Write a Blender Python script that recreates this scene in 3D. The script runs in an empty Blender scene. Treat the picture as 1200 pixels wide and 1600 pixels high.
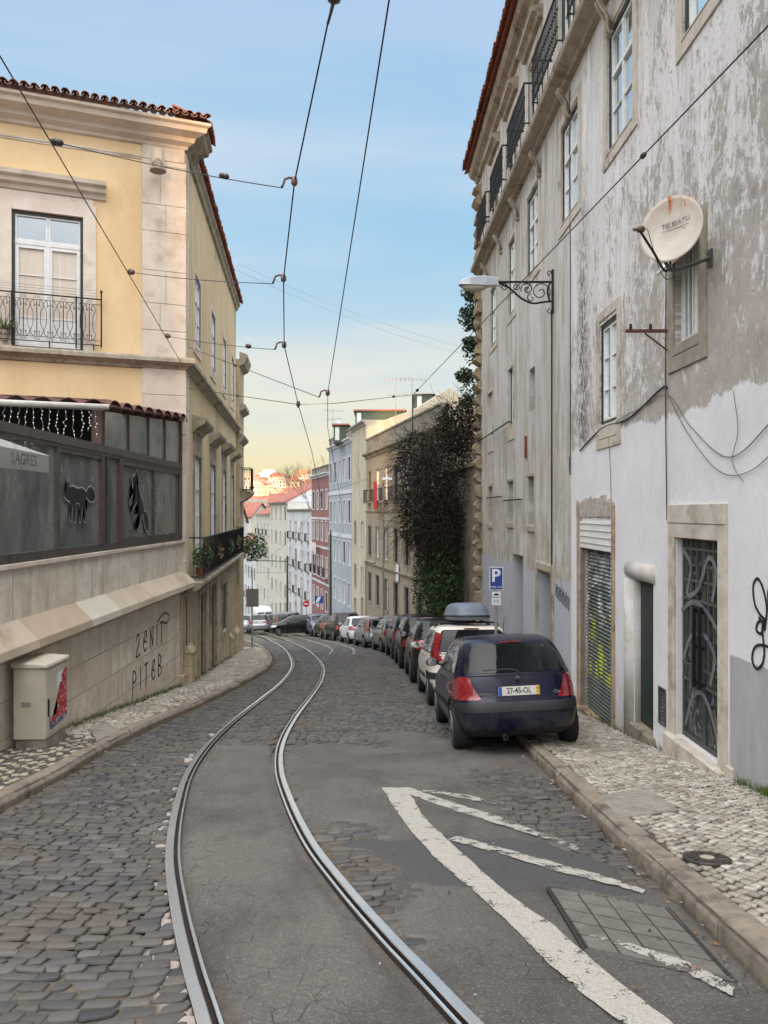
import bpy, bmesh, math, random
import numpy as np
from mathutils import Vector, Matrix
from mathutils.bvhtree import BVHTree
R = math.radians
rng = random.Random(7)
SC = bpy.context.scene
COL = SC.collection

# ------------------------------------------------------------------ camera
cam_d = bpy.data.cameras.new('camera'); cam = bpy.data.objects.new('camera', cam_d); COL.objects.link(cam)
cam_d.sensor_fit = 'VERTICAL'; cam_d.sensor_height = 24; cam_d.lens = 18.0
cam_d.clip_start = 0.05; cam_d.clip_end = 6000
cam.location = (0, 0, 0); cam.rotation_euler = (R(90), 0, 0)
SC.camera = cam
SC.view_settings.view_transform = 'Standard'; SC.view_settings.look = 'None'
SC.view_settings.gamma = 1.0; SC.view_settings.exposure = 0.0
SUN_AZ = 0.10; SUN_EL = 4.3      # slope of travel x per y, elevation in degrees

# ------------------------------------------------------------------ node helper
def lin(c):
    return tuple(((x/255)/12.92 if x/255 <= .04045 else ((x/255+.055)/1.055)**2.4) for x in c)
class NT:
    def __init__(s, nt): s.nt = nt; s.n = nt.nodes; s.l = nt.links
    def new(s, t, **k):
        n = s.n.new(t)
        for a, b in k.items(): setattr(n, a, b)
        return n
    def put(s, sock, v):
        if isinstance(v, bpy.types.NodeSocket): s.l.new(v, sock)
        elif isinstance(v, (tuple, list)) and sock.type == 'RGBA' and len(v) == 3: sock.default_value = (*v, 1)
        else: sock.default_value = v
    def math(s, op, a, b=0.0, c=None, clamp=False):
        n = s.new('ShaderNodeMath', operation=op, use_clamp=clamp)
        s.put(n.inputs[0], a); s.put(n.inputs[1], b)
        if c is not None: s.put(n.inputs[2], c)
        return n.outputs[0]
    def mix(s, f, a, b, blend='MIX'):
        n = s.new('ShaderNodeMix', data_type='RGBA', blend_type=blend)
        s.put(n.inputs[0], f); s.put(n.inputs[6], a); s.put(n.inputs[7], b)
        return n.outputs[2]
    def noise(s, vec, scale=1, detail=6, rough=.6, dist=0, lac=2.0):
        n = s.new('ShaderNodeTexNoise'); s.l.new(vec, n.inputs['Vector'])
        n.inputs['Scale'].default_value = scale; n.inputs['Detail'].default_value = detail
        n.inputs['Roughness'].default_value = rough; n.inputs['Distortion'].default_value = dist
        return n.outputs[0]
    def voro(s, vec, scale=1, feature='F1', out=0, rnd=1):
        n = s.new('ShaderNodeTexVoronoi', feature=feature); s.l.new(vec, n.inputs['Vector'])
        n.inputs['Scale'].default_value = scale; n.inputs['Randomness'].default_value = rnd
        return n.outputs[out]
    def ramp(s, f, stops, interp='LINEAR'):
        n = s.new('ShaderNodeValToRGB'); s.put(n.inputs[0], f); cr = n.color_ramp; cr.interpolation = interp
        while len(cr.elements) < len(stops): cr.elements.new(1)
        for e, (p, c) in zip(cr.elements, stops):
            e.position = p; e.color = (c, c, c, 1) if isinstance(c, (int, float)) else (*c, 1)
        return n.outputs[0]
    def mr(s, v, a, b, c=0.0, d=1.0, smooth=False):
        n = s.new('ShaderNodeMapRange', interpolation_type='SMOOTHSTEP' if smooth else 'LINEAR')
        s.put(n.inputs[0], v); n.inputs[1].default_value = a; n.inputs[2].default_value = b
        n.inputs[3].default_value = c; n.inputs[4].default_value = d
        return n.outputs[0]
    def pos(s): return s.new('ShaderNodeNewGeometry').outputs['Position']
    def obj(s): return s.new('ShaderNodeTexCoord').outputs['Object']
    def sep(s, v):
        n = s.new('ShaderNodeSeparateXYZ'); s.l.new(v, n.inputs[0]); return n.outputs
    def comb(s, x, y, z):
        n = s.new('ShaderNodeCombineXYZ')
        for i, v in enumerate((x, y, z)): s.put(n.inputs[i], v)
        return n.outputs[0]
    def map(s, v, scale=(1,1,1), loc=(0,0,0), rot=(0,0,0)):
        n = s.new('ShaderNodeMapping'); s.l.new(v, n.inputs[0])
        n.inputs['Scale'].default_value = scale; n.inputs['Location'].default_value = loc; n.inputs['Rotation'].default_value = rot
        return n.outputs[0]
    def attr(s, name, out='Color'): 
        n = s.new('ShaderNodeAttribute', attribute_name=name); return n.outputs[out]
    def bump(s, h, strength=.3, dist=.01, normal=None):
        n = s.new('ShaderNodeBump'); s.put(n.inputs['Height'], h); n.inputs['Strength'].default_value = strength
        n.inputs['Distance'].default_value = dist
        if normal is not None: s.l.new(normal, n.inputs['Normal'])
        return n.outputs[0]

def mat_base(name):
    m = bpy.data.materials.new(name); m.use_nodes = True
    t = NT(m.node_tree); t.n.clear()
    out = t.new('ShaderNodeOutputMaterial'); b = t.new('ShaderNodeBsdfPrincipled')
    t.l.new(b.outputs[0], out.inputs[0])
    return m, t, b
MATS = {}
def pm(name, c1, c2=None, scale=3.0, rough=.7, metal=0.0, bump=0.0, bscale=None, bdist=.01, c3=None, stretch=(1,1,1), spec=.5, coat=0, lo=.35, hi=.65, detail=8, space='pos'):
    if name in MATS: return MATS[name]
    m, t, b = mat_base(name)
    p = t.map(t.pos() if space == 'pos' else t.obj(), stretch)
    n = t.noise(p, scale, detail, .65)
    col = t.mix(t.mr(n, lo, hi), c1, c2 if c2 else c1)
    if c3:
        n2 = t.noise(p, scale*.37, 6, .7)
        col = t.mix(t.mr(n2, .52, .66), col, c3)
    t.put(b.inputs['Base Color'], col)
    t.put(b.inputs['Roughness'], t.mr(n, .3, .7, max(rough-.08, .02), min(rough+.08, 1)) if rough > .1 else rough)
    b.inputs['Metallic'].default_value = metal; b.inputs['Specular IOR Level'].default_value = spec
    b.inputs['Coat Weight'].default_value = coat
    if coat: b.inputs['Coat Roughness'].default_value = .04
    if bump: t.put(b.inputs['Normal'], t.bump(t.noise(p, bscale or scale*6, 8, .7), bump, bdist))
    MATS[name] = m
    return m
def L(*c): return lin(c)

# ------------------------------------------------------------------ sky
w = bpy.data.worlds.new('World'); SC.world = w; w.use_nodes = True
t = NT(w.node_tree); t.n.clear()
out = t.new('ShaderNodeOutputWorld'); bg = t.new('ShaderNodeBackground'); t.l.new(bg.outputs[0], out.inputs[0])
gen = t.new('ShaderNodeTexCoord').outputs['Generated']
x, y, z = t.sep(gen)
grad = t.ramp(z, [(0, L(250,200,120)), (.025, L(253,224,152)), (.06, L(250,238,196)), (.10, L(240,240,218)), (.13, L(232,238,230)), (.17, L(218,233,237)), (.25, L(190,222,242)),
                  (.33, L(164,212,244)), (.44, L(150,204,243)), (.56, L(152,200,242)), (1, L(128,178,230))])
zc = t.math('MAXIMUM', z, .03)
cx = t.math('DIVIDE', x, zc); cy = t.math('DIVIDE', y, zc)
cv = t.map(t.comb(cx, cy, 0.0), (.55, 1.0, 1), rot=(0, 0, R(-38)))
cl = t.noise(cv, .5, 5, .5, .5)
cl2 = t.noise(cv, 1.7, 6, .55, .3)
cm = t.mr(t.math('ADD', t.math('MULTIPLY', cl, .88), t.math('MULTIPLY', cl2, .12)), .36, .60, 0, .9, True)
cm = t.math('MULTIPLY', cm, t.mr(z, .0, .10, .35, 1))
cloudc = t.ramp(z, [(0, L(252,222,160)), (.06, L(252,240,200)), (.12, L(246,242,222)), (.3, L(224,236,246)), (.6, L(206,224,248)), (1, L(205,222,246))])
col = t.mix(cm, grad, cloudc)
sky = t.new('ShaderNodeTexSky', sky_type='NISHITA', sun_disc=False)
sky.sun_elevation = R(SUN_EL); sky.sun_rotation = R(180) + math.atan(SUN_AZ)
nish = t.mix(1.0, sky.outputs[0], (.10, .10, .10), 'MULTIPLY')
col = t.mix(.08, col, nish)
# added fill: sky brightened out of view, behind and overhead, to light the street
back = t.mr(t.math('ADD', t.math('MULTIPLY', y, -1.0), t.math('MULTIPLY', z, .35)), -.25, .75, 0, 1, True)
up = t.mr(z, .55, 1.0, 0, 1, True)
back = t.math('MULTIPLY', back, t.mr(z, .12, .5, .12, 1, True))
sky_fill = t.math('ADD', t.math('MULTIPLY', back, 4.0), t.math('MULTIPLY', up, 4.6))
gcol = t.mix(1.0, t.comb(sky_fill, sky_fill, sky_fill), (.62, .585, .55), 'MULTIPLY')
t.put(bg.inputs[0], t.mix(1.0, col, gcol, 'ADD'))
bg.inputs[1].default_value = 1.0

# ------------------------------------------------------------------ sun
sd = bpy.data.lights.new('sun', 'SUN'); sun = bpy.data.objects.new('sun', sd); COL.objects.link(sun)
sd.energy = 5.0; sd.angle = R(.5); sd.color = (1.0, .60, .28)
tr = Vector((SUN_AZ, 1, -math.tan(R(SUN_EL))*math.hypot(1, SUN_AZ))).normalized()
sun.rotation_euler = tr.to_track_quat('-Z', 'Y').to_euler()

# ------------------------------------------------------------------ mesh helpers
class MB:
    def __init__(s): s.v = []; s.f = []; s.mi = []
    def add(s, vs, fs, m=0):
        o = len(s.v); s.v += [tuple(p) for p in vs]; s.f += [tuple(i+o for i in f) for f in fs]; s.mi += [m]*len(fs); return s
    def hexa(s, p, m=0):      # p: 8 points, bottom 4 then top 4
        return s.add(p, [(3,2,1,0), (4,5,6,7), (0,1,5,4), (1,2,6,5), (2,3,7,6), (3,0,4,7)], m)
    def box(s, x0, x1, y0, y1, z0, z1, m=0):
        return s.hexa([(x0,y0,z0),(x1,y0,z0),(x1,y1,z0),(x0,y1,z0),(x0,y0,z1),(x1,y0,z1),(x1,y1,z1),(x0,y1,z1)], m)
    def quad(s, a, b, c, d, m=0): return s.add([a,b,c,d], [(0,1,2,3)], m)
    def tube(s, pts, r, n=6, m=0, r2=None, caps=True):
        pts = [Vector(p) for p in pts]; k = len(pts); o = len(s.v)
        if k < 2: return s
        prev = None
        for i, p in enumerate(pts):
            d = (pts[min(i+1, k-1)] - pts[max(i-1, 0)])
            if d.length < 1e-9: d = Vector((0, 0, 1))
            d.normalize()
            if prev is None:
                a = d.cross(Vector((0, 0, 1)))
                if a.length < .05: a = d.cross(Vector((0, 1, 0)))
            else:
                a = prev - d*prev.dot(d)
                if a.length < 1e-6: a = d.cross(Vector((0, 1, .1)))
            a.normalize(); prev = a; b = d.cross(a)
            rr = r if r2 is None else r + (r2-r)*i/(k-1)
            for j in range(n):
                q = 2*math.pi*j/n
                s.v.append(tuple(p + (a*math.cos(q) + b*math.sin(q))*rr))
        for i in range(k-1):
            for j in range(n):
                j2 = (j+1) % n
                s.f.append((o+i*n+j, o+i*n+j2, o+(i+1)*n+j2, o+(i+1)*n+j)); s.mi.append(m)
        if caps:
            s.f.append(tuple(o+j for j in range(n))[::-1]); s.f.append(tuple(o+(k-1)*n+j for j in range(n))); s.mi += [m, m]
        return s
    def lathe(s, c, axis, prof, n=20, m=0):   # prof: (radius, distance along axis)
        ax = Vector(axis).normalized(); a = ax.cross(Vector((0, 0, 1)))
        if a.length < .05: a = ax.cross(Vector((0, 1, 0)))
        a.normalize(); b = ax.cross(a); c = Vector(c); o = len(s.v)
        for (r, h) in prof:
            for j in range(n):
                q = 2*math.pi*j/n; s.v.append(tuple(c + ax*h + (a*math.cos(q) + b*math.sin(q))*r))
        for i in range(len(prof)-1):
            for j in range(n):
                j2 = (j+1) % n
                s.f.append((o+i*n+j, o+i*n+j2, o+(i+1)*n+j2, o+(i+1)*n+j)); s.mi.append(m)
        s.f.append(tuple(o+j for j in range(n))[::-1]); s.f.append(tuple(o+(len(prof)-1)*n+j for j in range(n))); s.mi += [m, m]
        return s
    def mesh(s, name, mats, smooth=False, recalc=True):
        me = bpy.data.meshes.new(name); me.from_pydata(s.v, [], s.f)
        for mt in (mats if isinstance(mats, (list, tuple)) else [mats]): me.materials.append(mt)
        me.polygons.foreach_set('material_index', s.mi)
        if recalc:
            bm = bmesh.new(); bm.from_mesh(me); bmesh.ops.recalc_face_normals(bm, faces=bm.faces); bm.to_mesh(me); bm.free()
        if smooth: me.polygons.foreach_set('use_smooth', [True]*len(me.polygons))
        me.update(); return me

def link(name, me, parent=None, local=False):
    o = bpy.data.objects.new(name, me); COL.objects.link(o)
    if parent:
        o.parent = parent
        if not local: o.matrix_parent_inverse = Matrix.Translation(parent_loc(parent)).inverted()
    return o
def parent_loc(p):
    v = Vector(p.location)
    return v if p.type == 'EMPTY' else Vector((0, 0, 0))
def part(name, mb, mats, parent=None, smooth=False, local=False, recalc=True, bevel=0):
    o = link(name, mb.mesh(name, mats, smooth, recalc), parent, local)
    if bevel:
        md = o.modifiers.new('bevel', 'BEVEL'); md.width = bevel; md.segments = 1; md.limit_method = 'ANGLE'
    return o
def tag(o, label=None, cat=None, group=None, kind=None):
    if label: o['label'] = label
    if cat: o['category'] = cat
    if group: o['group'] = group
    if kind: o['kind'] = kind
    return o
def thing(name, label, cat, loc=(0,0,0), rz=0, group=None):
    o = bpy.data.objects.new(name, None); COL.objects.link(o); o.empty_display_size = .2
    o.location = loc; o.rotation_euler = (0, 0, rz)
    return tag(o, label, cat, group)

class Frame:          # a facade plane: s metres along, z up, o outwards
    def __init__(s, x, y, dx, dy, flip=False):
        l = math.hypot(dx, dy); s.x, s.y, s.dx, s.dy = x, y, dx/l, dy/l
        s.nx, s.ny = (s.dy, -s.dx) if flip else (-s.dy, s.dx)
    def p(s, a, z, o=0.0): return (s.x+s.dx*a+s.nx*o, s.y+s.dy*a+s.ny*o, z)
    def box(s, mb, a0, a1, z0, z1, o0, o1, m=0):
        P = s.p
        return mb.hexa([P(a0,z0,o0),P(a1,z0,o0),P(a1,z0,o1),P(a0,z0,o1),P(a0,z1,o0),P(a1,z1,o0),P(a1,z1,o1),P(a0,z1,o1)], m)
    def prism(s, mb, prof, a0, a1, m=0, m0=0.0, m1=0.0):   # prof [(o,z)] extruded along s, optional mitre at ends
        n = len(prof)
        vs = [s.p(a0 - m0*o, z, o) for o, z in prof] + [s.p(a1 + m1*o, z, o) for o, z in prof]
        fs = [tuple(range(n))[::-1], tuple(range(n, 2*n))] + [(i, (i+1) % n, n+(i+1) % n, n+i) for i in range(n)]
        return mb.add(vs, fs, m)
    def stroke(s, mb, pts, wd, o, m=0, th=.002):       # painted ribbon on the plane
        pts = [Vector(p) for p in pts]
        for i in range(len(pts)-1):
            d = pts[i+1]-pts[i]
            if d.length < 1e-6: continue
            d.normalize(); q = Vector((-d.y, d.x))*wd/2; e = d*wd*.25; a = pts[i]-e; b = pts[i+1]+e
            oo = o + .0004*(i % 4)
            s4 = [a-q, b-q, b+q, a+q]
            mb.add([s.p(v.x, v.y, oo) for v in s4] + [s.p(v.x, v.y, oo-th) for v in s4], [(0,1,2,3),(4,7,6,5),(0,4,5,1),(1,5,6,2),(2,6,7,3),(3,7,4,0)], m)
def spline(pts, n=8):
    out = []; P = [Vector(p) for p in pts]
    for i in range(len(P)-1):
        p0 = P[max(i-1, 0)]; p1 = P[i]; p2 = P[i+1]; p3 = P[min(i+2, len(P)-1)]
        for j in range(n):
            u = j/n
            out.append(.5*((2*p1) + (p2-p0)*u + (2*p0-5*p1+4*p2-p3)*u*u + (3*p1-p0-3*p2+p3)*u**3))
    out.append(P[-1]); return out
def spiral(c, r0, r1, a0, a1, n=14):
    return [(c[0]+(r0+(r1-r0)*i/n)*math.cos(a0+(a1-a0)*i/n), c[1]+(r0+(r1-r0)*i/n)*math.sin(a0+(a1-a0)*i/n)) for i in range(n+1)]

def text_mesh(txt, size, ext=.001, bold=0.0, sx=1.0):
    cu = bpy.data.curves.new('lettering', 'FONT'); cu.body = txt; cu.size = size; cu.extrude = ext; cu.offset = bold
    cu.align_x = 'CENTER'; cu.align_y = 'CENTER'; cu.resolution_u = 3
    o = bpy.data.objects.new('lettering', cu); COL.objects.link(o)
    dg = bpy.context.evaluated_depsgraph_get(); dg.update()
    me = o.evaluated_get(dg).to_mesh()
    vs = [(v.co.x*sx, v.co.y, v.co.z) for v in me.vertices]; fs = [tuple(p.vertices) for p in me.polygons]
    o.evaluated_get(dg).to_mesh_clear()
    bpy.data.objects.remove(o); bpy.data.curves.remove(cu)
    return vs, fs

def wall_open(mb, F, a0, a1, z0, z1, ops, m=0, mr_=None, o=0.0):
    """plane with rectangular recessed openings; ops: (a0,a1,z0,z1,depth)"""
    A = sorted({a0, a1, *[q for op in ops for q in op[:2] if a0 < q < a1]})
    Z = sorted({z0, z1, *[q for op in ops for q in op[2:4] if z0 < q < z1]})
    for i in range(len(A)-1):
        for j in range(len(Z)-1):
            ca, cz = (A[i]+A[i+1])/2, (Z[j]+Z[j+1])/2
            if any(q[0] < ca < q[1] and q[2] < cz < q[3] for q in ops): continue
            mb.quad(F.p(A[i], Z[j], o), F.p(A[i+1], Z[j], o), F.p(A[i+1], Z[j+1], o), F.p(A[i], Z[j+1], o), m)
    r = m if mr_ is None else mr_
    for (b0, b1, c0, c1, d) in ops:
        mb.quad(F.p(b0,c0,o), F.p(b0,c0,o-d), F.p(b0,c1,o-d), F.p(b0,c1,o), r)
        mb.quad(F.p(b1,c0,o), F.p(b1,c0,o-d), F.p(b1,c1,o-d), F.p(b1,c1,o), r)
        mb.quad(F.p(b0,c0,o), F.p(b1,c0,o), F.p(b1,c0,o-d), F.p(b0,c0,o-d), r)
        mb.quad(F.p(b0,c1,o), F.p(b1,c1,o), F.p(b1,c1,o-d), F.p(b0,c1,o-d), r)
        mb.quad(F.p(b0,c0,o-d), F.p(b1,c0,o-d), F.p(b1,c1,o-d), F.p(b0,c1,o-d), r)
    return mb
def ring(F, mb, a0, a1, z0, z1, w_, o0, o1, m=0, bottom=True):
    F.box(mb, a0, a0+w_, z0, z1, o0, o1, m); F.box(mb, a1-w_, a1, z0, z1, o0, o1, m)
    F.box(mb, a0+w_, a1-w_, z1-w_, z1, o0, o1, m)
    if bottom: F.box(mb, a0+w_, a1-w_, z0, z0+w_, o0, o1, m)

def gz(y):
    if y < -60: return interp([(-400,10),(-150,12),(-130,30),(-115,12.5),(-90,10),(-60,7.4)],y)  # crest added out of view uphill to keep the low sun off the street
    if y < 10: return -1.6-.15*y
    if y < 150: return -3.1-.128*(y-10)
    z0 = -3.1-.128*140
    if y < 170: return z0-.04*(y-150)
    if y < 320: return z0-.8
    u = min(1, (y-320)/360); u = u*u*(3-2*u)
    return z0-.8+u*44
def interp(tab, y):
    if y <= tab[0][0]: return tab[0][1]
    for (a, b), (c, d) in zip(tab, tab[1:]):
        if y <= c: return b+(d-b)*(y-a)/(c-a)
    return tab[-1][1]
# ------------------------------------------------------------------ ground data
def gp(u, v):       # reading of the plan from a photo pixel on the road surface
    k = (v-800)/1200
    y = 1.6/(k-.15)
    if y > 10 or y < 0: y = 1.82/(k-.128)
    return (u-600)/1200*y, y
LR = [(352,1600),(321,1517),(298,1433),(285,1350),(281,1267),(290,1200),(323,1150),(396,1100),(447,1065),(472,1041),(474,1031),(462,1022),(436,1007)]
RR = [(710,1600),(639,1525),(575,1442),(515,1367),(474,1307),(446,1255),(433,1206),(435,1161),(448,1131),(475,1100),(504,1073),(520,1050),(515,1034),(496,1021),(462,1007)]
lp = [gp(*q) for q in LR]; rp = [gp(*q) for q in RR]
GA = .475           # half distance between groove centres
cen = []
for yy in (3.1, 3.8, 4.6, 5.6, 7, 8.6, 10.5, 13, 16, 20, 25, 31, 38):
    xl = interp([(b, a) for a, b in lp], yy); xr = interp([(b, a) for a, b in rp], yy)
    cen.append((yy, (xl+xr)/2))
# smooth
for _ in range(2):
    cen = [cen[0]] + [(cen[i][0], (cen[i-1][1]+2*cen[i][1]+cen[i+1][1])/4) for i in range(1, len(cen)-1)] + [cen[-1]]
s0 = (cen[1][1]-cen[0][1])/(cen[1][0]-cen[0][0])
cen = [(-2.0, cen[0][1]-s0*.9*5.1), (1.0, cen[0][1]-s0*.97*2.1)] + cen
lx = cen[-1][1]
cen += [(46, lx-1.75), (55, lx-3.85), (70, lx-8.0), (95, lx-15.6), (130, lx-27)]
CP = spline([(b, a, 0) for a, b in cen], 10)
CT = [(p.y, p.x) for p in CP]
def track_x(y): return interp(CT, y)
CEN2 = [(31.5, -1.75), (36, -1.95), (42, -3.0), (50, -5.0), (60, -7.6), (75, -11.7)]
CP2 = spline([(b, a, 0) for a, b in CEN2], 8)

KR = [(-3,1.72),(3.45,1.72),(4.6,1.74),(6.4,1.76),(9.4,1.84),(14,1.93),(20,2.0),(27,1.9),(31,1.65),(35,1.0),(45,-1.15),(55,-3.45),(65,-5.75),(80,-9.6),(107,-17.6),(130,-25)]
KL = [(-3,-3.2),(6.74,-3.37),(10.4,-3.62),(15.4,-3.5),(20,-3.48),(24,-3.6),(28.6,-4.17),(34,-5.2),(42.5,-7.3),(50,-9.6),(65,-14),(80,-18.5),(107,-27),(130,-36)]
KRs = [(p.y, p.x) for p in spline([(b, a, 0) for a, b in KR], 8)]
KLs = [(p.y, p.x) for p in spline([(b, a, 0) for a, b in KL], 8)]
def kr(y): return interp(KRs, y)
def kl(y): return interp(KLs, y)
def wallr(y):       # building line on the right
    if y < 25.4: return 3.6-.0167*y
    if y < 35: return 3.17-(y-25.4)*.06
    return 2.6-.215*(y-35) if y < 60 else 2.6-.215*25-.265*(y-60)
def walll(y):
    if y < 17.9: return -4.7
    if y < 34.2: return -4.65-.108*(y-17.9)
    return -6.41-.3*(y-34.2)

from mathutils import noise as mn
def fbm(x, y, s=1.0, k=4, seed=0): return mn.fractal(Vector((x*s+seed*17.3, y*s-seed*9.1, seed*3.7)), 1.0, 2.0, k)
def sst(a, b, v):
    u = max(0, min(1, (v-a)/(b-a))); return u*u*(3-2*u)
def asph(x, y):
    """1 = covered with asphalt, 0 = bare setts"""
    t_ = x-track_x(y); n = fbm(x, y, .9, 5, 1)*.55; n2 = fbm(x, y, 3.0, 4, 2)*.35
    if t_ < -GA:         # left of the track: setts, half buried in dirt further on
        a = .30*sst(8, 10, y)*(1-sst(14, 17, y)) + n*.55
        return max(0, min(1, a-.12))
    if t_ < GA:          # between the rails
        a = 1.2-1.5*sst(9.0, 12.5, y+n*4) + n2*.5
        a -= .75*sst(.28, .44, abs(t_))*(.5+n*1.6+.5*sst(8,11,y))
        return max(0, min(1, a))
    a = 1.35-1.7*sst(10.2, 11.3, y+n*2.0)
    # strip of setts showing beside the rail
    a -= 1.1*(1-sst(.10, .55, t_-GA-.05))*sst(3.0, 4.2, y)*(.55+n*1.3)
    d = math.hypot((x+.25)/.55, (y-5.2)/1.2); a -= .95*(1-sst(.5, 1.15, d+n*.5))
    # worn area towards the kerb
    d = math.hypot((x-1.35)/.62, (y-7.2)/1.9); a -= 1.25*(1-sst(.55, 1.1, d+n*.8))
    d = math.hypot((x-1.55)/.35, (y-5.3)/.9); a -= 1.0*(1-sst(.5, 1.1, d+n*.6))
    # asphalt island of the second repair further down
    d = math.hypot((x+.2)/1.5, (y-24)/1.6); a += .9*(1-sst(.6, 1.1, d+n*.6))
    return max(0, min(1, a))
PATCH = [gp(*q) for q in [(553,1318),(620,1308),(700,1306),(830,1312),(905,1330),(985,1372),(1010,1392),(930,1395),(850,1388),(735,1390),(690,1384),(630,1368),(590,1345)]]
def inpoly(x, y, P):
    c = False
    for i in range(len(P)):
        x1, y1 = P[i]; x2, y2 = P[i-1]
        if (y1 > y) != (y2 > y) and x < (x2-x1)*(y-y1)/(y2-y1)+x1: c = not c
    return c
def seg_d(x, y, P, closed=True):
    best = 9
    for i in range(len(P) if closed else len(P)-1):
        x1, y1 = P[i]; x2, y2 = P[(i+1) % len(P)]
        dx, dy = x2-x1, y2-y1; q = max(0, min(1, ((x-x1)*dx+(y-y1)*dy)/(dx*dx+dy*dy+1e-12)))
        best = min(best, math.hypot(x-x1-q*dx, y-y1-q*dy))
    return best
COVER = [gp(*q) for q in [(858,1388),(919,1484),(1141,1531),(1040,1421)]]   # the inspection cover with paving infill

def base_z(x, y):
    """height of the road's base sheet above gz, plus its colour masks"""
    k0, k1 = kl(y), kr(y)
    if x < k0+.02 or x > k1-.02: return -.12, 0, 0, 0
    a = asph(x, y)
    pt = 0
    if 4.2 < y < 7.2 and x > -.4:
        if inpoly(x, y, PATCH): pt = 1
        d_ = seg_d(x, y, PATCH)
        pt = sst(-.06, .06, (d_ if pt else -d_) + fbm(x, y, 3.5, 5, 3)*.2)
        a = max(a, pt)
    h = -.016+.022*a+.0025*fbm(x, y, 6, 3, 5) + .004*pt
    h += fbm(x, y, .9, 4, 8)*.013*(1-.5*a)
    t_ = abs(abs(x-track_x(y))-GA)
    mo = 0
    if -GA-.34 < x-track_x(y) < -GA-.05 and y < 14:
        q = -(x-track_x(y))-GA-.05
        mo = sst(.26, .0, q+fbm(x, y, 3.3, 3, 9)*.16)*(1-sst(11, 14, y))
        h += .006*mo
    if t_ < .10: h = -.03; mo = 0
    if 2.5 < y < 6.5 and inpoly(x, y, COVER): h = -.035
    return h, a, mo, pt

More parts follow.
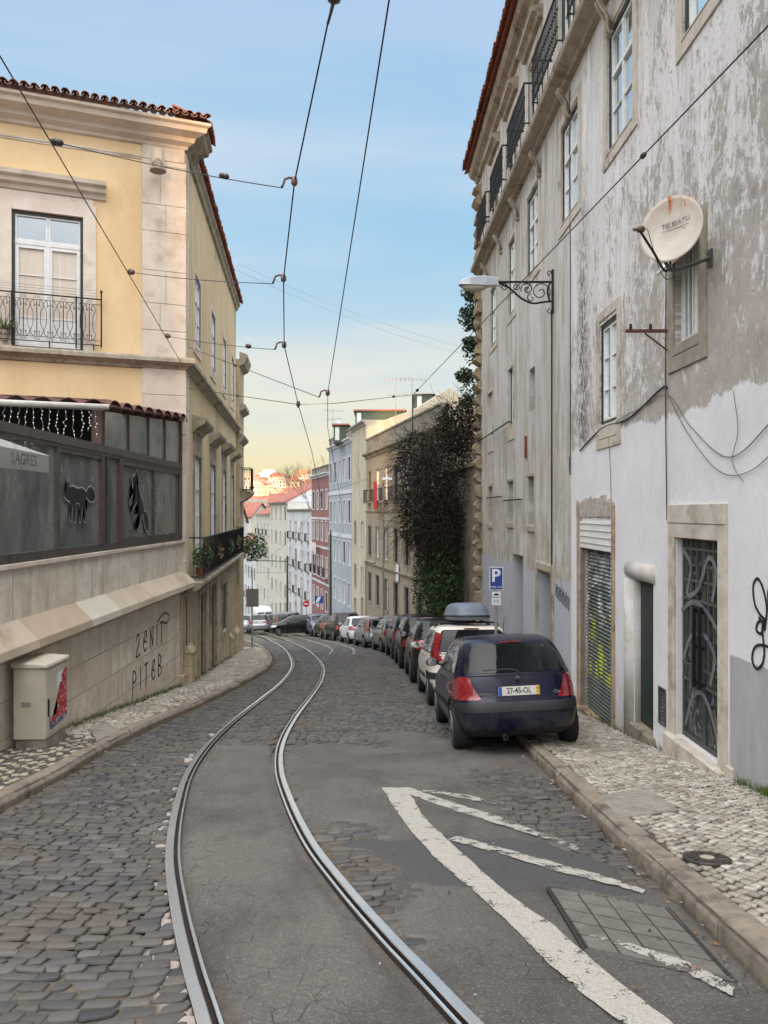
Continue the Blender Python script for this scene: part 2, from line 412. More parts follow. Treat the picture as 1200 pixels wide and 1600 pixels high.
def ground():
    ys = [-800, -400, -150, -140, -133, -130, -127, -115, -90, -70, -60, -40, -20, -8, -3, -1, 0, 1, 2]
    y = 2.4
    while y < 14: ys.append(y); y += .018+.0028*y
    while y < 34: ys.append(y); y += .07+.004*(y-14)
    while y < 66: ys.append(y); y += .6
    while y < 170: ys.append(y); y += 4
    while y < 700: ys.append(y); y += 15
    ys += [720, 900, 1500, 4000]
    xs = [-4000, -900, -300, -120, -60, -30, -20.6, -20.4, -16.4, -16.2, -15, -8]
    x = -6.0
    while x < -3.8: xs.append(x); x += .2
    while x < 2.3: xs.append(x); x += .045
    while x < 4: xs.append(x); x += .2
    xs += [5, 8, 15, 30, 60, 120, 300, 900, 4000]
    V = []; C = []
    for yy in ys:
        fine = 2.4 <= yy <= 34
        for xx in xs:
            if fine and -6 < xx < 4: h, a, mo, pt = base_z(xx, yy)
            else: h, a, mo, pt = (-.12 if (yy > 34 or not -6 < xx < 4) else -.02), 0, 0, 0
            if yy > 66: h = -.12
            g_ = gz(yy)
            if -151 < yy < -114 and -20.5 < xx < -16.3: g_ = min(g_, 13.2)     # notch added in the unseen crest to let a sun patch through
            V.append((xx, yy, g_+h)); C.append((a, mo, pt, 1))
    nx = len(xs)
    Fq = [(j*nx+i, j*nx+i+1, (j+1)*nx+i+1, (j+1)*nx+i) for j in range(len(ys)-1) for i in range(nx-1)]
    me = bpy.data.meshes.new('ground'); me.from_pydata(V, [], Fq)
    at = me.color_attributes.new('mask', 'FLOAT_COLOR', 'POINT')
    at.data.foreach_set('color', np.array(C, dtype=np.float32).ravel())
    me.polygons.foreach_set('use_smooth', [True]*len(me.polygons))
    m, t, b = mat_base('asphalt_and_grout')
    p = t.pos(); mk = t.sep(t.attr('mask'))
    n1 = t.noise(p, 2.2, 8, .7); n2 = t.noise(p, 140, 3, .6); n3 = t.noise(p, 22, 6, .7)
    grout = t.mix(t.mr(n3, .35, .65), L(66,58,48), L(108,97,82))
    asp = t.mix(t.mr(n1, .35, .68), L(72,69,66), L(104,99,93))
    asp = t.mix(t.mr(n3, .3, .75, 0, .6), asp, L(66,63,60))
    asp = t.mix(t.mr(t.noise(p, .7, 5, .6), .4, .62, 0, .5), asp, L(122,114,106))
    speck = t.voro(t.map(p, (1, .8, 1)), 62, 'F1', 0)
    sv = t.sep(t.voro(t.map(p, (1, .8, 1)), 62, 'F1', 1))[0]
    sp = t.math('MULTIPLY', t.math('LESS_THAN', speck, t.mr(n3, .3, .7, .08, .34)), t.math('GREATER_THAN', sv, .88))
    asp = t.mix(t.math('MULTIPLY', sp, .6), asp, L(176,168,156))
    asp = t.mix(t.mr(n2, .35, .65, 0, .55), asp, L(54,52,50)); asp = t.mix(t.mr(t.noise(p, 75, 3, .6), .54, .66, 0, .4), asp, L(150,143,134))
    gh = t.voro(t.map(p, (1, 1.35, 1)), 6.2, 'DISTANCE_TO_EDGE', 0)
    gm = t.math('MULTIPLY', t.mr(t.math('ADD', gh, t.math('MULTIPLY', n3, .03)), .012, .035, 1, 0), t.mr(t.noise(p, 1.5, 7, .75), .52, .60))
    asp = t.mix(t.math('MULTIPLY', gm, .55), asp, L(52,47,43))
    stn = t.mr(t.noise(t.map(p, (1.6, .45, 1)), 1.2, 6, .7), .52, .66, 0, .55); asp = t.mix(stn, asp, L(64,58,53))
    # hairline cracks
    crk = t.voro(t.map(t.mix(.3, p, t.new('ShaderNodeTexNoise').outputs[1]), (1, 1, 1)), 1.7, 'DISTANCE_TO_EDGE', 0)
    ck = t.math('MULTIPLY', t.math('LESS_THAN', t.math('ADD', crk, t.math('MULTIPLY', n3, .02)), .012), t.mr(t.noise(p, .8, 3), .54, .6))
    asp = t.mix(t.math('MULTIPLY', ck, .8), asp, L(38,36,34))
    dark = t.mix(t.mr(n2, .35, .65), L(58,56,56), L(84,82,81))
    col = t.mix(t.mr(mk[0], .35, .75), grout, asp)
    col = t.mix(t.mr(mk[2], .35, .65), col, dark)
    col = t.mix(t.mr(mk[1], .25, .6), col, L(172,160,150))
    # moss in the joints lower down the street
    ms = t.math('MULTIPLY', t.mr(t.noise(p, .35, 3), .5, .6), t.mr(t.sep(p)[1], 14, 20))
    col = t.mix(t.math('MULTIPLY', t.math('MULTIPLY', ms, t.math('SUBTRACT', 1.0, mk[0])), .8), col, L(70,84,44))
    t.put(b.inputs['Base Color'], col); b.inputs['Roughness'].default_value = .78
    hh = t.math('ADD', t.math('MULTIPLY', n2, .6), t.math('MULTIPLY', t.noise(p, 320, 2), .5))
    hh = t.math('ADD', t.math('ADD', hh, t.math('MULTIPLY', n3, 1.4)), t.math('MULTIPLY', gm, -1.5))
    t.put(b.inputs['Normal'], t.bump(hh, .8, .010))
    me.materials.append(m)
    tag(link('ground', me), kind='structure')
ground()

# ------------------------------------------------------------------ laid stones
def stones(name, cells, mat, top=.0, label=None, rise=.012, rnd=.25, seed=1, zf=gz, kind='structure', bulge=.45):
    """cells: list of (list of 4 plan corners, tone) -> one mesh of rounded stones"""
    r = random.Random(seed); V = []; Fc = []; A = []
    for (c, tone) in cells:
        cx = sum(q[0] for q in c)/4; cy = sum(q[1] for q in c)/4
        z0 = zf(cx, cy) if zf.__code__.co_argcount == 2 else zf(cy)
        dz = r.uniform(-.007, .004); tx = r.uniform(-.05, .05); ty = r.uniform(-.05, .05)
        sl = -.14
        o = len(V); pts = []
        for i in range(4):
            a = c[i]; b = c[(i+1) % 4]
            q = r.uniform(.06, .17); pts.append((a[0]+(b[0]-a[0])*q, a[1]+(b[1]-a[1])*q))
            q = r.uniform(.83, .94); pts.append((a[0]+(b[0]-a[0])*q, a[1]+(b[1]-a[1])*q))
        for (sc_, dd) in ((1.0, -rise*1.6), (.97, -rise*bulge), (.89, 0)):
            for (px, py) in pts:
                X = cx+(px-cx)*sc_; Y = cy+(py-cy)*sc_
                V.append((X, Y, z0+sl*(Y-cy)+top+dd+dz+tx*(X-cx)+ty*(Y-cy)))
        for k in (0, 8):
            for i in range(8):
                j = (i+1) % 8; Fc.append((o+k+i, o+k+j, o+k+8+j, o+k+8+i))
        Fc.append(tuple(o+16+i for i in range(8)))
        A += [tone if tone is not None else r.random()]*17
    me = bpy.data.meshes.new(name); me.from_pydata(V, [], Fc)
    at = me.attributes.new('tone', 'FLOAT', 'FACE'); at.data.foreach_set('value', np.array(A, dtype=np.float32))
    me.polygons.foreach_set('use_smooth', [True]*len(me.polygons)); me.materials.append(mat)
    return tag(link(name, me), label, kind=kind)
def stone_mat(name, cols, rough=.62, bump=.3, dirt=None, dirtamt=.5):
    m, t, b = mat_base(name); p = t.pos()
    tone = t.attr('tone', 'Fac')
    c = t.ramp(tone, [(i/(len(cols)-1), q) for i, q in enumerate(cols)])
    n = t.noise(p, 28, 6, .7)
    c = t.mix(t.mr(n, .3, .7, 0, .45), c, t.mix(.5, c, (.03, .028, .025), 'MIX'))
    if dirt:
        d = t.mr(t.noise(p, 1.6, 7, .72), .47, .62, 0, dirtamt)
        c = t.mix(d, c, dirt)
    t.put(b.inputs['Base Color'], c); b.inputs['Specular IOR Level'].default_value = .5
    t.put(b.inputs['Roughness'], t.mr(n, .3, .7, rough-.12, rough+.14))
    t.put(b.inputs['Normal'], t.bump(t.noise(p, 90, 5, .7), bump, .006))
    return m
M_SETT = stone_mat('basalt_setts', [L(60,59,59), L(80,78,77), L(70,67,64), L(98,95,91), L(48,49,52)], .66, .7, L(88,79,68), .7)
M_CALC = stone_mat('limestone_cubes', [L(142,134,120), L(178,170,155), L(158,147,131), L(196,189,175), L(118,111,102)], .6, .4, L(104,94,78), .55)
M_MOSA = stone_mat('mosaic_stones', [L(70,67,64), L(84,80,76), L(96,91,85), L(172,162,140), L(190,181,160)], .6, .3, L(120,106,86), .3)

def sett_cells():
    r = random.Random(3); cells = []
    y = 2.3; row = 0
    while y < 46:
        d = .083+.003*min(y, 20)*.25 + (.0 if y < 24 else .03)
        d *= r.uniform(.9, 1.12)
        x0 = kl(y)+.03; x1 = kr(y)-.03
        if y > 30: x0 = max(x0, -9); x1 = min(x1, 3)
        x = x0 + r.uniform(0, .12)
        while x < x1-.05:
            wd = r.uniform(.085, .165) if y < 24 else r.uniform(.17, .24)
            xa, xb = x, min(x+wd, x1)
            x = xb+r.uniform(.007, .016)
            if xb-xa < .05: continue
            xm = (xa+xb)/2
            def cv(q):      # rows sag in gentle arcs
                return .10*math.sin(q*1.05+.6)+.05*math.sin(q*2.3+y*.35)+.16*(q*.25)
            ym = y+cv(xm)
            tt = xm-track_x(ym)
            if abs(abs(tt)-GA) < .075+(xb-xa)/2: 
                if abs(abs(tt)-GA) < .10: continue
                # cut stones beside the rail
                s_ = 1 if abs(tt) > GA else -1
                e = track_x(ym)+math.copysign(GA, tt)+math.copysign(.072, tt-math.copysign(GA, tt))
                if e < xm: xa = max(xa, e)
                else: xb = min(xb, e)
                if xb-xa < .05: continue
                xm = (xa+xb)/2
            if ym < 34:
                h, a, mo, pt = base_z(xm, ym)
                if a > .93 or pt > .5: continue
            if inpoly(xm, ym, COVER) or seg_d(xm, ym, COVER) < .08: continue
            g = .003; j = lambda: r.uniform(-.016, .016)
            c = [(xa+j(), y+cv(xa)+g+j()), (xb+j(), y+cv(xb)+g+j()), (xb+j(), y+d+cv(xb)-g+j()), (xa+j(), y+d+cv(xa)-g+j())]
            cells.append((c, None))
        y += d+.006; row += 1
    return cells
stones('setts', sett_cells(), M_SETT, top=.002, rise=.009, seed=5, bulge=.3)

# ------------------------------------------------------------------ kerbs and pavements
def strip(name, mat, tab0, tab1, ys, zo, kind='structure', amp=0):
    mb = MB(); n = 14
    for y in ys:
        for i in range(n+1):
            x = tab0(y)+(tab1(y)-tab0(y))*i/n
            mb.v.append((x, y, gz(y)+zo+amp*fbm(x, y, .9, 3, 6)))
    for j in range(len(ys)-1):
        for i in range(n):
            a = j*(n+1)+i; mb.f.append((a, a+1, a+n+2, a+n+1)); mb.mi.append(0)
    return tag(part(name, mb, mat, smooth=True), kind=kind)
M_SAND = pm('sidewalk_dirt', L(56,50,42), L(92,83,70), 14, .9, bump=.4, bscale=80)
def yr(a, b, s):
    o = [a]
    while o[-1] < b: o.append(min(b, o[-1]+s))
    return o
strip('pavement', M_SAND, lambda y: kr(y)+.02, lambda y: wallr(y)+.05, yr(1.5, 25.4, .4)+yr(25.8, 120, 1.5), .085)
strip('pavement', M_SAND, lambda y: walll(y)-.1, lambda y: kl(y)-.02, yr(1.5, 34, .4)+yr(35, 120, 1.5), .085)

M_KERB = pm('kerb_limestone', L(114,103,90), L(142,130,114), 9, .8, bump=.7, bscale=45, bdist=.012, c3=L(84,75,64))
def kerb(f, side, y0, y1, name='kerb'):
    r = random.Random(11 if side > 0 else 12); mb = MB(); y = y0
    while y < y1:
        ln = r.uniform(.45, 1.05) if y < 25 else 2.0
        ya, yb = y+.006, y+ln-.006; wd = .17+r.uniform(-.015, .02); j = lambda: r.uniform(-.014, .014)
        h = .105+r.uniform(-.012, .012); e = .035+r.uniform(0, .03)
        xa, xb = f(ya)+j(), f(yb)+j(); s = side
        pr = [(0+.0, -.2), (0+.004, h-e), (s*e*.7, h), (s*wd, h+.002), (s*wd, -.2)]
        vs = [(xa+o, ya, gz(ya)+z+(j()*.3)) for o, z in pr]+[(xb+o, yb, gz(yb)+z+(j()*.3)) for o, z in pr]
        n = 5
        mb.add(vs, [tuple(range(n)), tuple(range(n, 2*n))]+[(i, (i+1) % n, n+(i+1) % n, n+i) for i in range(n)])
        y += ln
    o = part(name, mb, M_KERB); tag(o, kind='structure')
    md = o.modifiers.new('bevel', 'BEVEL'); md.width = .012; md.segments = 2; md.limit_method = 'ANGLE'
kerb(kr, 1, 1.5, 60); kerb(kl, -1, 1.5, 55)

SLAB = [gp(*q) for q in [(930,1240),(1010,1231),(1062,1268),(965,1277)]]
def calcada(x0f, x1f, y0, y1, rot, sz, seed, skip=None, tone=None):
    """small cubes laid in rows rotated against the kerb"""
    r = random.Random(seed); cells = []; ca, sa = math.cos(rot), math.sin(rot)
    xm = (x0f((y0+y1)/2)+x1f((y0+y1)/2))/2; ym = (y0+y1)/2; half = (y1-y0)/2+3
    nv = int(2*half/sz); nu = int(2*half/sz)
    for i in range(nv):
        v = -half+i*sz; off = r.uniform(0, sz)
        for k in range(nu):
            u = -half+k*(sz*1.08)+off
            x = xm+u*ca-v*sa; y = ym+u*sa+v*ca
            y += .05*math.sin(x*5)
            if not (y0 < y < y1): continue
            if not (x0f(y)+.05 < x < x1f(y)-.04): continue
            if skip and skip(x, y): continue
            h = sz*.5-.006; j = lambda: r.uniform(-sz*.14, sz*.14)
            q = [(-h+j(), -h+j()), (h+j(), -h+j()), (h+j(), h+j()), (-h+j(), h+j())]
            c = [(x+a*ca-b*sa, y+a*sa+b*ca) for a, b in q]
            cells.append((c, tone(x, y, i, k) if tone else None))
    return cells
mh = gp(1105, 1342)
mh = (2.62, 5.62)
def skr(x, y):
    return inpoly(x, y, SLAB2) or math.hypot(x-MHX, y-MHY) < .16
def gps(u, v):      # same reading on the raised pavement
    k = (v-800)/1200; y = 1.5/(k-.15)
    if y > 10 or y < 0: y = 1.72/(k-.128)
    return (u-600)/1200*y, y
SLAB2 = [gps(*q) for q in [(935,1243),(1012,1231),(1062,1266),(968,1278)]]
MHX, MHY = gps(1105, 1342)
def zc(x, y): return gz(y)+.1+.0*x
cr = calcada(lambda y: kr(y)+.15, wallr, 2.2, 12.5, R(38), .071, 21, skr)
stones('sidewalk_cobbles', cr, M_CALC, top=.1, rise=.009, seed=6)
cr = calcada(lambda y: kr(y)+.15, wallr, 12.5, 30, R(38), .11, 22)
stones('sidewalk_cobbles', cr, M_CALC, top=.1, rise=.010, seed=7)
PL = [gps(*q) for q in [(140,1139),(165,1129),(232,1140),(245,1152),(215,1158)]]
PL = [(min(x, kl(y)-.17), y) for x, y in PL]
def skl(x, y): return inpoly(x, y, PL)
cr = calcada(lambda y: walll(y), lambda y: kl(y)-.15, 10.6, 36, R(35), .11, 23, skl)
stones('sidewalk_cobbles', cr, M_CALC, top=.1, rise=.010, seed=8)
def mos(x, y, i, k):
    u = x*22+y*5; v = y*17-x*5
    on = (math.sin(u)*math.sin(v) > .12)
    return rng.uniform(.72, 1) if on else rng.uniform(0, .45)
cr = calcada(lambda y: walll(y), lambda y: kl(y)-.15, 3.0, 10.6, R(0), .075, 24, skl, mos)
stones('sidewalk_cobbles', cr, M_MOSA, top=.1, rise=.009, seed=9)

# concrete slab and round covers in the pavements
def poly_slab(name, P, top, th, mat, zoff=.0, label=None, cat=None, kind=None):
    mb = MB(); n = len(P)
    mb.add([(x, y, gz(y)+top) for x, y in P]+[(x, y, gz(y)+top-th) for x, y in P], [tuple(range(n)), tuple(range(n, 2*n))[::-1]]+[(i, (i+1) % n, n+(i+1) % n, n+i) for i in range(n)])
    o = part(name, mb, mat, bevel=.006)
    return tag(o, label, cat, kind=kind)
M_CONC = pm('concrete_slab', L(122,116,106), L(146,139,127), 8, .85, bump=.4, bscale=70, c3=L(100,94,84))
poly_slab('concrete_slab', SLAB2, .104, .05, M_CONC, label='square grey concrete slab let into the white cobbles by the right kerb', cat='paving slab')
poly_slab('concrete_slab', PL, .106, .05, M_CONC, label='grey concrete slab in the pavement between patterned and plain cobbles on the left', cat='paving slab')
mh_ = thing('manhole_cover', 'small round dark iron cover set in the white cobbles of the right pavement', 'manhole cover', (MHX, MHY, gz(MHY)+.1))
M_IRON = pm('cast_iron', L(52,48,46), L(78,72,68), 30, .5, metal=.4, bump=.3, bscale=120)
mb = MB().lathe((MHX, MHY, gz(MHY)+.07), (0, .15, 1), [(.15, 0), (.15, .035), (.142, .04), (.0001, .04)], 28); part('rim', mb, M_IRON, mh_)
mb = MB()
for i in range(12):
    a = i*math.pi/6; mb.tube([(MHX+.075*math.cos(a), MHY+.075*math.sin(a), gz(MHY)+.113-.15*.075*math.sin(a)), (MHX+.125*math.cos(a), MHY+.125*math.sin(a), gz(MHY)+.113-.15*.125*math.sin(a))], .006, 5)
part('ribs', mb, M_IRON, mh_)
mb = MB().lathe((MHX, MHY, gz(MHY)+.105), (0, .15, 1), [(.045, 0), (.045, .009), (.0001, .009)], 18); part('centre_plate', mb, pm('pale_stone', L(170,160,140), L(140,130,115), 20, .7), mh_)

# inspection cover with steel frame filled with paving
ic = thing('inspection_cover', 'square access cover filled with grey tiles and edged in dark steel beside the right kerb', 'access cover', (COVER[0][0], COVER[0][1], gz(COVER[0][1])))
mb = MB(); n = 4
def cq(a, b):   # bilinear in the cover
    P = COVER; x = (P[0][0]*(1-a)+P[3][0]*a)*(1-b)+(P[1][0]*(1-a)+P[2][0]*a)*b; y = (P[0][1]*(1-a)+P[3][1]*a)*(1-b)+(P[1][1]*(1-a)+P[2][1]*a)*b
    return x, y
for i in range(4):
    for j in range(5):
        g = .008; q = [cq(i/4+g, j/5+g), cq((i+1)/4-g, j/5+g), cq((i+1)/4-g, (j+1)/5-g), cq(i/4+g, (j+1)/5-g)]
        dz = rng.uniform(-.001, .001)
        mb.add([(x, y, gz(y)+.008+dz) for x, y in q]+[(x, y, gz(y)-.02) for x, y in q], [(0,1,2,3),(0,4,5,1),(1,5,6,2),(2,6,7,3),(3,7,4,0)])
part('paving_infill', mb, pm('cover_tiles', L(86,82,76), L(108,103,96), 10, .85, bump=.3, bscale=90), ic)
mb = MB()
for i in range(4):
    a, b = COVER[i], COVER[(i+1) % 4]
    if i == 3: continue
    for off in (0, .028):
        cxm = (sum(p[0] for p in COVER)/4, sum(p[1] for p in COVER)/4)
        def o_(p): 
            v = Vector((p[0]-cxm[0], p[1]-cxm[1])); v = v*(1+off/v.length); return cxm[0]+v.x, cxm[1]+v.y
        a_, b_ = o_(a), o_(b)
        mb.tube([(a_[0], a_[1], gz(a_[1])+.006), (b_[0], b_[1], gz(b_[1])+.006)], .008, 4)
part('steel_frame', mb, M_IRON, ic)

# ------------------------------------------------------------------ rails
M_RAIL = pm('polished_rail', L(236,238,240), L(214,218,222), 5, .22, metal=.8, spec=.9)
M_RUST = pm('rail_flank', L(34,29,27), L(58,46,40), 30, .8, metal=.2)
def rail(cp, side, ymin, ymax, gauge=GA):
    prof_head = [(-.066, -.03), (-.066, .0045), (-.060, .0085), (-.014, .0095), (-.008, .004), (-.008, -.03)]   # wide running head outside
    prof_groove = [(-.008, -.024), (.018, -.024)]
    prof_guard = [(.018, -.03), (.018, .003), (.021, .007), (.034, .007), (.037, .002), (.037, -.03)]
    mb = MB()
    P = [p for p in cp if ymin <= p.y <= ymax]
    rows = {}
    for (pi, prof) in enumerate((prof_head, prof_groove, prof_guard)):
        o = len(mb.v); k = len(prof)
        for i, p in enumerate(P):
            d = (P[min(i+1, len(P)-1)]-P[max(i-1, 0)]).normalized(); nr = Vector((d.y, -d.x, 0))*side
            for (q, z) in prof:
                # q measured from the groove centre, positive towards the track centre
                w_ = p+nr*(gauge-q); mb.v.append((w_.x, w_.y, gz(w_.y)+z+.002))
        for i in range(len(P)-1):
            for j in range(k-1):
                mb.f.append((o+i*k+j, o+i*k+j+1, o+(i+1)*k+j+1, o+(i+1)*k+j))
                top = (pi == 0 and 1 <= j <= 3) or (pi == 2 and 1 <= j <= 3)
                mb.mi.append(0 if top else 1)
    return mb
tr1 = thing('tram_rails', 'pair of polished grooved tram rails curving down the middle of the street', 'tram track', (track_x(3.1), 3.1, gz(3.1)))
part('rail', rail(CP, -1, 1.0, 100), [M_RAIL, M_RUST], tr1); part('rail', rail(CP, 1, 1.0, 100), [M_RAIL, M_RUST], tr1)
tr2 = thing('tram_rails', 'second pair of tram rails starting halfway down the street beside the parked cars', 'tram track', (CP2[0].x, CP2[0].y, gz(CP2[0].y)))
part('rail', rail(CP2, -1, 30, 80), [M_RAIL, M_RUST], tr2); part('rail', rail(CP2, 1, 30, 80), [M_RAIL, M_RUST], tr2)

# ------------------------------------------------------------------ painted markings
def paint_mat():
    m, t, b = mat_base('worn_road_paint'); p = t.pos()
    n = t.noise(p, 9, 10, .75); n2 = t.noise(p, 90, 3, .6)
    col = t.mix(t.mr(n2, .3, .7), L(140,135,126), L(178,173,163))
    t.put(b.inputs['Base Color'], col); b.inputs['Roughness'].default_value = .7
    al = t.attr('wear', 'Fac')
    k = t.math('ADD', t.math('MULTIPLY', n, .7), t.math('MULTIPLY', n2, .3))
    th = t.math('ADD', k, t.math('MULTIPLY', al, -.42))
    t.put(b.inputs['Alpha'], t.mr(th, .30, .34))
    t.put(b.inputs['Normal'], t.bump(t.noise(p, 150, 3), .3, .004))
    return m
M_PAINT = paint_mat()
def marking(P0, P1, wear=0.0, top=.013, n=60, m=6, label=None):
    """P0,P1: matching polylines (pixels) of the two edges"""
    a = [gp(*q) for q in P0]; b = [gp(*q) for q in P1]
    A = spline([(*q, 0) for q in a], n//(len(a)-1)); B = spline([(*q, 0) for q in b], n//(len(b)-1))
    mb = MB(); W = []
    for i in range(len(A)):
        for j in range(m+1):
            q = A[i].lerp(B[i], j/m)
            q = q+Vector((fbm(q.x, q.y, 7, 3, 4), fbm(q.x, q.y, 7, 3, 14), 0))*.012
            h = base_z(q.x, q.y)
            mb.v.append((q.x, q.y, gz(q.y)+max(h[0], .006)+top-.006))
            W.append(wear*(1.0 if h[1] > .6 else 1.5) + (.12 if j in (0, m) else 0))
    for i in range(len(A)-1):
        for j in range(m):
            k = i*(m+1)+j; mb.f.append((k, k+1, k+m+2, k+m+1)); mb.mi.append(0)
    me = mb.mesh('lane_marking', M_PAINT, True)
    at = me.attributes.new('wear', 'FLOAT', 'POINT'); at.data.foreach_set('value', np.array(W, dtype=np.float32))
    o = link('lane_marking', me)
    return tag(o, kind='structure')
marking([(596,1233),(640,1298),(690,1352),(735,1390),(800,1450),(870,1520),(960,1596),(1000,1625)], [(636,1233),(664,1280),(718,1332),(785,1393),(865,1450),(935,1512),(1048,1600),(1100,1635)], .23)
marking([(612,1234),(690,1262),(760,1284),(848,1312),(905,1334)], [(640,1232),(700,1254),(775,1276),(860,1306),(912,1328)], .33, top=.0125)
marking([(660,1236),(720,1243),(800,1256)], [(662,1239),(722,1250),(800,1263)], .38, top=.0125)
marking([(700,1316),(790,1341),(880,1368),(960,1388),(1005,1400)], [(715,1310),(800,1333),(890,1358),(968,1380),(1008,1394)], .32, top=.0145)
marking([(918,1466),(990,1492),(1060,1520),(1144,1560)], [(935,1465),(1015,1486),(1085,1512),(1148,1546)], .38, top=.0135)

# grass tufts and joints
M_GRASS = pm('grass', L(52,78,28), L(84,104,44), 20, .8)
def grass(pts, name='grass', hgt=.09):
    r = random.Random(31); mb = MB()
    for (x, y, n_, sp, z) in pts:
        for _ in range(n_):
            X = x+r.gauss(0, sp*.35); Y = y+r.gauss(0, sp); h = hgt*r.uniform(.4, 1.2); a = r.uniform(0, 6.28); wv = .004
            dx, dy = math.cos(a)*wv, math.sin(a)*wv; lx_, ly = r.uniform(-.05, .05), r.uniform(-.05, .05); z0 = gz(Y)+z
            mb.add([(X-dx, Y-dy, z0), (X+dx, Y+dy, z0), (X+dx*.6+lx_*.5, Y+dy*.6+ly*.5, z0+h*.6), (X-dx*.6+lx_*.5, Y-dy*.6+ly*.5, z0+h*.6), (X+lx_, Y+ly, z0+h)], [(0,1,2,3), (3,2,4)])
    return tag(part(name, mb, M_GRASS, recalc=False), 'tufts of green grass growing at the foot of the walls', 'grass', kind='stuff')
pts = [(wallr(6.85)-.05, 6.85, 260, .10, .09), (wallr(7.3)-.05, 7.3, 60, .08, .09)]
for yy in yr(8, 13, .35): pts.append((wallr(yy)-.04, yy, 26, .12, .085))
for yy in yr(11.3, 17.5, .3): pts.append((-4.64, yy, 50, .15, .09))
for yy in yr(18.5, 33, .35): pts.append((walll(yy)+.06, yy, 60 if int(yy*2) % 3 else 12, .2, .09))
grass(pts)

# crumbs and fallen leaves along the kerbs
rr_ = random.Random(77); mb = MB()
for _ in range(420):
    y = rr_.uniform(3.2, 14); x = (kr(y)-abs(rr_.gauss(0, .12))-.02) if rr_.random() < .55 else (kl(y)+abs(rr_.gauss(0, .2))+.03 if rr_.random() < .5 else rr_.uniform(-3, 1.7))
    s = rr_.uniform(.006, .022); a = rr_.uniform(0, 6.28); z = gz(y)+.016
    P = [(x+s*math.cos(a+q)*(1 if q in (0, 3.14) else .5), y+s*math.sin(a+q)*(1 if q in (0, 3.14) else .5), z+rr_.uniform(-.004, .008)) for q in (0, 1.57, 3.14, 4.71)]
    mb.add(P, [(0,1,2,3)], rr_.choice([0, 0, 1, 2]))
tag(part('fallen_leaves', mb, [pm('dry_leaf', L(96,68,42), L(124,92,58), 30, .9), pm('paper_bit', L(140,134,124), None, 9, .9), pm('grit', L(52,47,42), None, 9, .9)], recalc=False), 'dry leaf crumbs and litter scattered on the road along the kerbs', 'litter', kind='stuff')
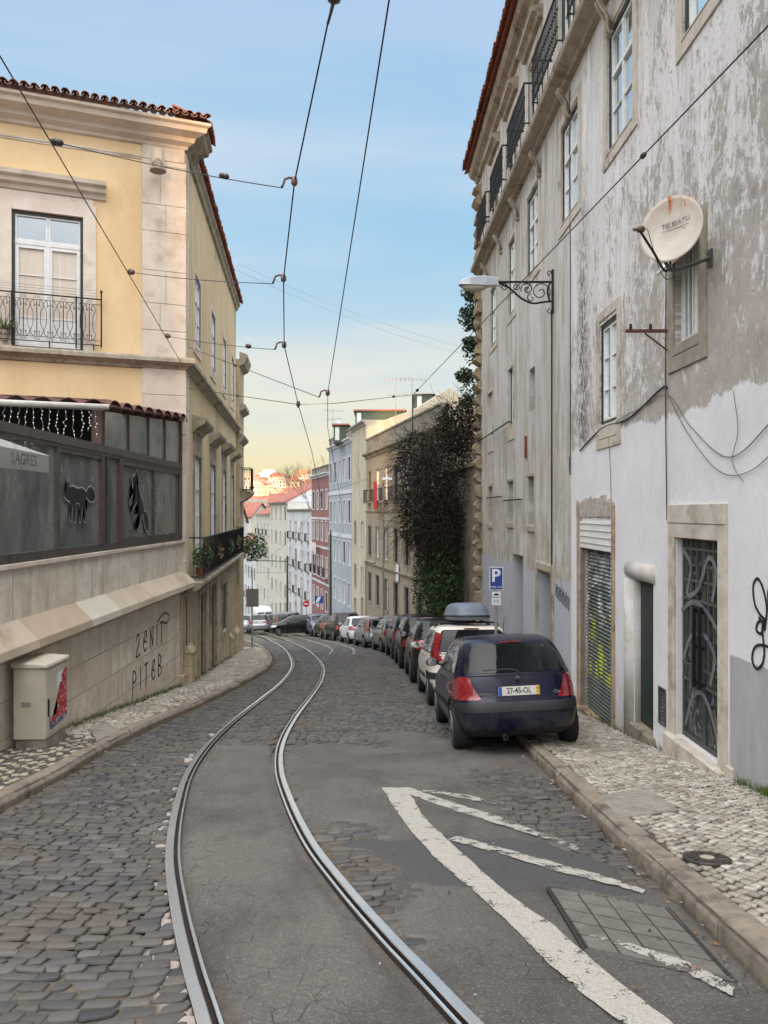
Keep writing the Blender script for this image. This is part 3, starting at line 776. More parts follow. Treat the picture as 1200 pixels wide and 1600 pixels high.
# ------------------------------------------------------------------ facade materials
def peel_mat():
    m, t, b = mat_base('peeling_lime_wall'); p = t.pos(); x, y, z = t.sep(p)
    q = t.map(t.comb(y, z, 0.0), (1, 1, 1))
    diag = t.map(q, (1.15, .62, 1), rot=(0, 0, R(-24)))
    warp = t.noise(q, 1.1, 4, .6)
    seam = t.math('ADD', 1.18, t.math('MULTIPLY', t.math('SUBTRACT', t.noise(t.map(q, (1, .3, 1)), 1.1, 8, .72), .5), .9))
    up = t.mr(t.math('SUBTRACT', z, seam), -.015, .015)                # 1 above the seam between rough and fresh plaster
    far = t.mr(y, 13.80, 13.86)                                        # the older stretch down the street
    n1 = t.noise(diag, 1.7, 13, .80, .6); n2 = t.noise(diag, 10, 9, .82, .5); n3 = t.noise(t.map(q, (3.2, .22, 1)), 1.6, 8, .68)
    nb = t.noise(q, .35, 3, .5)
    k = t.math('ADD', t.math('MULTIPLY', n1, .52), t.math('MULTIPLY', n2, .48))
    # more plaster lost towards the camera end and just above the seam
    k2 = t.math('ADD', k, t.mr(z, 1.1, 5.0, .055, -.02)); k2 = t.math('ADD', k2, t.mr(y, 6, 12, .035, -.012)); k2 = t.math('ADD', k2, t.math('MULTIPLY', t.math('SUBTRACT', nb, .5), .14))
    lost = t.mr(k2, .516, .536)
    paint = t.mix(t.mr(n3, .35, .7), L(218,216,216), L(192,189,187))
    raw = t.mix(t.mr(t.noise(q, 3, 8, .7), .35, .65), L(138,127,117), L(170,160,150))
    upper = t.mix(t.math('MULTIPLY', lost, .8), paint, raw); upper = t.mix(t.mr(t.noise(t.map(q, (4, .5, 1)), 2.2, 9, .78), .52, .66, 0, .5), upper, L(150,142,134))
    scratch = t.mr(t.noise(diag, 16, 9, .8), .56, .62)
    upper = t.mix(t.math('MULTIPLY', scratch, .5), upper, L(120,108,98))
    # lower fresh paint
    fresh = t.mix(t.mr(t.noise(q, .9, 8, .7), .35, .7), L(216,215,217), L(200,198,199))
    fresh = t.mix(t.mr(t.noise(q, 5, 8, .75), .60, .70, 0, .5), fresh, L(178,168,154))
    fresh = t.mix(t.math('MULTIPLY', t.mr(z, -2.7, -1.9, .55, 0), t.mr(t.noise(q, 1.7, 6), .4, .6)), fresh, L(176,168,155))
    # grey skirting paint nearest the camera
    gsk = t.math('MULTIPLY', t.mr(y, 7.70, 7.71, 1, 0), t.mr(t.math('ADD', z, t.math('MULTIPLY', t.noise(q, 5, 4), .05)), -1.41, -1.40, 1, 0))
    fresh = t.mix(gsk, fresh, t.mix(t.mr(t.noise(t.map(q, (2, .5, 1)), 2, 6, .7), .35, .7), L(150,149,151), L(170,168,169)))
    near = t.mix(up, fresh, upper)
    # the far stretch: beige runs and grey-blue skirting
    runs = t.mix(t.mr(n3, .38, .62), L(196,193,188), L(154,146,131))
    runs = t.mix(t.mr(t.noise(t.map(q, (1.3, .35, 1)), 1.1, 8, .72), .44, .62), runs, L(196,194,196))
    dk = t.mr(t.noise(t.map(q, (2.2, .28, 1)), 1.6, 9, .72), .55, .68)
    lowz = t.mr(z, -1.2, 2.6, 1, .05)
    runs = t.mix(t.math('MULTIPLY', dk, t.mr(z, -1.2, 3, .95, .4)), runs, L(112,100,84))
    fb = t.mix(t.math('MULTIPLY', t.mr(n1, .42, .58), lowz), runs, L(150,141,122))
    bl = t.math('MULTIPLY', t.mr(t.math('ADD', z, t.math('MULTIPLY', n2, .25)), -1.22, -1.16, 1, 0), t.mr(n1, .60, .57))
    fb = t.mix(bl, fb, L(168,170,178))
    col = t.mix(far, near, fb)
    # long dark run of mould under the balcony line
    mo = t.math('MULTIPLY', t.mr(t.math('ABSOLUTE', t.math('SUBTRACT', y, t.math('ADD', 12.95, t.math('MULTIPLY', warp, .25)))), .10, .42, 1, 0), t.mr(z, 1.0, 1.3))
    mo = t.math('MULTIPLY', mo, t.mr(z, 6.5, 3.8, 0, 1)); mo = t.math('MULTIPLY', mo, t.mr(n2, .44, .54))
    col = t.mix(t.math('MULTIPLY', mo, .85), col, L(72,66,60))
    soot = t.math('MULTIPLY', t.mr(t.noise(diag, 2.6, 12, .82), .555, .63), t.mr(y, 5.2, 8.4, 1, .12)); soot = t.math('MULTIPLY', soot, up)
    col = t.mix(t.math('MULTIPLY', soot, .8), col, L(70,64,60))
    # stains below the cornice
    col = t.mix(t.math('MULTIPLY', t.mr(z, 8.2, 7.2, 0, .5), t.math('MULTIPLY', t.mr(z, 5.6, 7.7), t.mr(n3, .4, .62))), col, L(130,118,98))
    # thin cracks and joints
    ck = t.math('LESS_THAN', t.voro(t.mix(.1, q, t.comb(warp, n1, 0.0)), .9, 'DISTANCE_TO_EDGE', 0), .004)
    t.put(b.inputs['Base Color'], col); b.inputs['Roughness'].default_value = .88; b.inputs['Specular IOR Level'].default_value = .25
    h = t.math('ADD', t.math('MULTIPLY', t.math('SUBTRACT', 1.0, t.math('MULTIPLY', lost, up)), .55), t.math('MULTIPLY', t.noise(diag, 9, 9, .72), .9))
    t.put(b.inputs['Normal'], t.bump(h, .55, .03))
    return m
M_PEEL = peel_mat()
M_STONE = pm('window_stone', L(170,160,146), L(194,185,172), 5, .8, bump=.35, bscale=50, c3=L(138,127,112))
M_LEDGE = pm('weathered_ledge', L(140,129,112), L(172,162,146), 4, .85, bump=.5, bscale=30, c3=L(104,93,76))
M_DARKW = pm('green_black_frame', L(26,34,32), L(38,46,42), 12, .45)
M_WHITEW = pm('white_sash', L(206,206,204), L(222,222,220), 9, .45)
M_CURT = pm('curtain', L(196,184,170), L(214,204,192), 3, .9, stretch=(9, 9, .3))
M_BLACK = pm('black_iron', L(22,22,24), L(34,33,33), 20, .5, metal=.3)
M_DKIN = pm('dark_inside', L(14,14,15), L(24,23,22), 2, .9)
def glass_mat(name, tint, met=.85, rough=.03, base=(.02,.02,.02)):
    m, t, b = mat_base(name); p = t.pos()
    g = t.new('ShaderNodeBsdfGlossy'); t.put(g.inputs['Color'], tint); g.inputs['Roughness'].default_value = rough
    nb = t.bump(t.noise(p, 1.3, 2, .4), .12, .02); t.l.new(nb, g.inputs['Normal'])
    d = t.new('ShaderNodeBsdfDiffuse'); t.put(d.inputs[0], t.mix(t.mr(t.noise(p, 2.2, 5), .35, .65), base, tuple(min(1, c*2.2) for c in base)))
    mx = t.new('ShaderNodeMixShader'); fr = t.new('ShaderNodeFresnel'); fr.inputs[0].default_value = 1.5
    t.put(mx.inputs[0], t.math('ADD', met*.5, t.math('MULTIPLY', fr.outputs[0], .9), clamp=True))
    t.l.new(d.outputs[0], mx.inputs[1]); t.l.new(g.outputs[0], mx.inputs[2])
    o = [n for n in t.n if n.type == 'OUTPUT_MATERIAL'][0]; t.l.new(mx.outputs[0], o.inputs[0]); t.n.remove(b)
    return m
M_GLASS = glass_mat('sky_glass', (.86,.92,.96), 1.2)
M_GLASSM = glass_mat('soft_glass', (.8,.86,.9), .62)
M_GLASSD = glass_mat('dim_glass', (.7,.74,.76), .22, .05, (.012,.013,.015))
M_TILE = pm('clay_tiles', L(120,62,46), L(158,88,64), 7, .8, bump=.4, bscale=40, c3=L(84,54,44))
M_TILEW = pm('weathered_tile_ends', L(150,132,118), L(108,72,56), 14, .85, bump=.3, bscale=40, c3=L(70,58,50))

def sash(F, root, a0, a1, z0, z1, rec, cols=2, rows=3, w_out=.05, outer=M_DARKW, inner=M_WHITEW, glass=M_GLASS, transom=None, name='window', curtain=None):
    """window: frame mesh with pane children, standing in a recess of depth rec"""
    mb = MB(); ring(F, mb, a0+.002, a1-.002, z0+.002, z1-.002, w_out, -rec+.02, -rec+.085)
    fr = part(name, mb, outer, root)
    mb = MB(); b0, b1, c0, c1 = a0+w_out, a1-w_out, z0+w_out, z1-w_out
    o0, o1 = -rec+.022, -rec+.065
    ring(F, mb, b0, b1, c0, c1, .045, o0, o1)
    mid = (b0+b1)/2
    if cols >= 2: F.box(mb, mid-.035, mid+.035, c0+.045, c1-.045, o0, o1+.004)
    tz = c0+(c1-c0)*transom if transom else None
    if tz: F.box(mb, b0+.045, b1-.045, tz-.035, tz+.035, o0-.002, o1+.008)
    zt = tz if tz else c1
    for i in range(1, rows):
        zz = c0+(zt-c0)*i/rows
        F.box(mb, b0+.045, mid-.035, zz-.011, zz+.011, o0+.004, o1-.008); F.box(mb, mid+.035, b1-.045, zz-.011, zz+.011, o0+.004, o1-.008)
    part('sash', mb, inner, fr)
    mb = MB(); mb.quad(F.p(b0, c0, -rec+.03), F.p(b1, c0, -rec+.03), F.p(b1, c1, -rec+.03), F.p(b0, c1, -rec+.03))
    part('pane', mb, glass, fr)
    return fr

# ------------------------------------------------------------------ the tall building on the right
FR = Frame(3.6, 0, -.0167, 1)          # outward normal points to -x
def rs(u, off=0.0):       # position along the right wall for a photo column
    return (3.6-off)/((u-600)/1200+.0167)
EAVE = 11.35; CORN = 25.45
rb = thing('apartment_building', 'tall weathered white and grey building with peeling plaster along the right side of the street', 'building', (3.55, 8, gz(8)))
up = [(7.72,8.87,5.45,7.25), (10.54,11.70,5.43,7.25), (13.33,14.54,5.4,7.2), (16.5,17.7,5.35,7.15), (19.2,20.1,5.1,6.95), (22.1,23.1,4.95,6.6), (4.8,6.0,5.45,7.25)]
top3 = [(rs(780)-.6, rs(780)+.6)]
tw = [(5.2,6.3),(8.0,9.1),(10.9,12.0),(13.6,14.7),(16.4,17.5),(19.1,20.1),(21.8,22.7)]
ops = [(a, b, c, d, .11) for a, b, c, d in up]
ops += [(a, b, 8.02, 10.05, .16) for a, b in tw]
ops += [(11.22,12.10,1.36,2.92,.11), (8.40,9.10,1.98,3.12,.16), (19.45,20.1,2.26,3.7,.14), (16.9,17.5,2.28,3.22,.3), (22.7,23.6,2.0,3.6,.06)]
ops += [(19.5,20.2,-.27,.78,.22), (17.0,17.6,-.3,.79,.22), (22.9,23.5,-.35,.75,.22)]
ops += [(11.45,13.17,-3.35,-.16,.14), (9.80,10.52,-3.1,-.86,.14), (7.90,9.06,-2.62,-.13,.13), (9.38,9.60,-2.62,-2.18,.08), (15.3,16.5,-4.6,-1.25,.35), (18.2,19.6,-4.9,-1.05,.4)]
mb = MB(); wall_open(mb, FR, -3, CORN, -8.5, 7.62, [q for q in ops if q[3] < 7.62])
wall_open(mb, FR, -3, CORN, 7.62, EAVE, [q for q in ops if q[2] > 7.62])
e0, e1 = FR.p(CORN, 0, 0), FR.p(CORN, 0, -11); b0, b1 = FR.p(-3, 0, 0), FR.p(-3, 0, -11)
def wallq(mb, a, b, z0, z1, m=0): mb.quad((a[0], a[1], z0), (b[0], b[1], z0), (b[0], b[1], z1), (a[0], a[1], z1), m)
wallq(mb, e0, e1, -8.5, EAVE); wallq(mb, e1, b1, -8.5, EAVE); wallq(mb, b1, b0, -8.5, EAVE)
part('wall', mb, M_PEEL, rb, recalc=False)
# windows
SUR = MB(); 
for i, (a, b, c, d) in enumerate(up):
    sash(FR, rb, a, b, c, d, .11, rows=2, w_out=.06, transom=.64)
    s_ = MB(); ring(FR, s_, a-.17, b+.17, c-.20, d+.20, .168, -.05, .022); 
    FR.box(s_, a-.002, b+.002, c-.032, c-.002, -.05, .03)
    part('window_surround', s_, M_STONE, rb, bevel=.006)
for i, (a, b) in enumerate(tw):
    sash(FR, rb, a, b, 8.02, 10.05, .16, rows=2, w_out=.06, transom=.7, name='balcony_door')
    s_ = MB(); ring(FR, s_, a-.2, b+.2, 8.0, 10.3, .198, -.05, .03, bottom=False); part('door_surround', s_, M_STONE, rb, bevel=.006)
    s_ = MB(); FR.prism(s_, [(0,10.36),(.10,10.38),(.14,10.46),(.24,10.52),(.24,10.60),(0,10.66)], a-.32, b+.32); part('lintel_cornice', s_, M_LEDGE, rb)
sash(FR, rb, 11.22, 12.10, 1.36, 2.92, .11, rows=3, w_out=.05)
s_ = MB(); ring(FR, s_, 11.07, 12.25, .98, 3.12, .148, -.05, .02); FR.box(s_, 11.22, 12.10, 1.13, 1.33, -.05, .026); part('window_surround', s_, M_STONE, rb, bevel=.006)
fr = sash(FR, rb, 8.40, 9.10, 1.98, 3.12, .16, cols=2, rows=1, w_out=.02, outer=M_WHITEW, inner=M_WHITEW, glass=M_GLASSD)
s_ = MB()
for k in range(5): FR.box(s_, 8.52+k*.12, 8.545+k*.12, 2.0, 3.1, -.09, -.07)
part('window_bars', s_, M_WHITEW, fr)
s_ = MB(); ring(FR, s_, 8.22, 9.28, 1.66, 3.32, .178, -.05, .025); FR.box(s_, 8.40, 9.10, 1.84, 1.96, -.05, .03); part('window_surround', s_, pm('dark_stone', L(128,118,104), L(158,148,134), 6, .85, bump=.5, bscale=60), rb, bevel=.006)
s_ = MB(); s_.add([FR.p(8.36, 3.12, .0), FR.p(9.14, 3.12, .0), FR.p(9.14, 2.82, .22), FR.p(8.36, 2.82, .22), FR.p(8.36, 3.10, -.02), FR.p(9.14, 3.10, -.02), FR.p(9.14, 2.80, .20), FR.p(8.36, 2.80, .20)], [(0,1,2,3),(7,6,5,4),(0,4,5,1),(1,5,6,2),(2,6,7,3),(3,7,4,0)])
part('window_hood', s_, M_WHITEW, rb)
sash(FR, rb, 19.45, 20.1, 2.26, 3.7, .14, rows=3, w_out=.05)
s_ = MB(); ring(FR, s_, 19.3, 20.25, 1.85, 3.85, .148, -.05, .02); FR.box(s_, 19.45, 20.1, 2.0, 2.22, -.05, .024); part('window_surround', s_, M_STONE, rb)
s_ = MB(); FR.box(s_, 16.92, 17.48, 2.3, 2.72, -.28, -.25); part('shutter_board', s_, M_DKIN, rb)
s_ = MB(); ring(FR, s_, 22.6, 23.7, 1.8, 3.7, .098, -.02, .02); part('blind_window_surround', s_, M_STONE, rb)
for (a, b, c, d) in ((19.5,20.2,-.27,.78), (17.0,17.6,-.3,.79), (22.9,23.5,-.35,.75)):
    s_ = MB(); FR.box(s_, a-.06, b+.06, c-.14, c-.003, -.04, .05); part('niche_sill', s_, M_LEDGE, rb, bevel=.01); s_ = MB(); FR.box(s_, a-.05, b+.05, d+.003, d+.09, -.04, .035); part('niche_lintel', s_, M_LEDGE, rb, bevel=.01)
    s_ = MB(); FR.box(s_, a+.02, b-.02, c+.01, d-.3, -.20, -.185); part('niche_panel', s_, M_DKIN, rb)
# balcony ledges with railings
mb = MB(); FR.prism(mb, [(0,7.74),(.10,7.76),(.13,7.81),(.24,7.84),(.32,7.87),(.34,7.92),(.34,7.98),(0,8.0)], -3, CORN-.2); part('balcony_ledge', mb, M_LEDGE, rb)
for k in range(9):
    s = 4.2+k*2.42; mb = MB()
    pts = [FR.p(s, 7.62-.62*math.sin(q*.5*math.pi)*1.0, .03+.36*(1-math.cos(.5*math.pi*(1-q)))) for q in [i/10 for i in range(11)]]
    for o in (-.05, .05):
        mb.tube(spline([FR.p(s+o, 7.62, .24), FR.p(s+o, 7.52, .20), FR.p(s+o, 7.36, .10), FR.p(s+o, 7.22, .09), FR.p(s+o, 7.12, .05), FR.p(s+o, 7.14, .01)], 3), .026, 7)
    mb.tube([FR.p(s, 7.60, .18), FR.p(s, 7.40, .08), FR.p(s, 7.2, .03)], .036, 8)
    part('ledge_corbel', mb, M_LEDGE, rb, smooth=True)
for (a, b) in tw:
    a -= .45; b += .45; mb = MB()
    P = [(a, .03), (a, .42), (b, .42), (b, .03)]
    for z in (8.07, 8.90): mb.tube([FR.p(s, z, o) for s, o in P], .018 if z < 8.5 else .024, 6)
    n = int((b-a)/.105)
    for i in range(n+1):
        s = a+(b-a)*i/n; mb.tube([FR.p(s, 8.0, .42), FR.p(s, 8.9, .42)], .010, 5)
        for zz in (8.3, 8.6): mb.lathe(FR.p(s, zz, .42), (0, 0, 1), [(.011, -.03), (.024, 0), (.011, .03)], 6)
    for i in range(1, 4):
        for s in (a, b): mb.tube([FR.p(s, 8.0, .42*i/4+.01), FR.p(s, 8.9, .42*i/4+.01)], .010, 5)
    part('balcony_railing', mb, M_BLACK, rb)
# main cornice and tiled eaves
mb = MB(); FR.prism(mb, [(0,10.95),(.10,10.98),(.14,11.08),(.28,11.16),(.34,11.28),(.34,11.36),(0,11.36)], -3, CORN+.3); part('cornice', mb, M_LEDGE, rb)
def tiles(F, a0, a1, z, o_edge, depth, pitch=.35, st=.21, root=None, rise=.4, mats=None, name='roof_tiles', under=True):
    mb = MB(); n = int((a1-a0)/st); o_back = o_edge-depth; zb = z+depth*rise
    for i in range(n):
        a = a0+st*(i+.5); dz = rng.uniform(-.008, .008); od = rng.uniform(-.02, .02)
        for (cov, r_, zo) in ((1, st*.42, .05), (0, st*.40, 0.0)):
            c = a + (0 if cov else st*.5); k = 7; V = []
            for (oo, zz) in ((o_edge+od, z+zo), (o_back, zb+zo)):
                for rr in (r_, r_-.018):
                    for j in range(k):
                        q = math.pi*j/(k-1); 
                        V.append(F.p(c+rr*math.cos(q), zz+dz+(1 if cov else -1)*rr*math.sin(q)*.85+(0 if cov else .05), oo))
            fs = []
            for j in range(k-1):
                fs += [(j, j+1, 2*k+j+1, 2*k+j), (k+j, 3*k+j, 3*k+j+1, k+j+1)]
            mb.add(V, fs, 0); mb.add([V[j] for j in range(2*k)], [(j, j+1, k+j+1, k+j) for j in range(k-1)], 1)
    return part(name, mb, mats or [M_TILE, M_TILEW], root, smooth=False)
tiles(FR, -3, CORN+.5, 11.46, .56, 1.2, root=rb); 
mb = MB(); FR.prism(mb, [(.46,11.37),(.46,11.40),(-.9,11.86),(-.9,11.83)], -3, CORN+.45); 
mb.quad(FR.p(-3, 11.5, .2), FR.p(CORN+.4, 11.5, .2), FR.p(CORN+.4, 14.0, -6), FR.p(-3, 14.0, -6)); mb.quad(FR.p(-3, 14.0, -6), FR.p(CORN+.4, 14.0, -6), FR.p(CORN+.4, 11.4, -11.2), FR.p(-3, 11.4, -11.2))
mb.add([FR.p(CORN, EAVE, 0), FR.p(CORN, 13.9, -6), FR.p(CORN, EAVE, -11)], [(0,1,2)]); part('roof', mb, M_TILE, rb, recalc=False)
# rusticated corner stones
mb = MB(); z = -8.4; i = 0
while z < 10.7:
    h = rng.uniform(.34, .5); wd = .55 if i % 2 else .34; j = lambda: rng.uniform(-.05, .05)
    s0, s1 = CORN-wd, CORN+.16
    front = []
    for (zz, oo) in ((z+.03, .02), (z+.08, .15+j()), (z+h*.5, .22+j()), (z+h-.08, .15+j()), (z+h-.02, .02)): front.append((oo, zz))
    prof = [(-.4, z+.03)]+front+[(-.4, z+h-.02)]
    FR.prism(mb, prof, s0+j(), s1+j()*.8); z += h; i += 1
o = part('corner_stones', mb, pm('rough_corner_stone', L(132,116,92), L(174,156,128), 5, .9, bump=.8, bscale=14, bdist=.05, c3=L(96,84,66)), rb)
# roller shutter opening
mb = MB(); FR.box(mb, 11.45, 13.17, -.60, -.16, -.10, .02)
part('shutter_box', mb, M_WHITEW, rb)
mb = MB(); 
for k in range(4): FR.box(mb, 11.47, 13.15, -.19-k*.105, -.19-k*.105+.012-.02, .02, .034)
part('shutter_box_louvres', mb, pm('louvre', L(170,166,158), L(150,146,138), 9, .7), rb)
def shutter_mat():
    m, t, b = mat_base('graffitied_shutter'); p = t.pos(); x, y, z = t.sep(p)
    c = t.mix(t.mr(t.noise(p, 4, 6), .35, .65), L(76,82,78), L(104,110,104))
    n = t.noise(t.map(t.comb(y, z, 0.0), (2.4, 1.3, 1)), 1.5, 5, .6, 1.6)
    g1 = t.math('MULTIPLY', t.mr(n, .50, .54), t.mr(n, .60, .56)); 
    c = t.mix(t.math('MULTIPLY', g1, t.mr(z, -1.9, -1.7)), c, L(200,202,204))
    n2 = t.noise(t.map(t.comb(y, z, 0.0), (3.4, 1.0, 1), (4, 2, 0)), 1.4, 4, .6, 1.2)
    c = t.mix(t.math('MULTIPLY', t.mr(n2, .50, .56), t.math('MULTIPLY', t.mr(z, -2.8, -2.6), t.mr(z, -1.5, -1.8))), c, L(168,172,52))
    t.put(b.inputs['Base Color'], c); b.inputs['Roughness'].default_value = .5; b.inputs['Metallic'].default_value = .25
    return m
mb = MB(); n = 44
for k in range(n):
    z = -3.30+k*(2.70/n); h = 2.70/n
    FR.prism(mb, [(-.12, z), (-.085, z+h*.3), (-.075, z+h*.55), (-.095, z+h*.85), (-.12, z+h)], 11.50, 13.12)
part('roller_shutter', mb, shutter_mat(), rb)
mb = MB(); FR.box(mb, 13.17, 13.36, -3.6, .14, -.1, .03); FR.box(mb, 11.33, 11.45, -3.4, .10, -.1, .03); FR.box(mb, 11.33, 13.36, -3.55, -3.32, -.15, .035)
part('door_surround', mb, pm('rusty_stone', L(142,120,100), L(170,150,128), 6, .85, bump=.6, bscale=30, c3=L(92,66,50)), rb, bevel=.01)
mb = MB(); r = random.Random(4)
for k in range(26):
    a = 11.35+k*.078; FR.box(mb, a, a+.10, -.10+r.uniform(-.01, .02), .16+r.uniform(0, .14)*(1 if 4 < k < 20 else .4), -.02, .015+r.uniform(0, .02))
part('broken_render', mb, pm('broken_render', L(182,174,166), L(150,140,130), 9, .9, bump=.9, bscale=18, bdist=.04), rb, bevel=.02)
# narrow rounded doorway
mb = MB()
prof = []
mb.tube([FR.p(10.66, -3.3, -.06), FR.p(10.66, -.92, -.06)], .15, 14); mb.tube([FR.p(10.72, -.80, -.05), FR.p(9.74, -.80, -.05)], .13, 14)
part('plastered_jamb', mb, pm('plaster_jamb', L(188,184,184), L(170,162,150), 3, .88, bump=.5, bscale=20, c3=L(150,140,126)), rb, smooth=True)
mb = MB(); FR.box(mb, 9.81, 10.51, -2.86, -.88, -.13, -.09); FR.box(mb, 9.92, 10.4, -2.6, -1.9, -.09, -.075); FR.box(mb, 9.92, 10.4, -1.7, -1.0, -.09, -.075); part('door', mb, pm('dark_green_door', L(24,36,32), L(34,48,42), 6, .5), rb)
mb = MB(); FR.box(mb, 9.72, 10.55, -3.3, -2.87, -.12, .07); part('door_step', mb, M_KERB, rb, bevel=.015)
mb = MB(); ring(FR, mb, 9.37, 9.61, -2.63, -2.17, .02, -.02, .012)
for k in range(9): FR.box(mb, 9.40, 9.59, -2.6+k*.045, -2.58+k*.045, -.04, -.02)
part('vent_grille', mb, pm('grille', L(58,58,60), L(84,84,86), 20, .6), rb)
# barred double door
mb = MB(); ring(FR, mb, 7.75, 9.24, -2.85, -.13, .17, -.06, .035, bottom=False); FR.box(mb, 7.75, 9.24, -.13, .09, -.06, .045); FR.box(mb, 7.62, 7.75, -3.0, -2.55, -.06, .03)
part('door_surround', mb, M_STONE, rb, bevel=.008)
mb = MB(); FR.box(mb, 7.76, 9.23, -3.2, -2.63, -.28, .10); part('door_step', mb, M_STONE, rb, bevel=.015)
def dglass():
    m, t, b = mat_base('smeared_door_glass'); p = t.pos(); x, y, z = t.sep(p)
    q = t.comb(y, z, 0.0); c = t.mix(t.mr(t.noise(q, 3, 6), .35, .65), L(44,50,49), L(74,82,80))
    n = t.noise(t.map(q, (1.6, 1.1, 1)), 1.5, 2, .4, 2.6)
    g = t.math('MULTIPLY', t.mr(n, .47, .49), t.mr(n, .535, .515))
    c = t.mix(t.math('MULTIPLY', g, .7), c, L(132,136,140))
    t.put(b.inputs['Base Color'], c); b.inputs['Roughness'].default_value = .2
    return m
M_DG = dglass()
dr = part('door', (lambda m_: (ring(FR, m_, 7.91, 8.48, -2.61, -.14, .05, -.12, -.07), ring(FR, m_, 8.482, 9.055, -2.61, -.14, .05, -.12, -.07), m_)[2])(MB()), pm('grey_green_steel', L(50,54,52), L(68,72,69), 12, .5), rb)
mb = MB(); mb.quad(FR.p(7.93,-2.59,-.10), FR.p(9.04,-2.59,-.10), FR.p(9.04,-.16,-.10), FR.p(7.93,-.16,-.10)); part('pane', mb, M_DG, dr)
mb = MB()
for s in (8.05, 8.19, 8.33, 8.62, 8.76, 8.90): FR.box(mb, s-.011, s+.011, -1.9, -.18, -.07, -.048)
for z in (-.42, -.78, -1.0, -1.75, -1.93): FR.box(mb, 7.96, 9.02, z-.014, z+.014, -.072, -.052)
for s in (8.19, 8.76):
    for z in (-.6,): FR.box(mb, s-.1, s+.1, z-.012, z+.012, -.07, -.045)
for (cs, cz) in ((8.2, -2.3), (8.75, -2.15)):
    P = [(cs, cz+.18), (cs+.09, cz), (cs, cz-.18), (cs-.09, cz), (cs, cz+.18)]
    mb.tube([FR.p(s, z, -.06) for s, z in P], .010, 5)
part('door_bars', mb, pm('grey_steel_bars', L(62,64,62), L(84,86,83), 14, .5), dr)
mb = MB()
for s in (8.41, 8.56):
    FR.box(mb, s-.02, s+.02, -1.95, -1.05, -.01, .02)
    for z in (-1.9, -1.5, -1.1): FR.box(mb, s-.012, s+.012, z-.02, z+.02, -.05, -.01)
FR.box(mb, 8.37, 8.6, -1.07, -1.04, -.015, .015)
part('handle', mb, M_BLACK, dr)
mb = MB()
for pts_ in ([(8.95,-.45),(8.75,-.62),(8.85,-.95),(8.55,-.85),(8.3,-.5),(8.12,-.62),(8.2,-.95)], [(9.0,-1.15),(8.7,-1.02),(8.35,-1.08),(8.0,-1.3)], [(8.95,-1.7),(8.75,-1.42),(8.4,-1.35),(8.15,-1.55),(8.25,-1.85)], [(8.9,-2.45),(8.7,-2.1),(8.45,-2.0),(8.2,-2.2),(8.05,-2.5)]):
    FR.stroke(mb, [(p.x, p.y) for p in spline([(a, b, 0) for a, b in pts_], 6)], .055, -.042)
part('pale_graffiti', mb, pm('pale_spray', L(78,80,80), L(112,114,115), 9, .7), dr)
mb = MB(); FR.box(mb, 15.35, 16.45, -4.4, -1.3, -.33, -.28); part('door', mb, pm('old_dark_wood', L(44,40,36), L(66,60,52), 5, .7, stretch=(6,6,1)), rb)
mb = MB(); FR.box(mb, 18.25, 19.55, -4.8, -1.1, -.38, -.33)
for k in range(7): FR.box(mb, 18.3+k*.18, 18.32+k*.18, -4.7, -1.15, -.33, -.30)
part('garage_door', mb, pm('charcoal_door', L(40,38,36), L(58,54,50), 5, .7), rb)
mb = MB(); ring(FR, mb, 15.12, 16.68, -4.8, -1.05, .178, -.05, .04, bottom=False); part('door_surround', mb, M_LEDGE, rb, bevel=.02)
# painted graffiti on the wall
M_SPRAY = pm('black_spray', L(18,17,19), L(30,28,31), 20, .6)
mb = MB()
loop = spline([(q, w_, 0) for q, w_ in [(7.02,-1.08),(6.98,-.88),(7.05,-.70),(7.15,-.62),(7.23,-.70),(7.20,-.86),(7.10,-.95),(7.00,-.99),(7.13,-1.02),(7.17,-1.10),(7.08,-1.12),(7.06,-1.02),(7.12,-.98)]], 6)
FR.stroke(mb, [(p.x, p.y) for p in loop], .028, .006)
loop = spline([(q, w_, 0) for q, w_ in [(6.9,-1.22),(7.02,-1.22),(7.14,-1.24),(7.22,-1.3),(7.24,-1.4),(7.16,-1.46),(7.06,-1.40),(7.02,-1.28),(7.05,-1.1),(7.0,-.98)]], 6)
FR.stroke(mb, [(p.x, p.y) for p in loop], .026, .010)
loop = spline([(q, w_, 0) for q, w_ in [(6.86,-.62),(6.95,-.72),(6.93,-.9),(6.85,-1.05),(6.8,-1.2)]], 6); FR.stroke(mb, [(p.x, p.y) for p in loop], .03, .008)
part('black_graffiti', mb, M_SPRAY, rb)
mb = MB()
for k in range(5):
    loop = spline([(15.0-k*.22+a, -1.35+b_-k*.03, 0) for a, b_ in [(0,0),(-.04,-.3),(-.12,-.05),(-.15,-.33),(-.2,-.1),(-.1,-.2)]], 4); FR.stroke(mb, [(p.x, p.y) for p in loop], .014, .005+.002*k)
part('small_graffiti', mb, M_SPRAY, rb)
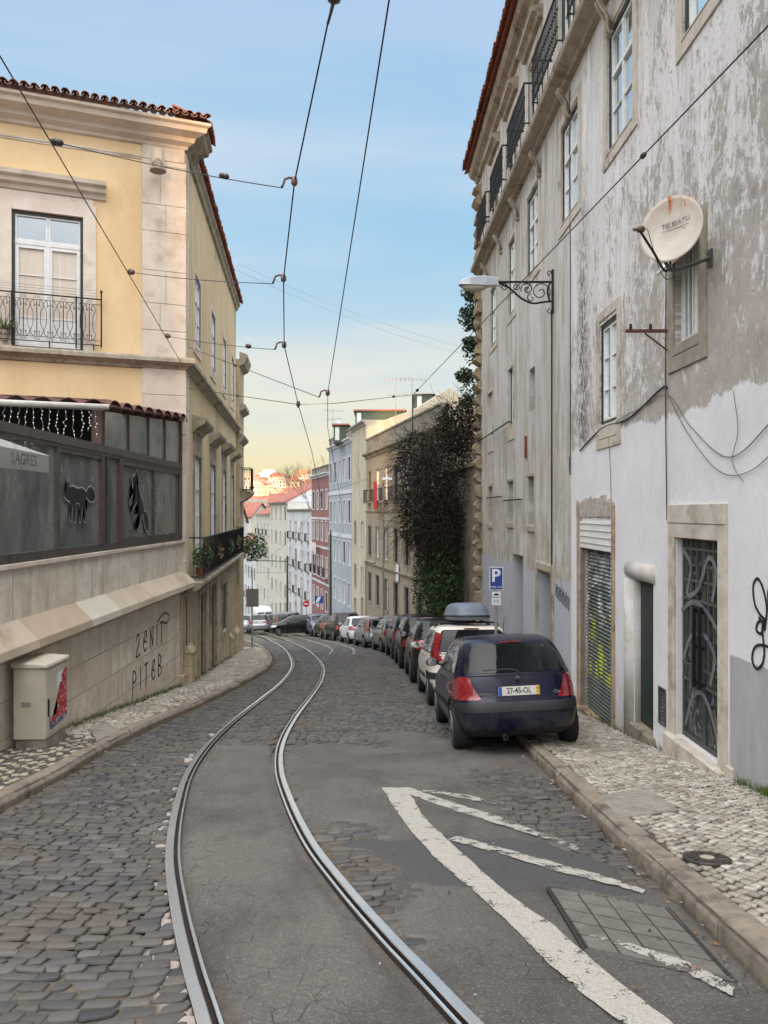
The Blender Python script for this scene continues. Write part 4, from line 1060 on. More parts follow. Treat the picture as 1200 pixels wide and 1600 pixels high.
# service pipes and cables fixed to the wall
mb = MB(); FRp = FR.p
def cab(mb, pts, r=.006, o=.02):
    P = [FRp(p.x, p.y, o) for p in spline([(a, z, 0) for a, z in pts], 7)]; part('wall_cable', MB().tube(P, r, 5), M_BLACK if r > .0065 else pm('grey_cable', L(92,84,78), L(120,112,104), 20, .7), rb)
cab(mb, [(13.85, 7.6), (13.8, 1.2), (13.9, 1.0)], .008)
cab(mb, [(15.2, 4.0), (15.2, -1.3), (15.2, -3.9)], .016, .03)
cab(mb, [(9.32, 3.4), (9.34, 1.4), (9.3, -.1)], .007)
mb = MB()
cab(mb, [(13.2, 1.05), (11.9, 1.30), (10.7, 1.30), (9.5, 1.52), (9.3, 1.5)], .012)
cab(mb, [(12.2, 1.2), (11.2, 1.33), (10.2, 1.38), (9.3, 1.42), (8.6, .95), (7.7, .55), (6.9, .80), (6, 1.3)], .006)
cab(mb, [(9.3, 1.45), (8.7, .90), (7.9, .42), (7.2, .40), (6.5, .72)], .005)
cab(mb, [(11.6, 1.3), (11.5, .6), (11.45, .1)], .005); cab(mb, [(7.6, 1.2), (7.5, .8), (7.62, .5), (7.4, .3)], .004)
mb = MB()
for (a, z0, z1) in ((17.0,.35,.35),): pass
for (a0, a1, z, o) in ((18.2, 20.3, .30, .10), (21.0, 23.2, .42, .10), (19.5, 25.6, 1.95+.35, .10)):
    mb.tube([FRp(a0, z, o), FRp(a1, z, o)], .022, 6)
    for s in (a0+.1, (a0+a1)/2, a1-.1): mb.tube([FRp(s, z, 0), FRp(s, z, o)], .014, 5)
part('iron_rods', mb, M_BLACK, rb)
mb = MB(); FR.box(mb, 17.72, 17.86, 1.25, 1.75, -.02, .04); part('wall_vent', mb, pm('rust_red', L(96,48,34), L(120,64,44), 9, .8), rb)

# wall bracket with scrollwork and lamp
lx, ly, lz = FR.p(15.16, 4.42, 0)
lamp = thing('street_lamp', 'street lamp on a black scrolled iron bracket fixed to the tall peeling wall', 'street lamp', (lx, ly, 4.2))
def bp(u, v, dy=0): # bracket plane faces the camera
    return (lx-.02-u, ly+dy, lz+v)
mb = MB(); mb.box(lx-.04, lx+.01, ly-.03, ly+.03, 3.92, 4.78)
mb.tube([bp(.0, .12), bp(1.12, .12)], .024, 6)
mb.tube([bp(*p[:2]) for p in spline([(1.05,.10,0),(.85,.0,0),(.62,-.20,0),(.40,-.30,0),(.2,-.28,0),(.0,-.26,0)], 6)], .020, 6)
for (c, r0, r1, a0, a1) in (((.24,-.08), .20, .03, R(200), R(-330)), ((.50,-.02), .13, .02, R(-20), R(500)), ((.72,.03), .07, .015, R(180), R(640)), ((.96,.02), .09, .015, R(0), R(560)), ((.42,-.2), .09, .02, R(90), R(-260))):
    mb.tube([bp(*q) for q in spiral(c, r0, r1, a0, a1, 22)], .011, 5)
mb.tube([bp(*p[:2]) for p in spline([(.06,-.25,0),(.10,-.05,0),(.05,.1,0)], 6)], .022, 6)
mb.tube([bp(*q) for q in spiral((.05,.30), .06, .015, R(-90), R(250), 12)], .011, 5); mb.tube([bp(*q) for q in spiral((.05,-.46), .06, .015, R(90), R(-250), 12)], .011, 5)
part('bracket', mb, M_BLACK, lamp)
M_LAMP = pm('lamp_housing', L(172,176,184), L(190,193,198), 6, .4, metal=.2)
mb = MB(); x0, x1 = lx-1.10, lx-1.80
def sec(x, hw, zt, zb): return [(x, ly-hw, zb), (x, ly-hw*.92, zt-.03), (x, ly-hw*.4, zt), (x, ly+hw*.4, zt), (x, ly+hw*.92, zt-.03), (x, ly+hw, zb)]
S = [sec(x0, .07, lz+.20, lz+.05), sec(x0-.25, .11, lz+.235, lz+.03), sec(x0-.55, .13, lz+.22, lz+.04), sec(x0-.72, .11, lz+.15, lz+.05), sec(x0-.77, .06, lz+.10, lz+.06)]
for a in S: mb.v += a
for i in range(len(S)-1):
    for j in range(6): mb.f.append((i*6+j, i*6+(j+1) % 6, i*6+6+(j+1) % 6, i*6+6+j)); mb.mi.append(0)
mb.f += [tuple(range(6)), tuple(range(len(mb.v)-6, len(mb.v)))]; mb.mi += [0, 0]
part('lamp_housing', mb, M_LAMP, lamp)
mb = MB(); S = []
for (x, hw, zb) in ((x0-.22, .06, lz-.01), (x0-.32, .10, lz-.06), (x0-.52, .11, lz-.085), (x0-.66, .09, lz-.05), (x0-.73, .04, lz+.03)):
    S.append([(x, ly-hw, lz+.045), (x, ly-hw*.8, zb+.03), (x, ly, zb), (x, ly+hw*.8, zb+.03), (x, ly+hw, lz+.045)])
for a in S: mb.v += a
for i in range(len(S)-1):
    for j in range(5): mb.f.append((i*5+j, i*5+(j+1) % 5, i*5+5+(j+1) % 5, i*5+5+j)); mb.mi.append(0)
mb.f += [tuple(range(5)), tuple(range(len(mb.v)-5, len(mb.v)))]; mb.mi += [0, 0]
part('lens', mb, pm('lamp_lens', L(168,164,140), L(150,148,130), 6, .25), lamp, smooth=True)

# satellite dish
dx, dy, dz = FR.p(8.14, 2.69, 0)
dish = thing('satellite_dish', 'rust-streaked cream satellite dish on a bent pipe beside the barred window', 'satellite dish', (dx, dy, dz))
def dish_mat():
    m, t, b = mat_base('rusting_dish_paint'); p = t.pos(); x, y, z = t.sep(p)
    st = t.noise(t.map(p, (13, 13, 1.6)), 1, 7, .75)
    c = t.mix(t.mr(t.noise(p, 6, 5), .35, .65), L(180,168,154), L(196,186,173))
    k = t.math('ADD', st, t.mr(z, 2.95, 3.32, -.22, .09))
    c = t.mix(t.mr(k, .52, .60), c, L(186,112,52)); c = t.mix(t.mr(k, .62, .68), c, L(104,52,28))
    t.put(b.inputs['Base Color'], c); b.inputs['Roughness'].default_value = .55
    return m
dc = Vector(((1048-600)/1200*7.95, 7.95, (800-357)/1200*7.95))
dn = Vector((-.62, -.72, .12)).normalized()
mb = MB()
prof = []
for i in range(11): r_ = .0001+.335*i/10; prof.append((r_, -.07*(1-(r_/.335)**2)))
ax = dn; a_ = ax.cross(Vector((0,0,1))).normalized(); b_ = ax.cross(a_)*-1
def dpt(px, py, h): return dc+a_*px*.98+b_*py*1.06+ax*h
n = 36; V = []; 
for side_ in (0, -.008):
    for (r_, h) in prof:
        for j in range(n):
            q = 2*math.pi*j/n; V.append(dpt(r_*math.cos(q), r_*math.sin(q), h+side_))
k = len(prof)
for sd_ in (0, 1):
    for i in range(k-1):
        for j in range(n): o = sd_*k*n; mb.f.append((o+i*n+j, o+i*n+(j+1) % n, o+(i+1)*n+(j+1) % n, o+(i+1)*n+j)); mb.mi.append(0)
for j in range(n): mb.f.append(((k-1)*n+j, (k-1)*n+(j+1) % n, (2*k-1)*n+(j+1) % n, (2*k-1)*n+j)); mb.mi.append(0)
mb.v = [tuple(v) for v in V]
part('dish_reflector', mb, dish_mat(), dish, smooth=True)
mb = MB()
for (txt, sz, yy, xx) in (('TELESATO', .066, .07, .03), ('ANTENAS PARABOLICAS', .024, .02, .03), ('TEL.', .02, -.01, .12)):
    vs, fs = text_mesh(txt, sz, .0008, .002 if sz > .05 else 0)
    def onto(v):
        px = v[0]+xx; py = v[1]+yy+px*.12; r2 = (px*px+py*py)/.1296
        return dpt(-px, py, -.07*(1-r2)+.004+v[2])
    mb.add([onto(v) for v in vs], fs)
part('lettering', mb, pm('faded_ink', L(84,80,78), L(170,162,152), 40, .7), dish, recalc=False)
mb = MB(); lnb = dc+Vector((-.38, -.16, -.07))
lo = dpt(0, -.345, -.01)
mb.tube(spline([lo+Vector((.02,.03,.04)), lo+Vector((0,0,-.05)), lo+Vector((-.07,-.04,-.09)), lo.lerp(lnb, .45)+Vector((-.02,0,-.05)), lnb], 6), .013, 7)
part('feed_arm', mb, M_BLACK, dish, smooth=True)
mb = MB(); mb.lathe(lnb+Vector((.02,.02,.01)), (dc-lnb), [(.016,-.09), (.02,-.03), (.034,-.02), (.034,.03), (.028,.035)], 12)
part('receiver', mb, pm('receiver', L(120,90,60), L(60,50,44), 30, .6), dish, smooth=True)
mb = MB(); bk = dpt(.06, -.26, -.05)
mb.tube(spline([bk, bk+Vector((.03,.04,-.07)), bk+Vector((.14,.10,-.10)), Vector((dx-.02, dy, dz))], 7), .021, 8); FR.box(mb, 8.09, 8.19, dz-.09, dz+.09, 0, .02)
part('mount_pipe', mb, pm('mount_steel', L(72,74,72), L(96,96,92), 20, .5, metal=.4), dish, smooth=False)
mb = MB(); mb.tube(spline([lnb, lnb+Vector((.08,0,.0)), lnb+Vector((.12,0,-.12)), lo+Vector((-.08,0,-.12)), lo+Vector((.02,0,-.16)), lo+Vector((.06,.02,-.04))], 7), .004, 5)
part('coax_cable', mb, M_BLACK, dish)

# insulator bracket lower on the wall
bx = thing('insulator_bracket', 'rusty iron wall bracket carrying two insulators, just left of the barred window', 'bracket', FR.p(9.28, 2.18, 0))
mb = MB(); mb.box(2.92, 3.45, 9.26, 9.30, 2.17, 2.205); mb.tube([(3.15, 9.28, 2.16), (3.45, 9.28, 1.93)], .012, 5); mb.box(3.44, 3.47, 9.24, 9.32, 1.8, 2.35)
part('arm', mb, pm('rusty_iron', L(72,50,38), L(104,72,50), 22, .8), bx)
for xx in (2.98, 3.22):
    mb = MB(); mb.lathe((xx, 9.28, 2.205), (0,0,1), [(.012,0),(.02,.01),(.02,.03),(.014,.035),(.02,.045),(.012,.07)], 10); part('insulator', mb, M_BLACK, bx)

# parking sign on its pole by the wall
px_, py_ = (775-600)/1200*14.3, 14.3; zg = gz(py_)+.1
ps = thing('parking_sign', 'blue and white parking sign on a post beside the white car with the roof box', 'traffic sign', (px_, py_, zg))
M_POST = pm('galvanised_post', L(140,142,142), L(160,162,162), 20, .45, metal=.5)
mb = MB(); mb.tube([(px_, py_, zg), (px_, py_, -1.02)], .03, 10); part('post', mb, M_POST, ps)
M_BLUE = pm('sign_blue', L(38,60,132), L(44,68,142), 4, .4); M_SIGNW = pm('sign_white', L(206,210,214), L(216,220,222), 4, .4)
def plate(name, x0, x1, z0, z1, mat_, par, y, th=.006):
    mb = MB(); mb.box(x0, x1, y-th, y, z0, z1); return part(name, mb, mat_, par, bevel=.002)
yy = py_-.035; x0 = px_-.125; x1 = px_+.125
plate('sign_plate', x0, x1, -1.45, -1.02, M_SIGNW, ps, yy); plate('sign_face', x0+.012, x1-.012, -1.438, -1.032, M_BLUE, ps, yy-.0065, .003)
def letters(name, txt, size, x, y, z, mat_, par, bold=.0, sx=1.0):
    vs, fs = text_mesh(txt, size, .0012, bold, sx); mb = MB(); mb.add([(x+v[0], y+v[2]*-1, z+v[1]) for v in vs], fs); return part(name, mb, mat_, par, recalc=False)
letters('letter_p', 'P', .33, px_-.01, yy-.012, -1.19, M_SIGNW, ps, .008)
letters('lettering', 'EMEL 24H', .05, px_, yy-.012, -1.395, M_SIGNW, ps)
plate('lower_plate', px_-.08, px_+.08, -1.58, -1.48, M_SIGNW, ps, yy); plate('lower_plate', px_-.085, px_+.085, -1.73, -1.60, M_SIGNW, ps, yy)
mb = MB(); mb.box(px_-.05, px_+.05, yy-.009, yy-.0065, -1.55, -1.53); mb.box(px_-.03, px_+.03, yy-.009, yy-.0065, -1.53, -1.51)
for k in range(2): mb.box(px_-.06, px_+.06, yy-.009, yy-.0065, -1.64-k*.035, -1.632-k*.035)
part('symbols', mb, M_BLACK, ps)
# ------------------------------------------------------------------ yellow corner building on the left
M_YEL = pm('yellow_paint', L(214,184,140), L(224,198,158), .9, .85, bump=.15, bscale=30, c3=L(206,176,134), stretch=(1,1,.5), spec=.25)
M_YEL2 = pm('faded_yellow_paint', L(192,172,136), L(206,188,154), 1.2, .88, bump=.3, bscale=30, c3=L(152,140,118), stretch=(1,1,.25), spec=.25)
M_PALE = pm('pale_limestone', L(196,182,166), L(210,198,184), 2.2, .8, bump=.4, bscale=40, c3=L(176,158,138))
def ashlar(name, c1, c2, c3, bw, bh, mort=L(96,84,70), msize=.006, rot=0.0, bumpk=.5, streak=.5):
    m, t, b = mat_base(name); p = t.pos(); x, y, z = t.sep(p)
    u = t.math('ADD', t.math('MULTIPLY', y, 1.0), t.math('MULTIPLY', x, -.6 if rot else 0.0))
    br = t.new('ShaderNodeTexBrick'); br.offset = .5; t.l.new(t.comb(u, z, 0.0), br.inputs['Vector'])
    br.inputs['Scale'].default_value = 1; br.inputs['Brick Width'].default_value = bw; br.inputs['Row Height'].default_value = bh
    br.inputs['Mortar Size'].default_value = msize; br.inputs['Mortar Smooth'].default_value = .3
    t.put(br.inputs['Color1'], c1); t.put(br.inputs['Color2'], c2); t.put(br.inputs['Mortar'], mort)
    n = t.noise(p, 2.4, 9, .72); n2 = t.noise(t.map(p, (2, 2, .3)), 1.7, 9, .72); n3 = t.noise(p, 26, 7, .75)
    c = t.mix(t.mr(n, .42, .62, 0, .8), br.outputs[0], c3)
    c = t.mix(t.mr(n2, .5, .66, 0, streak), c, tuple(q*.42 for q in c3))
    c = t.mix(t.mr(n3, .58, .68, 0, .5), c, tuple(q*.35 for q in c3))
    t.put(b.inputs['Base Color'], c); b.inputs['Roughness'].default_value = .88; b.inputs['Specular IOR Level'].default_value = .25
    h = t.math('ADD', t.math('MULTIPLY', br.outputs[1], -.8), t.math('MULTIPLY', n3, .8))
    t.put(b.inputs['Normal'], t.bump(h, bumpk, .02))
    return m
M_ASH = ashlar('terrace_ashlar', L(204,193,175), L(216,206,190), L(186,174,154), 1.15, .47, streak=.35)
M_PANEL = ashlar('parapet_slabs', L(208,198,182), L(218,209,195), L(190,178,160), 1.95, 3.0, msize=.008)
M_BASE = ashlar('facade_base', L(178,162,136), L(190,176,152), L(160,144,118), 1.4, .9, streak=.5)
CX, CY = -4.65, 17.9
FF = Frame(CX, CY, -.9365, -.3508)             # front facade, s runs left from the corner; outward faces the camera
if FF.ny > 0: FF = Frame(CX, CY, -.9365, -.3508, True)
FS = Frame(CX, CY, -.108, 1, True)             # street facade, s runs away; outward must be +x
if FS.nx < 0: FS = Frame(CX, CY, -.108, 1)
LEN = 14.2
yb = thing('yellow_house', 'yellow corner house with stone quoins and clay eaves on the left side of the street', 'house', (CX-.2, CY+.2, gz(CY)))
mb = MB()
wall_open(mb, FF, .944, 14, -5, 8.62, [(2.2, 3.64, 3.57, 6.56, .22), (6.2, 7.64, 3.57, 6.56, .22)], 0)
w_up = [(1.62, 2.75), (5.2, 6.3), (8.65, 9.75), (12.0, 12.95)]
low_d = [(1.55, 2.8), (5.1, 6.35), (8.55, 9.8), (11.9, 12.95)]
gops = [(2.1, 3.35, -4.7, -2.18, .09), (4.6, 5.9, -5.1, -2.15, .09), (7.8, 9.3, -4.1, -2.45, .07)]
wall_open(mb, FS, .5, LEN, -1.88, 8.62, [(a, b, 4.35, 6.05, .07) for a, b in w_up]+[(a, b, -1.6, 1.42, .08) for a, b in low_d], 1)
e = FS.p(LEN, 0, 0); e2 = FS.p(LEN, 0, -10); 
mb.quad((e[0], e[1], -7.5), (e2[0], e2[1], -7.5), (e2[0], e2[1], 8.6), (e[0], e[1], 8.6), 1)
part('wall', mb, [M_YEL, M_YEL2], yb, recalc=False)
# quoin pilasters of separate blocks
mb = MB(); r = random.Random(2); z = 3.56
while z < 8.1:
    h = min(r.choice([.62, .75, .9]), 8.1-z); sp = r.choice([None, .42, .55])
    if sp: FF.box(mb, -.03, sp-.003, z+.004, z+h-.004, -.1, .035); FF.box(mb, sp+.003, .944, z+.004, z+h-.004, -.1, .035+r.uniform(-.002, .002))
    else: FF.box(mb, -.03, .944, z+.004, z+h-.004, -.1, .035+r.uniform(-.003, .003))
    z += h
FF.box(mb, 0, .944, 8.1, 8.62, -.1, .045)
z = -.7
while z < 3.3:
    h = min(r.choice([.7, .9]), 3.34-z); FF.box(mb, -.03, .944, z+.004, z+h-.004, -.1, .035+r.uniform(-.003, .003)); z += h
part('quoin_blocks', mb, M_PALE, yb, bevel=.006)
mb = MB(); z = -5
while z < 8.4:
    h = min(r.choice([.6, .8]), 8.5-z); FS.box(mb, .036, .52, z+.004, z+h-.004, -.1, .03); z += h
part('quoin_blocks', mb, M_PALE, yb, bevel=.006)
# cornice round the corner
CP_ = [(0,8.40),(.06,8.42),(.08,8.48),(.20,8.54),(.23,8.63),(.44,8.70),(.47,8.79),(.54,8.83),(.54,8.89),(0,8.91)]
mb = MB(); FF.prism(mb, CP_, 0, 14, m0=1.0); part('cornice', mb, M_PALE, yb)
mb = MB(); FS.prism(mb, CP_, 0, .9, m0=.72)
FS.prism(mb, [(0,8.38),(.07,8.42),(.10,8.52),(.17,8.6),(.18,8.66),(0,8.68)], .9, LEN+.1); part('cornice', mb, M_LEDGE, yb)
mb = MB(); FF.prism(mb, [(0,8.06),(.02,8.07),(.025,8.09),(.012,8.10),(.03,8.12),(.025,8.15),(0,8.16)], .95, 14); part('frieze_moulding', mb, M_PALE, yb)
# roof tiles
tiles(FF, -.55, 14, 8.95, .64, 1.3, root=yb, st=.20, rise=.42)
tiles(FS, -.2, .95, 8.95, .64, .9, root=yb, st=.20, rise=.42)
tiles(FS, .95, LEN+.2, 8.74, .28, 1.2, root=yb, st=.22, rise=.42)
mb = MB()
mb.quad(FF.p(-.5, 9.02, .50), FF.p(14, 9.02, .50), FF.p(14, 11.9, -6), FF.p(6, 11.9, -6)); mb.quad(FS.p(.2, 8.9, .2), FS.p(LEN+.2, 8.8, .2), FS.p(LEN+.2, 11.9, -6), FS.p(6, 11.9, -6))
part('roof', mb, M_TILE, yb, recalc=False)
# french window above the ledge
mb = MB(); ring(FF, mb, 1.93, 3.91, 3.5, 6.83, .268, -.05, .03, bottom=False); FF.box(mb, 1.98, 3.86, 6.83, 6.98, -.05, .02); part('window_surround', mb, pm('pink_limestone', L(204,188,174), L(216,204,192), 3, .8, bump=.3, bscale=60, c3=L(178,160,142)), yb, bevel=.006)
mb = MB(); FF.prism(mb, [(0,6.98),(.05,7.0),(.08,7.08),(.16,7.12),(.18,7.20),(.26,7.25),(.28,7.34),(0,7.38)], 1.72, 4.12); part('lintel_cornice', mb, M_PALE, yb)
fw = part('window', (lambda m_: (ring(FF, m_, 2.202, 3.638, 3.57, 6.558, .055, -.14, -.04), m_)[1])(MB()), M_DARKW, yb)
mb = MB(); 
for (a, b) in ((2.26, 2.915), (2.925, 3.58)): ring(FF, mb, a, b, 3.60, 5.85, .075, -.13, -.07); ring(FF, mb, a, b, 5.93, 6.50, .04, -.13, -.07); FF.box(mb, a+.075, b-.075, 4.25, 4.29, -.12, -.09); FF.box(mb, a+.075, b-.075, 5.18, 5.20, -.12, -.09)
FF.box(mb, 2.255, 3.585, 5.85, 5.93, -.135, -.06); FF.box(mb, 2.885, 2.955, 3.6, 5.85, -.132, -.055)
for k in range(2): FF.box(mb, (2.33, 3.0)[k], (2.84, 3.51)[k], 3.675, 4.25, -.12, -.10)
part('sash', mb, M_WHITEW, fw)
mb = MB(); mb.quad(FF.p(2.26,5.93,-.11), FF.p(3.58,5.93,-.11), FF.p(3.58,6.5,-.11), FF.p(2.26,6.5,-.11)); part('pane', mb, M_GLASSM, fw)
mb = MB(); mb.quad(FF.p(2.26,3.6,-.112), FF.p(3.58,3.6,-.112), FF.p(3.58,5.85,-.112), FF.p(2.26,5.85,-.112)); part('curtained_pane', mb, M_CURT, fw)
# ledge
LP = [(0,3.28),(.05,3.30),(.07,3.36),(.16,3.42),(.22,3.44),(.22,3.52),(.20,3.56),(0,3.58)]
mb = MB(); FF.prism(mb, LP, 0, 14, m0=1.0); part('ledge', mb, M_LEDGE, yb)
mb = MB(); FS.prism(mb, LP, 0, LEN, m0=.72); part('ledge', mb, M_LEDGE, yb)
# wrought balcony railing with scrolls
mb = MB(); B0, B1 = 1.82, 4.3
o_ = .20
mb.tube([FF.p(B0, 4.72, o_), FF.p(B1, 4.72, o_)], .017, 6); mb.tube([FF.p(B0, 3.70, o_), FF.p(B1, 3.70, o_)], .011, 5)
mb.tube([FF.p(B0, 3.66, o_), FF.p(B0, 4.86, o_)], .018, 6); mb.tube([FF.p(B0, 4.72, o_), FF.p(B0, 4.72, .0)], .014, 5); mb.tube([FF.p(B0, 3.7, o_), FF.p(B0, 3.7, .0)], .011, 5)
mb.lathe(FF.p(B0, 4.86, o_), (0,0,1), [(.02,0),(.034,.03),(.02,.06),(.001,.08)], 8)
for s in (2.34, 3.62): mb.tube([FF.p(s, 3.6, o_+.01), FF.p(s, 4.74, o_+.01)], .018, 6)
for s in (1.98, 2.88): mb.tube([FF.p(s, 3.58, o_), FF.p(s, 3.72, o_)], .014, 6)
for z in (4.60, 3.80): mb.tube([FF.p(B0, z, o_), FF.p(B1, z, o_)], .006, 4)
k = 0; s = B0+.12
while s < B1:
    w2 = .13; c = s+w2
    mb.tube([FF.p(c, 3.80, o_), FF.p(c, 4.60, o_)], .009, 5)
    for zz in [3.9+.05*q for q in range(13)]: mb.lathe(FF.p(c, zz, o_), (0,0,1), [(.009,-.012),(.014,0),(.009,.012)], 5)
    for sg in (-1, 1):
        P = [(c+sg*.02, 4.50), (c+sg*.06, 4.45), (c+sg*.05, 4.52), (c+sg*.07, 4.59), (c+sg*.115, 4.53), (c+sg*.118, 4.44), (c+sg*.09, 4.38), (c+sg*.075, 4.32), (c+sg*.075, 4.10), (c+sg*.09, 4.03), (c+sg*.118, 3.97), (c+sg*.118, 3.88), (c+sg*.07, 3.81), (c+sg*.04, 3.86), (c+sg*.055, 3.92), (c+sg*.02, 3.90)]
        mb.tube([FF.p(p.x, p.y, o_) for p in spline([(a, b, 0) for a, b in P], 4)], .006, 4)
        mb.tube([FF.p(q[0], q[1], o_) for q in spiral((c+sg*.04, 4.655), .035, .01, R(90), R(90+sg*400), 10)], .004, 4)
        mb.tube([FF.p(q[0], q[1], o_) for q in spiral((c+sg*.04, 3.755), .035, .01, R(90), R(90+sg*400), 10)], .004, 4)
    s += 2*w2+.005
part('balcony_railing', mb, M_BLACK, yb)
mb = MB()
for z in (4.80, 4.86, 4.92): mb.tube([FF.p(1.9, z, .14), FF.p(4.2, z, .14)], .003, 4)
part('washing_lines', mb, M_BLACK, yb)
# bell-shaped lamp on the quoin
mb = MB(); FF.box(mb, .48, .74, 8.0, 8.32, .03, .10); FF.box(mb, .52, .70, 8.02, 8.32, .10, .16); part('lamp_bracket', mb, M_PALE, yb, bevel=.01)
mb = MB(); c = FF.p(.62, 7.72, .30); mb.lathe(c, (0,0,1), [(.19,0),(.185,.03),(.12,.10),(.10,.2),(.06,.27),(.03,.30)], 8); part('bell_lamp', mb, pm('grey_lamp', L(112,102,92), L(144,132,120), 16, .7), yb)
# street facade openings
for (a, b) in w_up:
    sash(FS, yb, a, b, 4.35, 6.05, .07, rows=2, w_out=.06, transom=.66)
    s_ = MB(); ring(FS, s_, a-.14, b+.14, 4.05, 6.22, .138, -.05, .03); FS.box(s_, a, b, 4.188, 4.34, -.05, .035); part('window_surround', s_, M_PALE, yb, bevel=.006)
for (a, b) in low_d:
    sash(FS, yb, a, b, -1.6, 1.42, .08, rows=3, w_out=.06, transom=.74)
    s_ = MB(); ring(FS, s_, a-.16, b+.16, -1.6, 1.60, .158, -.05, .035, bottom=False); FS.box(s_, a-.1, b+.1, 1.6, 2.0, -.05, .03); part('door_surround', s_, M_LEDGE, yb, bevel=.006)
    s_ = MB(); FS.prism(s_, [(0,2.0),(.05,2.02),(.10,2.08),(.14,2.12),(.30,2.2),(.34,2.28),(.34,2.34),(0,2.42)], a-.3, b+.3); part('lintel_cornice', s_, M_LEDGE, yb)
# base storey, slightly proud, with its own openings
mb = MB(); wall_open(mb, FS, .0, LEN, -7.5, -1.88, gops, o=.06); part('base_wall', mb, M_BASE, yb, recalc=False)
mb = MB(); FS.prism(mb, [(0,-2.0),(.12,-1.98),(.16,-1.88),(.34,-1.80),(.40,-1.74),(.40,-1.66),(0,-1.63)], .0, LEN, m0=.2); part('balcony_slab', mb, M_LEDGE, yb)
mb = MB(); FS.box(mb, 2.12, 3.33, -4.7, -2.2, -.028, .0); FS.box(mb, 2.7, 2.74, -4.7, -2.2, .0, .015); part('door', mb, M_GLASSD, yb)
mb = MB(); ring(FS, mb, 1.93, 3.52, -4.75, -2.02, .168, -.02, .11, bottom=False); ring(FS, mb, 4.44, 6.06, -5.2, -2.0, .158, -.02, .11, bottom=False); ring(FS, mb, 7.64, 9.46, -4.25, -2.3, .158, -.02, .11); part('door_surround', mb, M_LEDGE, yb, bevel=.01)
mb = MB(); FS.box(mb, 4.62, 5.88, -5.1, -2.17, -.028, .01); part('door', mb, pm('brown_door', L(52,42,34), L(76,62,50), 5, .7, stretch=(5,5,1)), yb)
mb = MB()
for k in range(15): FS.box(mb, 7.82, 9.28, -4.08+k*.108, -4.0+k*.108, -.005, .03)
part('window_shutter', mb, M_DARKW, yb)
for (a, b, zt) in ((.02,.6,-3.3), (12.9,14.1,-4.9), (10.6,11.1,-4.7)):
    mb = MB(); FS.box(mb, a, b, -7.4, zt, -.05, .16); FS.prism(mb, [(0,zt-.01),(.2,zt-.01),(.08,zt+.16),(0,zt+.16)], a-.02, b+.02); part('plinth', mb, M_BASE, yb, bevel=.015)
for (s_a, zz) in ((1.9,-4.63), (4.4,-4.95)):
    mb = MB(); FS.box(mb, s_a, s_a+1.6, zz-.3, zz, .0, .28); part('door_step', mb, M_KERB, yb, bevel=.015)
# long balcony railing on the street side
mb = MB()
for z in (-1.56, -.62): mb.tube([FS.p(.55, z, .36), FS.p(LEN-.4, z, .36)], .018, 5)
for s in (.55, LEN-.4): 
    for z in (-1.56, -.62): mb.tube([FS.p(s, z, .0), FS.p(s, z, .36)], .018, 5)
s = .55
while s < LEN-.4: mb.tube([FS.p(s, -1.6, .36), FS.p(s, -.62, .36)], .009, 4); s += .17
part('balcony_railing', mb, M_BLACK, yb)
M_LEAFD = pm('dark_leaf', L(30,52,26), L(58,84,40), 9, .6, lo=.4, hi=.6)
M_LEAFO = pm('olive_leaf', L(64,66,34), L(98,92,52), 9, .6)
def leafball(mb, c, rad, n, sz, r, m=0):
    for _ in range(n):
        v = Vector((r.gauss(0, 1), r.gauss(0, 1), r.gauss(0, 1))); v = v.normalized()*(r.random()**.4)
        p = Vector(c)+Vector((v.x*rad[0], v.y*rad[1], v.z*rad[2])); a = Vector((r.uniform(-1,1), r.uniform(-1,1), r.uniform(-.7,.7))).normalized(); b = a.cross(Vector((r.uniform(-1,1), r.uniform(-1,1), r.uniform(-1,1)))).normalized()
        s = sz*r.uniform(.6, 1.3); mb.add([p-a*s, p-b*s*.45, p+a*s, p+b*s*.45], [(0,1,2,3)], m)
r = random.Random(8)
for k, (s, lab) in enumerate(((1.1, 'leafy green pot plant at the near end of the long left balcony'), (3.9, 'second leafy pot plant from the near end of the long left balcony'), (7.3, 'bushy pot plant in the middle of the long left balcony'), (10.6, 'tall leafy pot plant towards the far end of the long left balcony'))):
    c = FS.p(s, -1.62, .22); pl = thing('potted_plant', lab, 'pot plant', c, 0, 'plants on the long balcony of the yellow house')
    part('pot', MB().lathe(c, (0,0,1), [(.08,0),(.12,.22),(.13,.24),(.11,.24),(.10,.2)], 10), pm('clay_pot', L(120,74,54), L(140,90,66), 20, .8), pl, smooth=False)
    mb = MB(); leafball(mb, (c[0]+.06, c[1], c[2]+.5), (.20, .8, .30), 520, .045, r); part('foliage', mb, M_LEAFD if k % 2 == 0 else M_LEAFO, pl, recalc=False)
c = FS.p(LEN-.3, -1.6, .62); c = (c[0]+.1, c[1], c[2])
pl = thing('potted_plant', 'bushy plant spilling over the far end of the long left balcony', 'pot plant', c)
mb = MB(); leafball(mb, (c[0], c[1], c[2]+.15), (.62, .5, .62), 900, .07, r); part('foliage', mb, pm('fresh_leaf', L(60,88,42), L(96,116,66), 6, .6), pl, recalc=False)
part('pot', MB().lathe((c[0]-.25, c[1], c[2]-.02), (0,0,1), [(.08,0),(.12,.22),(.13,.24)], 10), MATS['clay_pot'], pl)
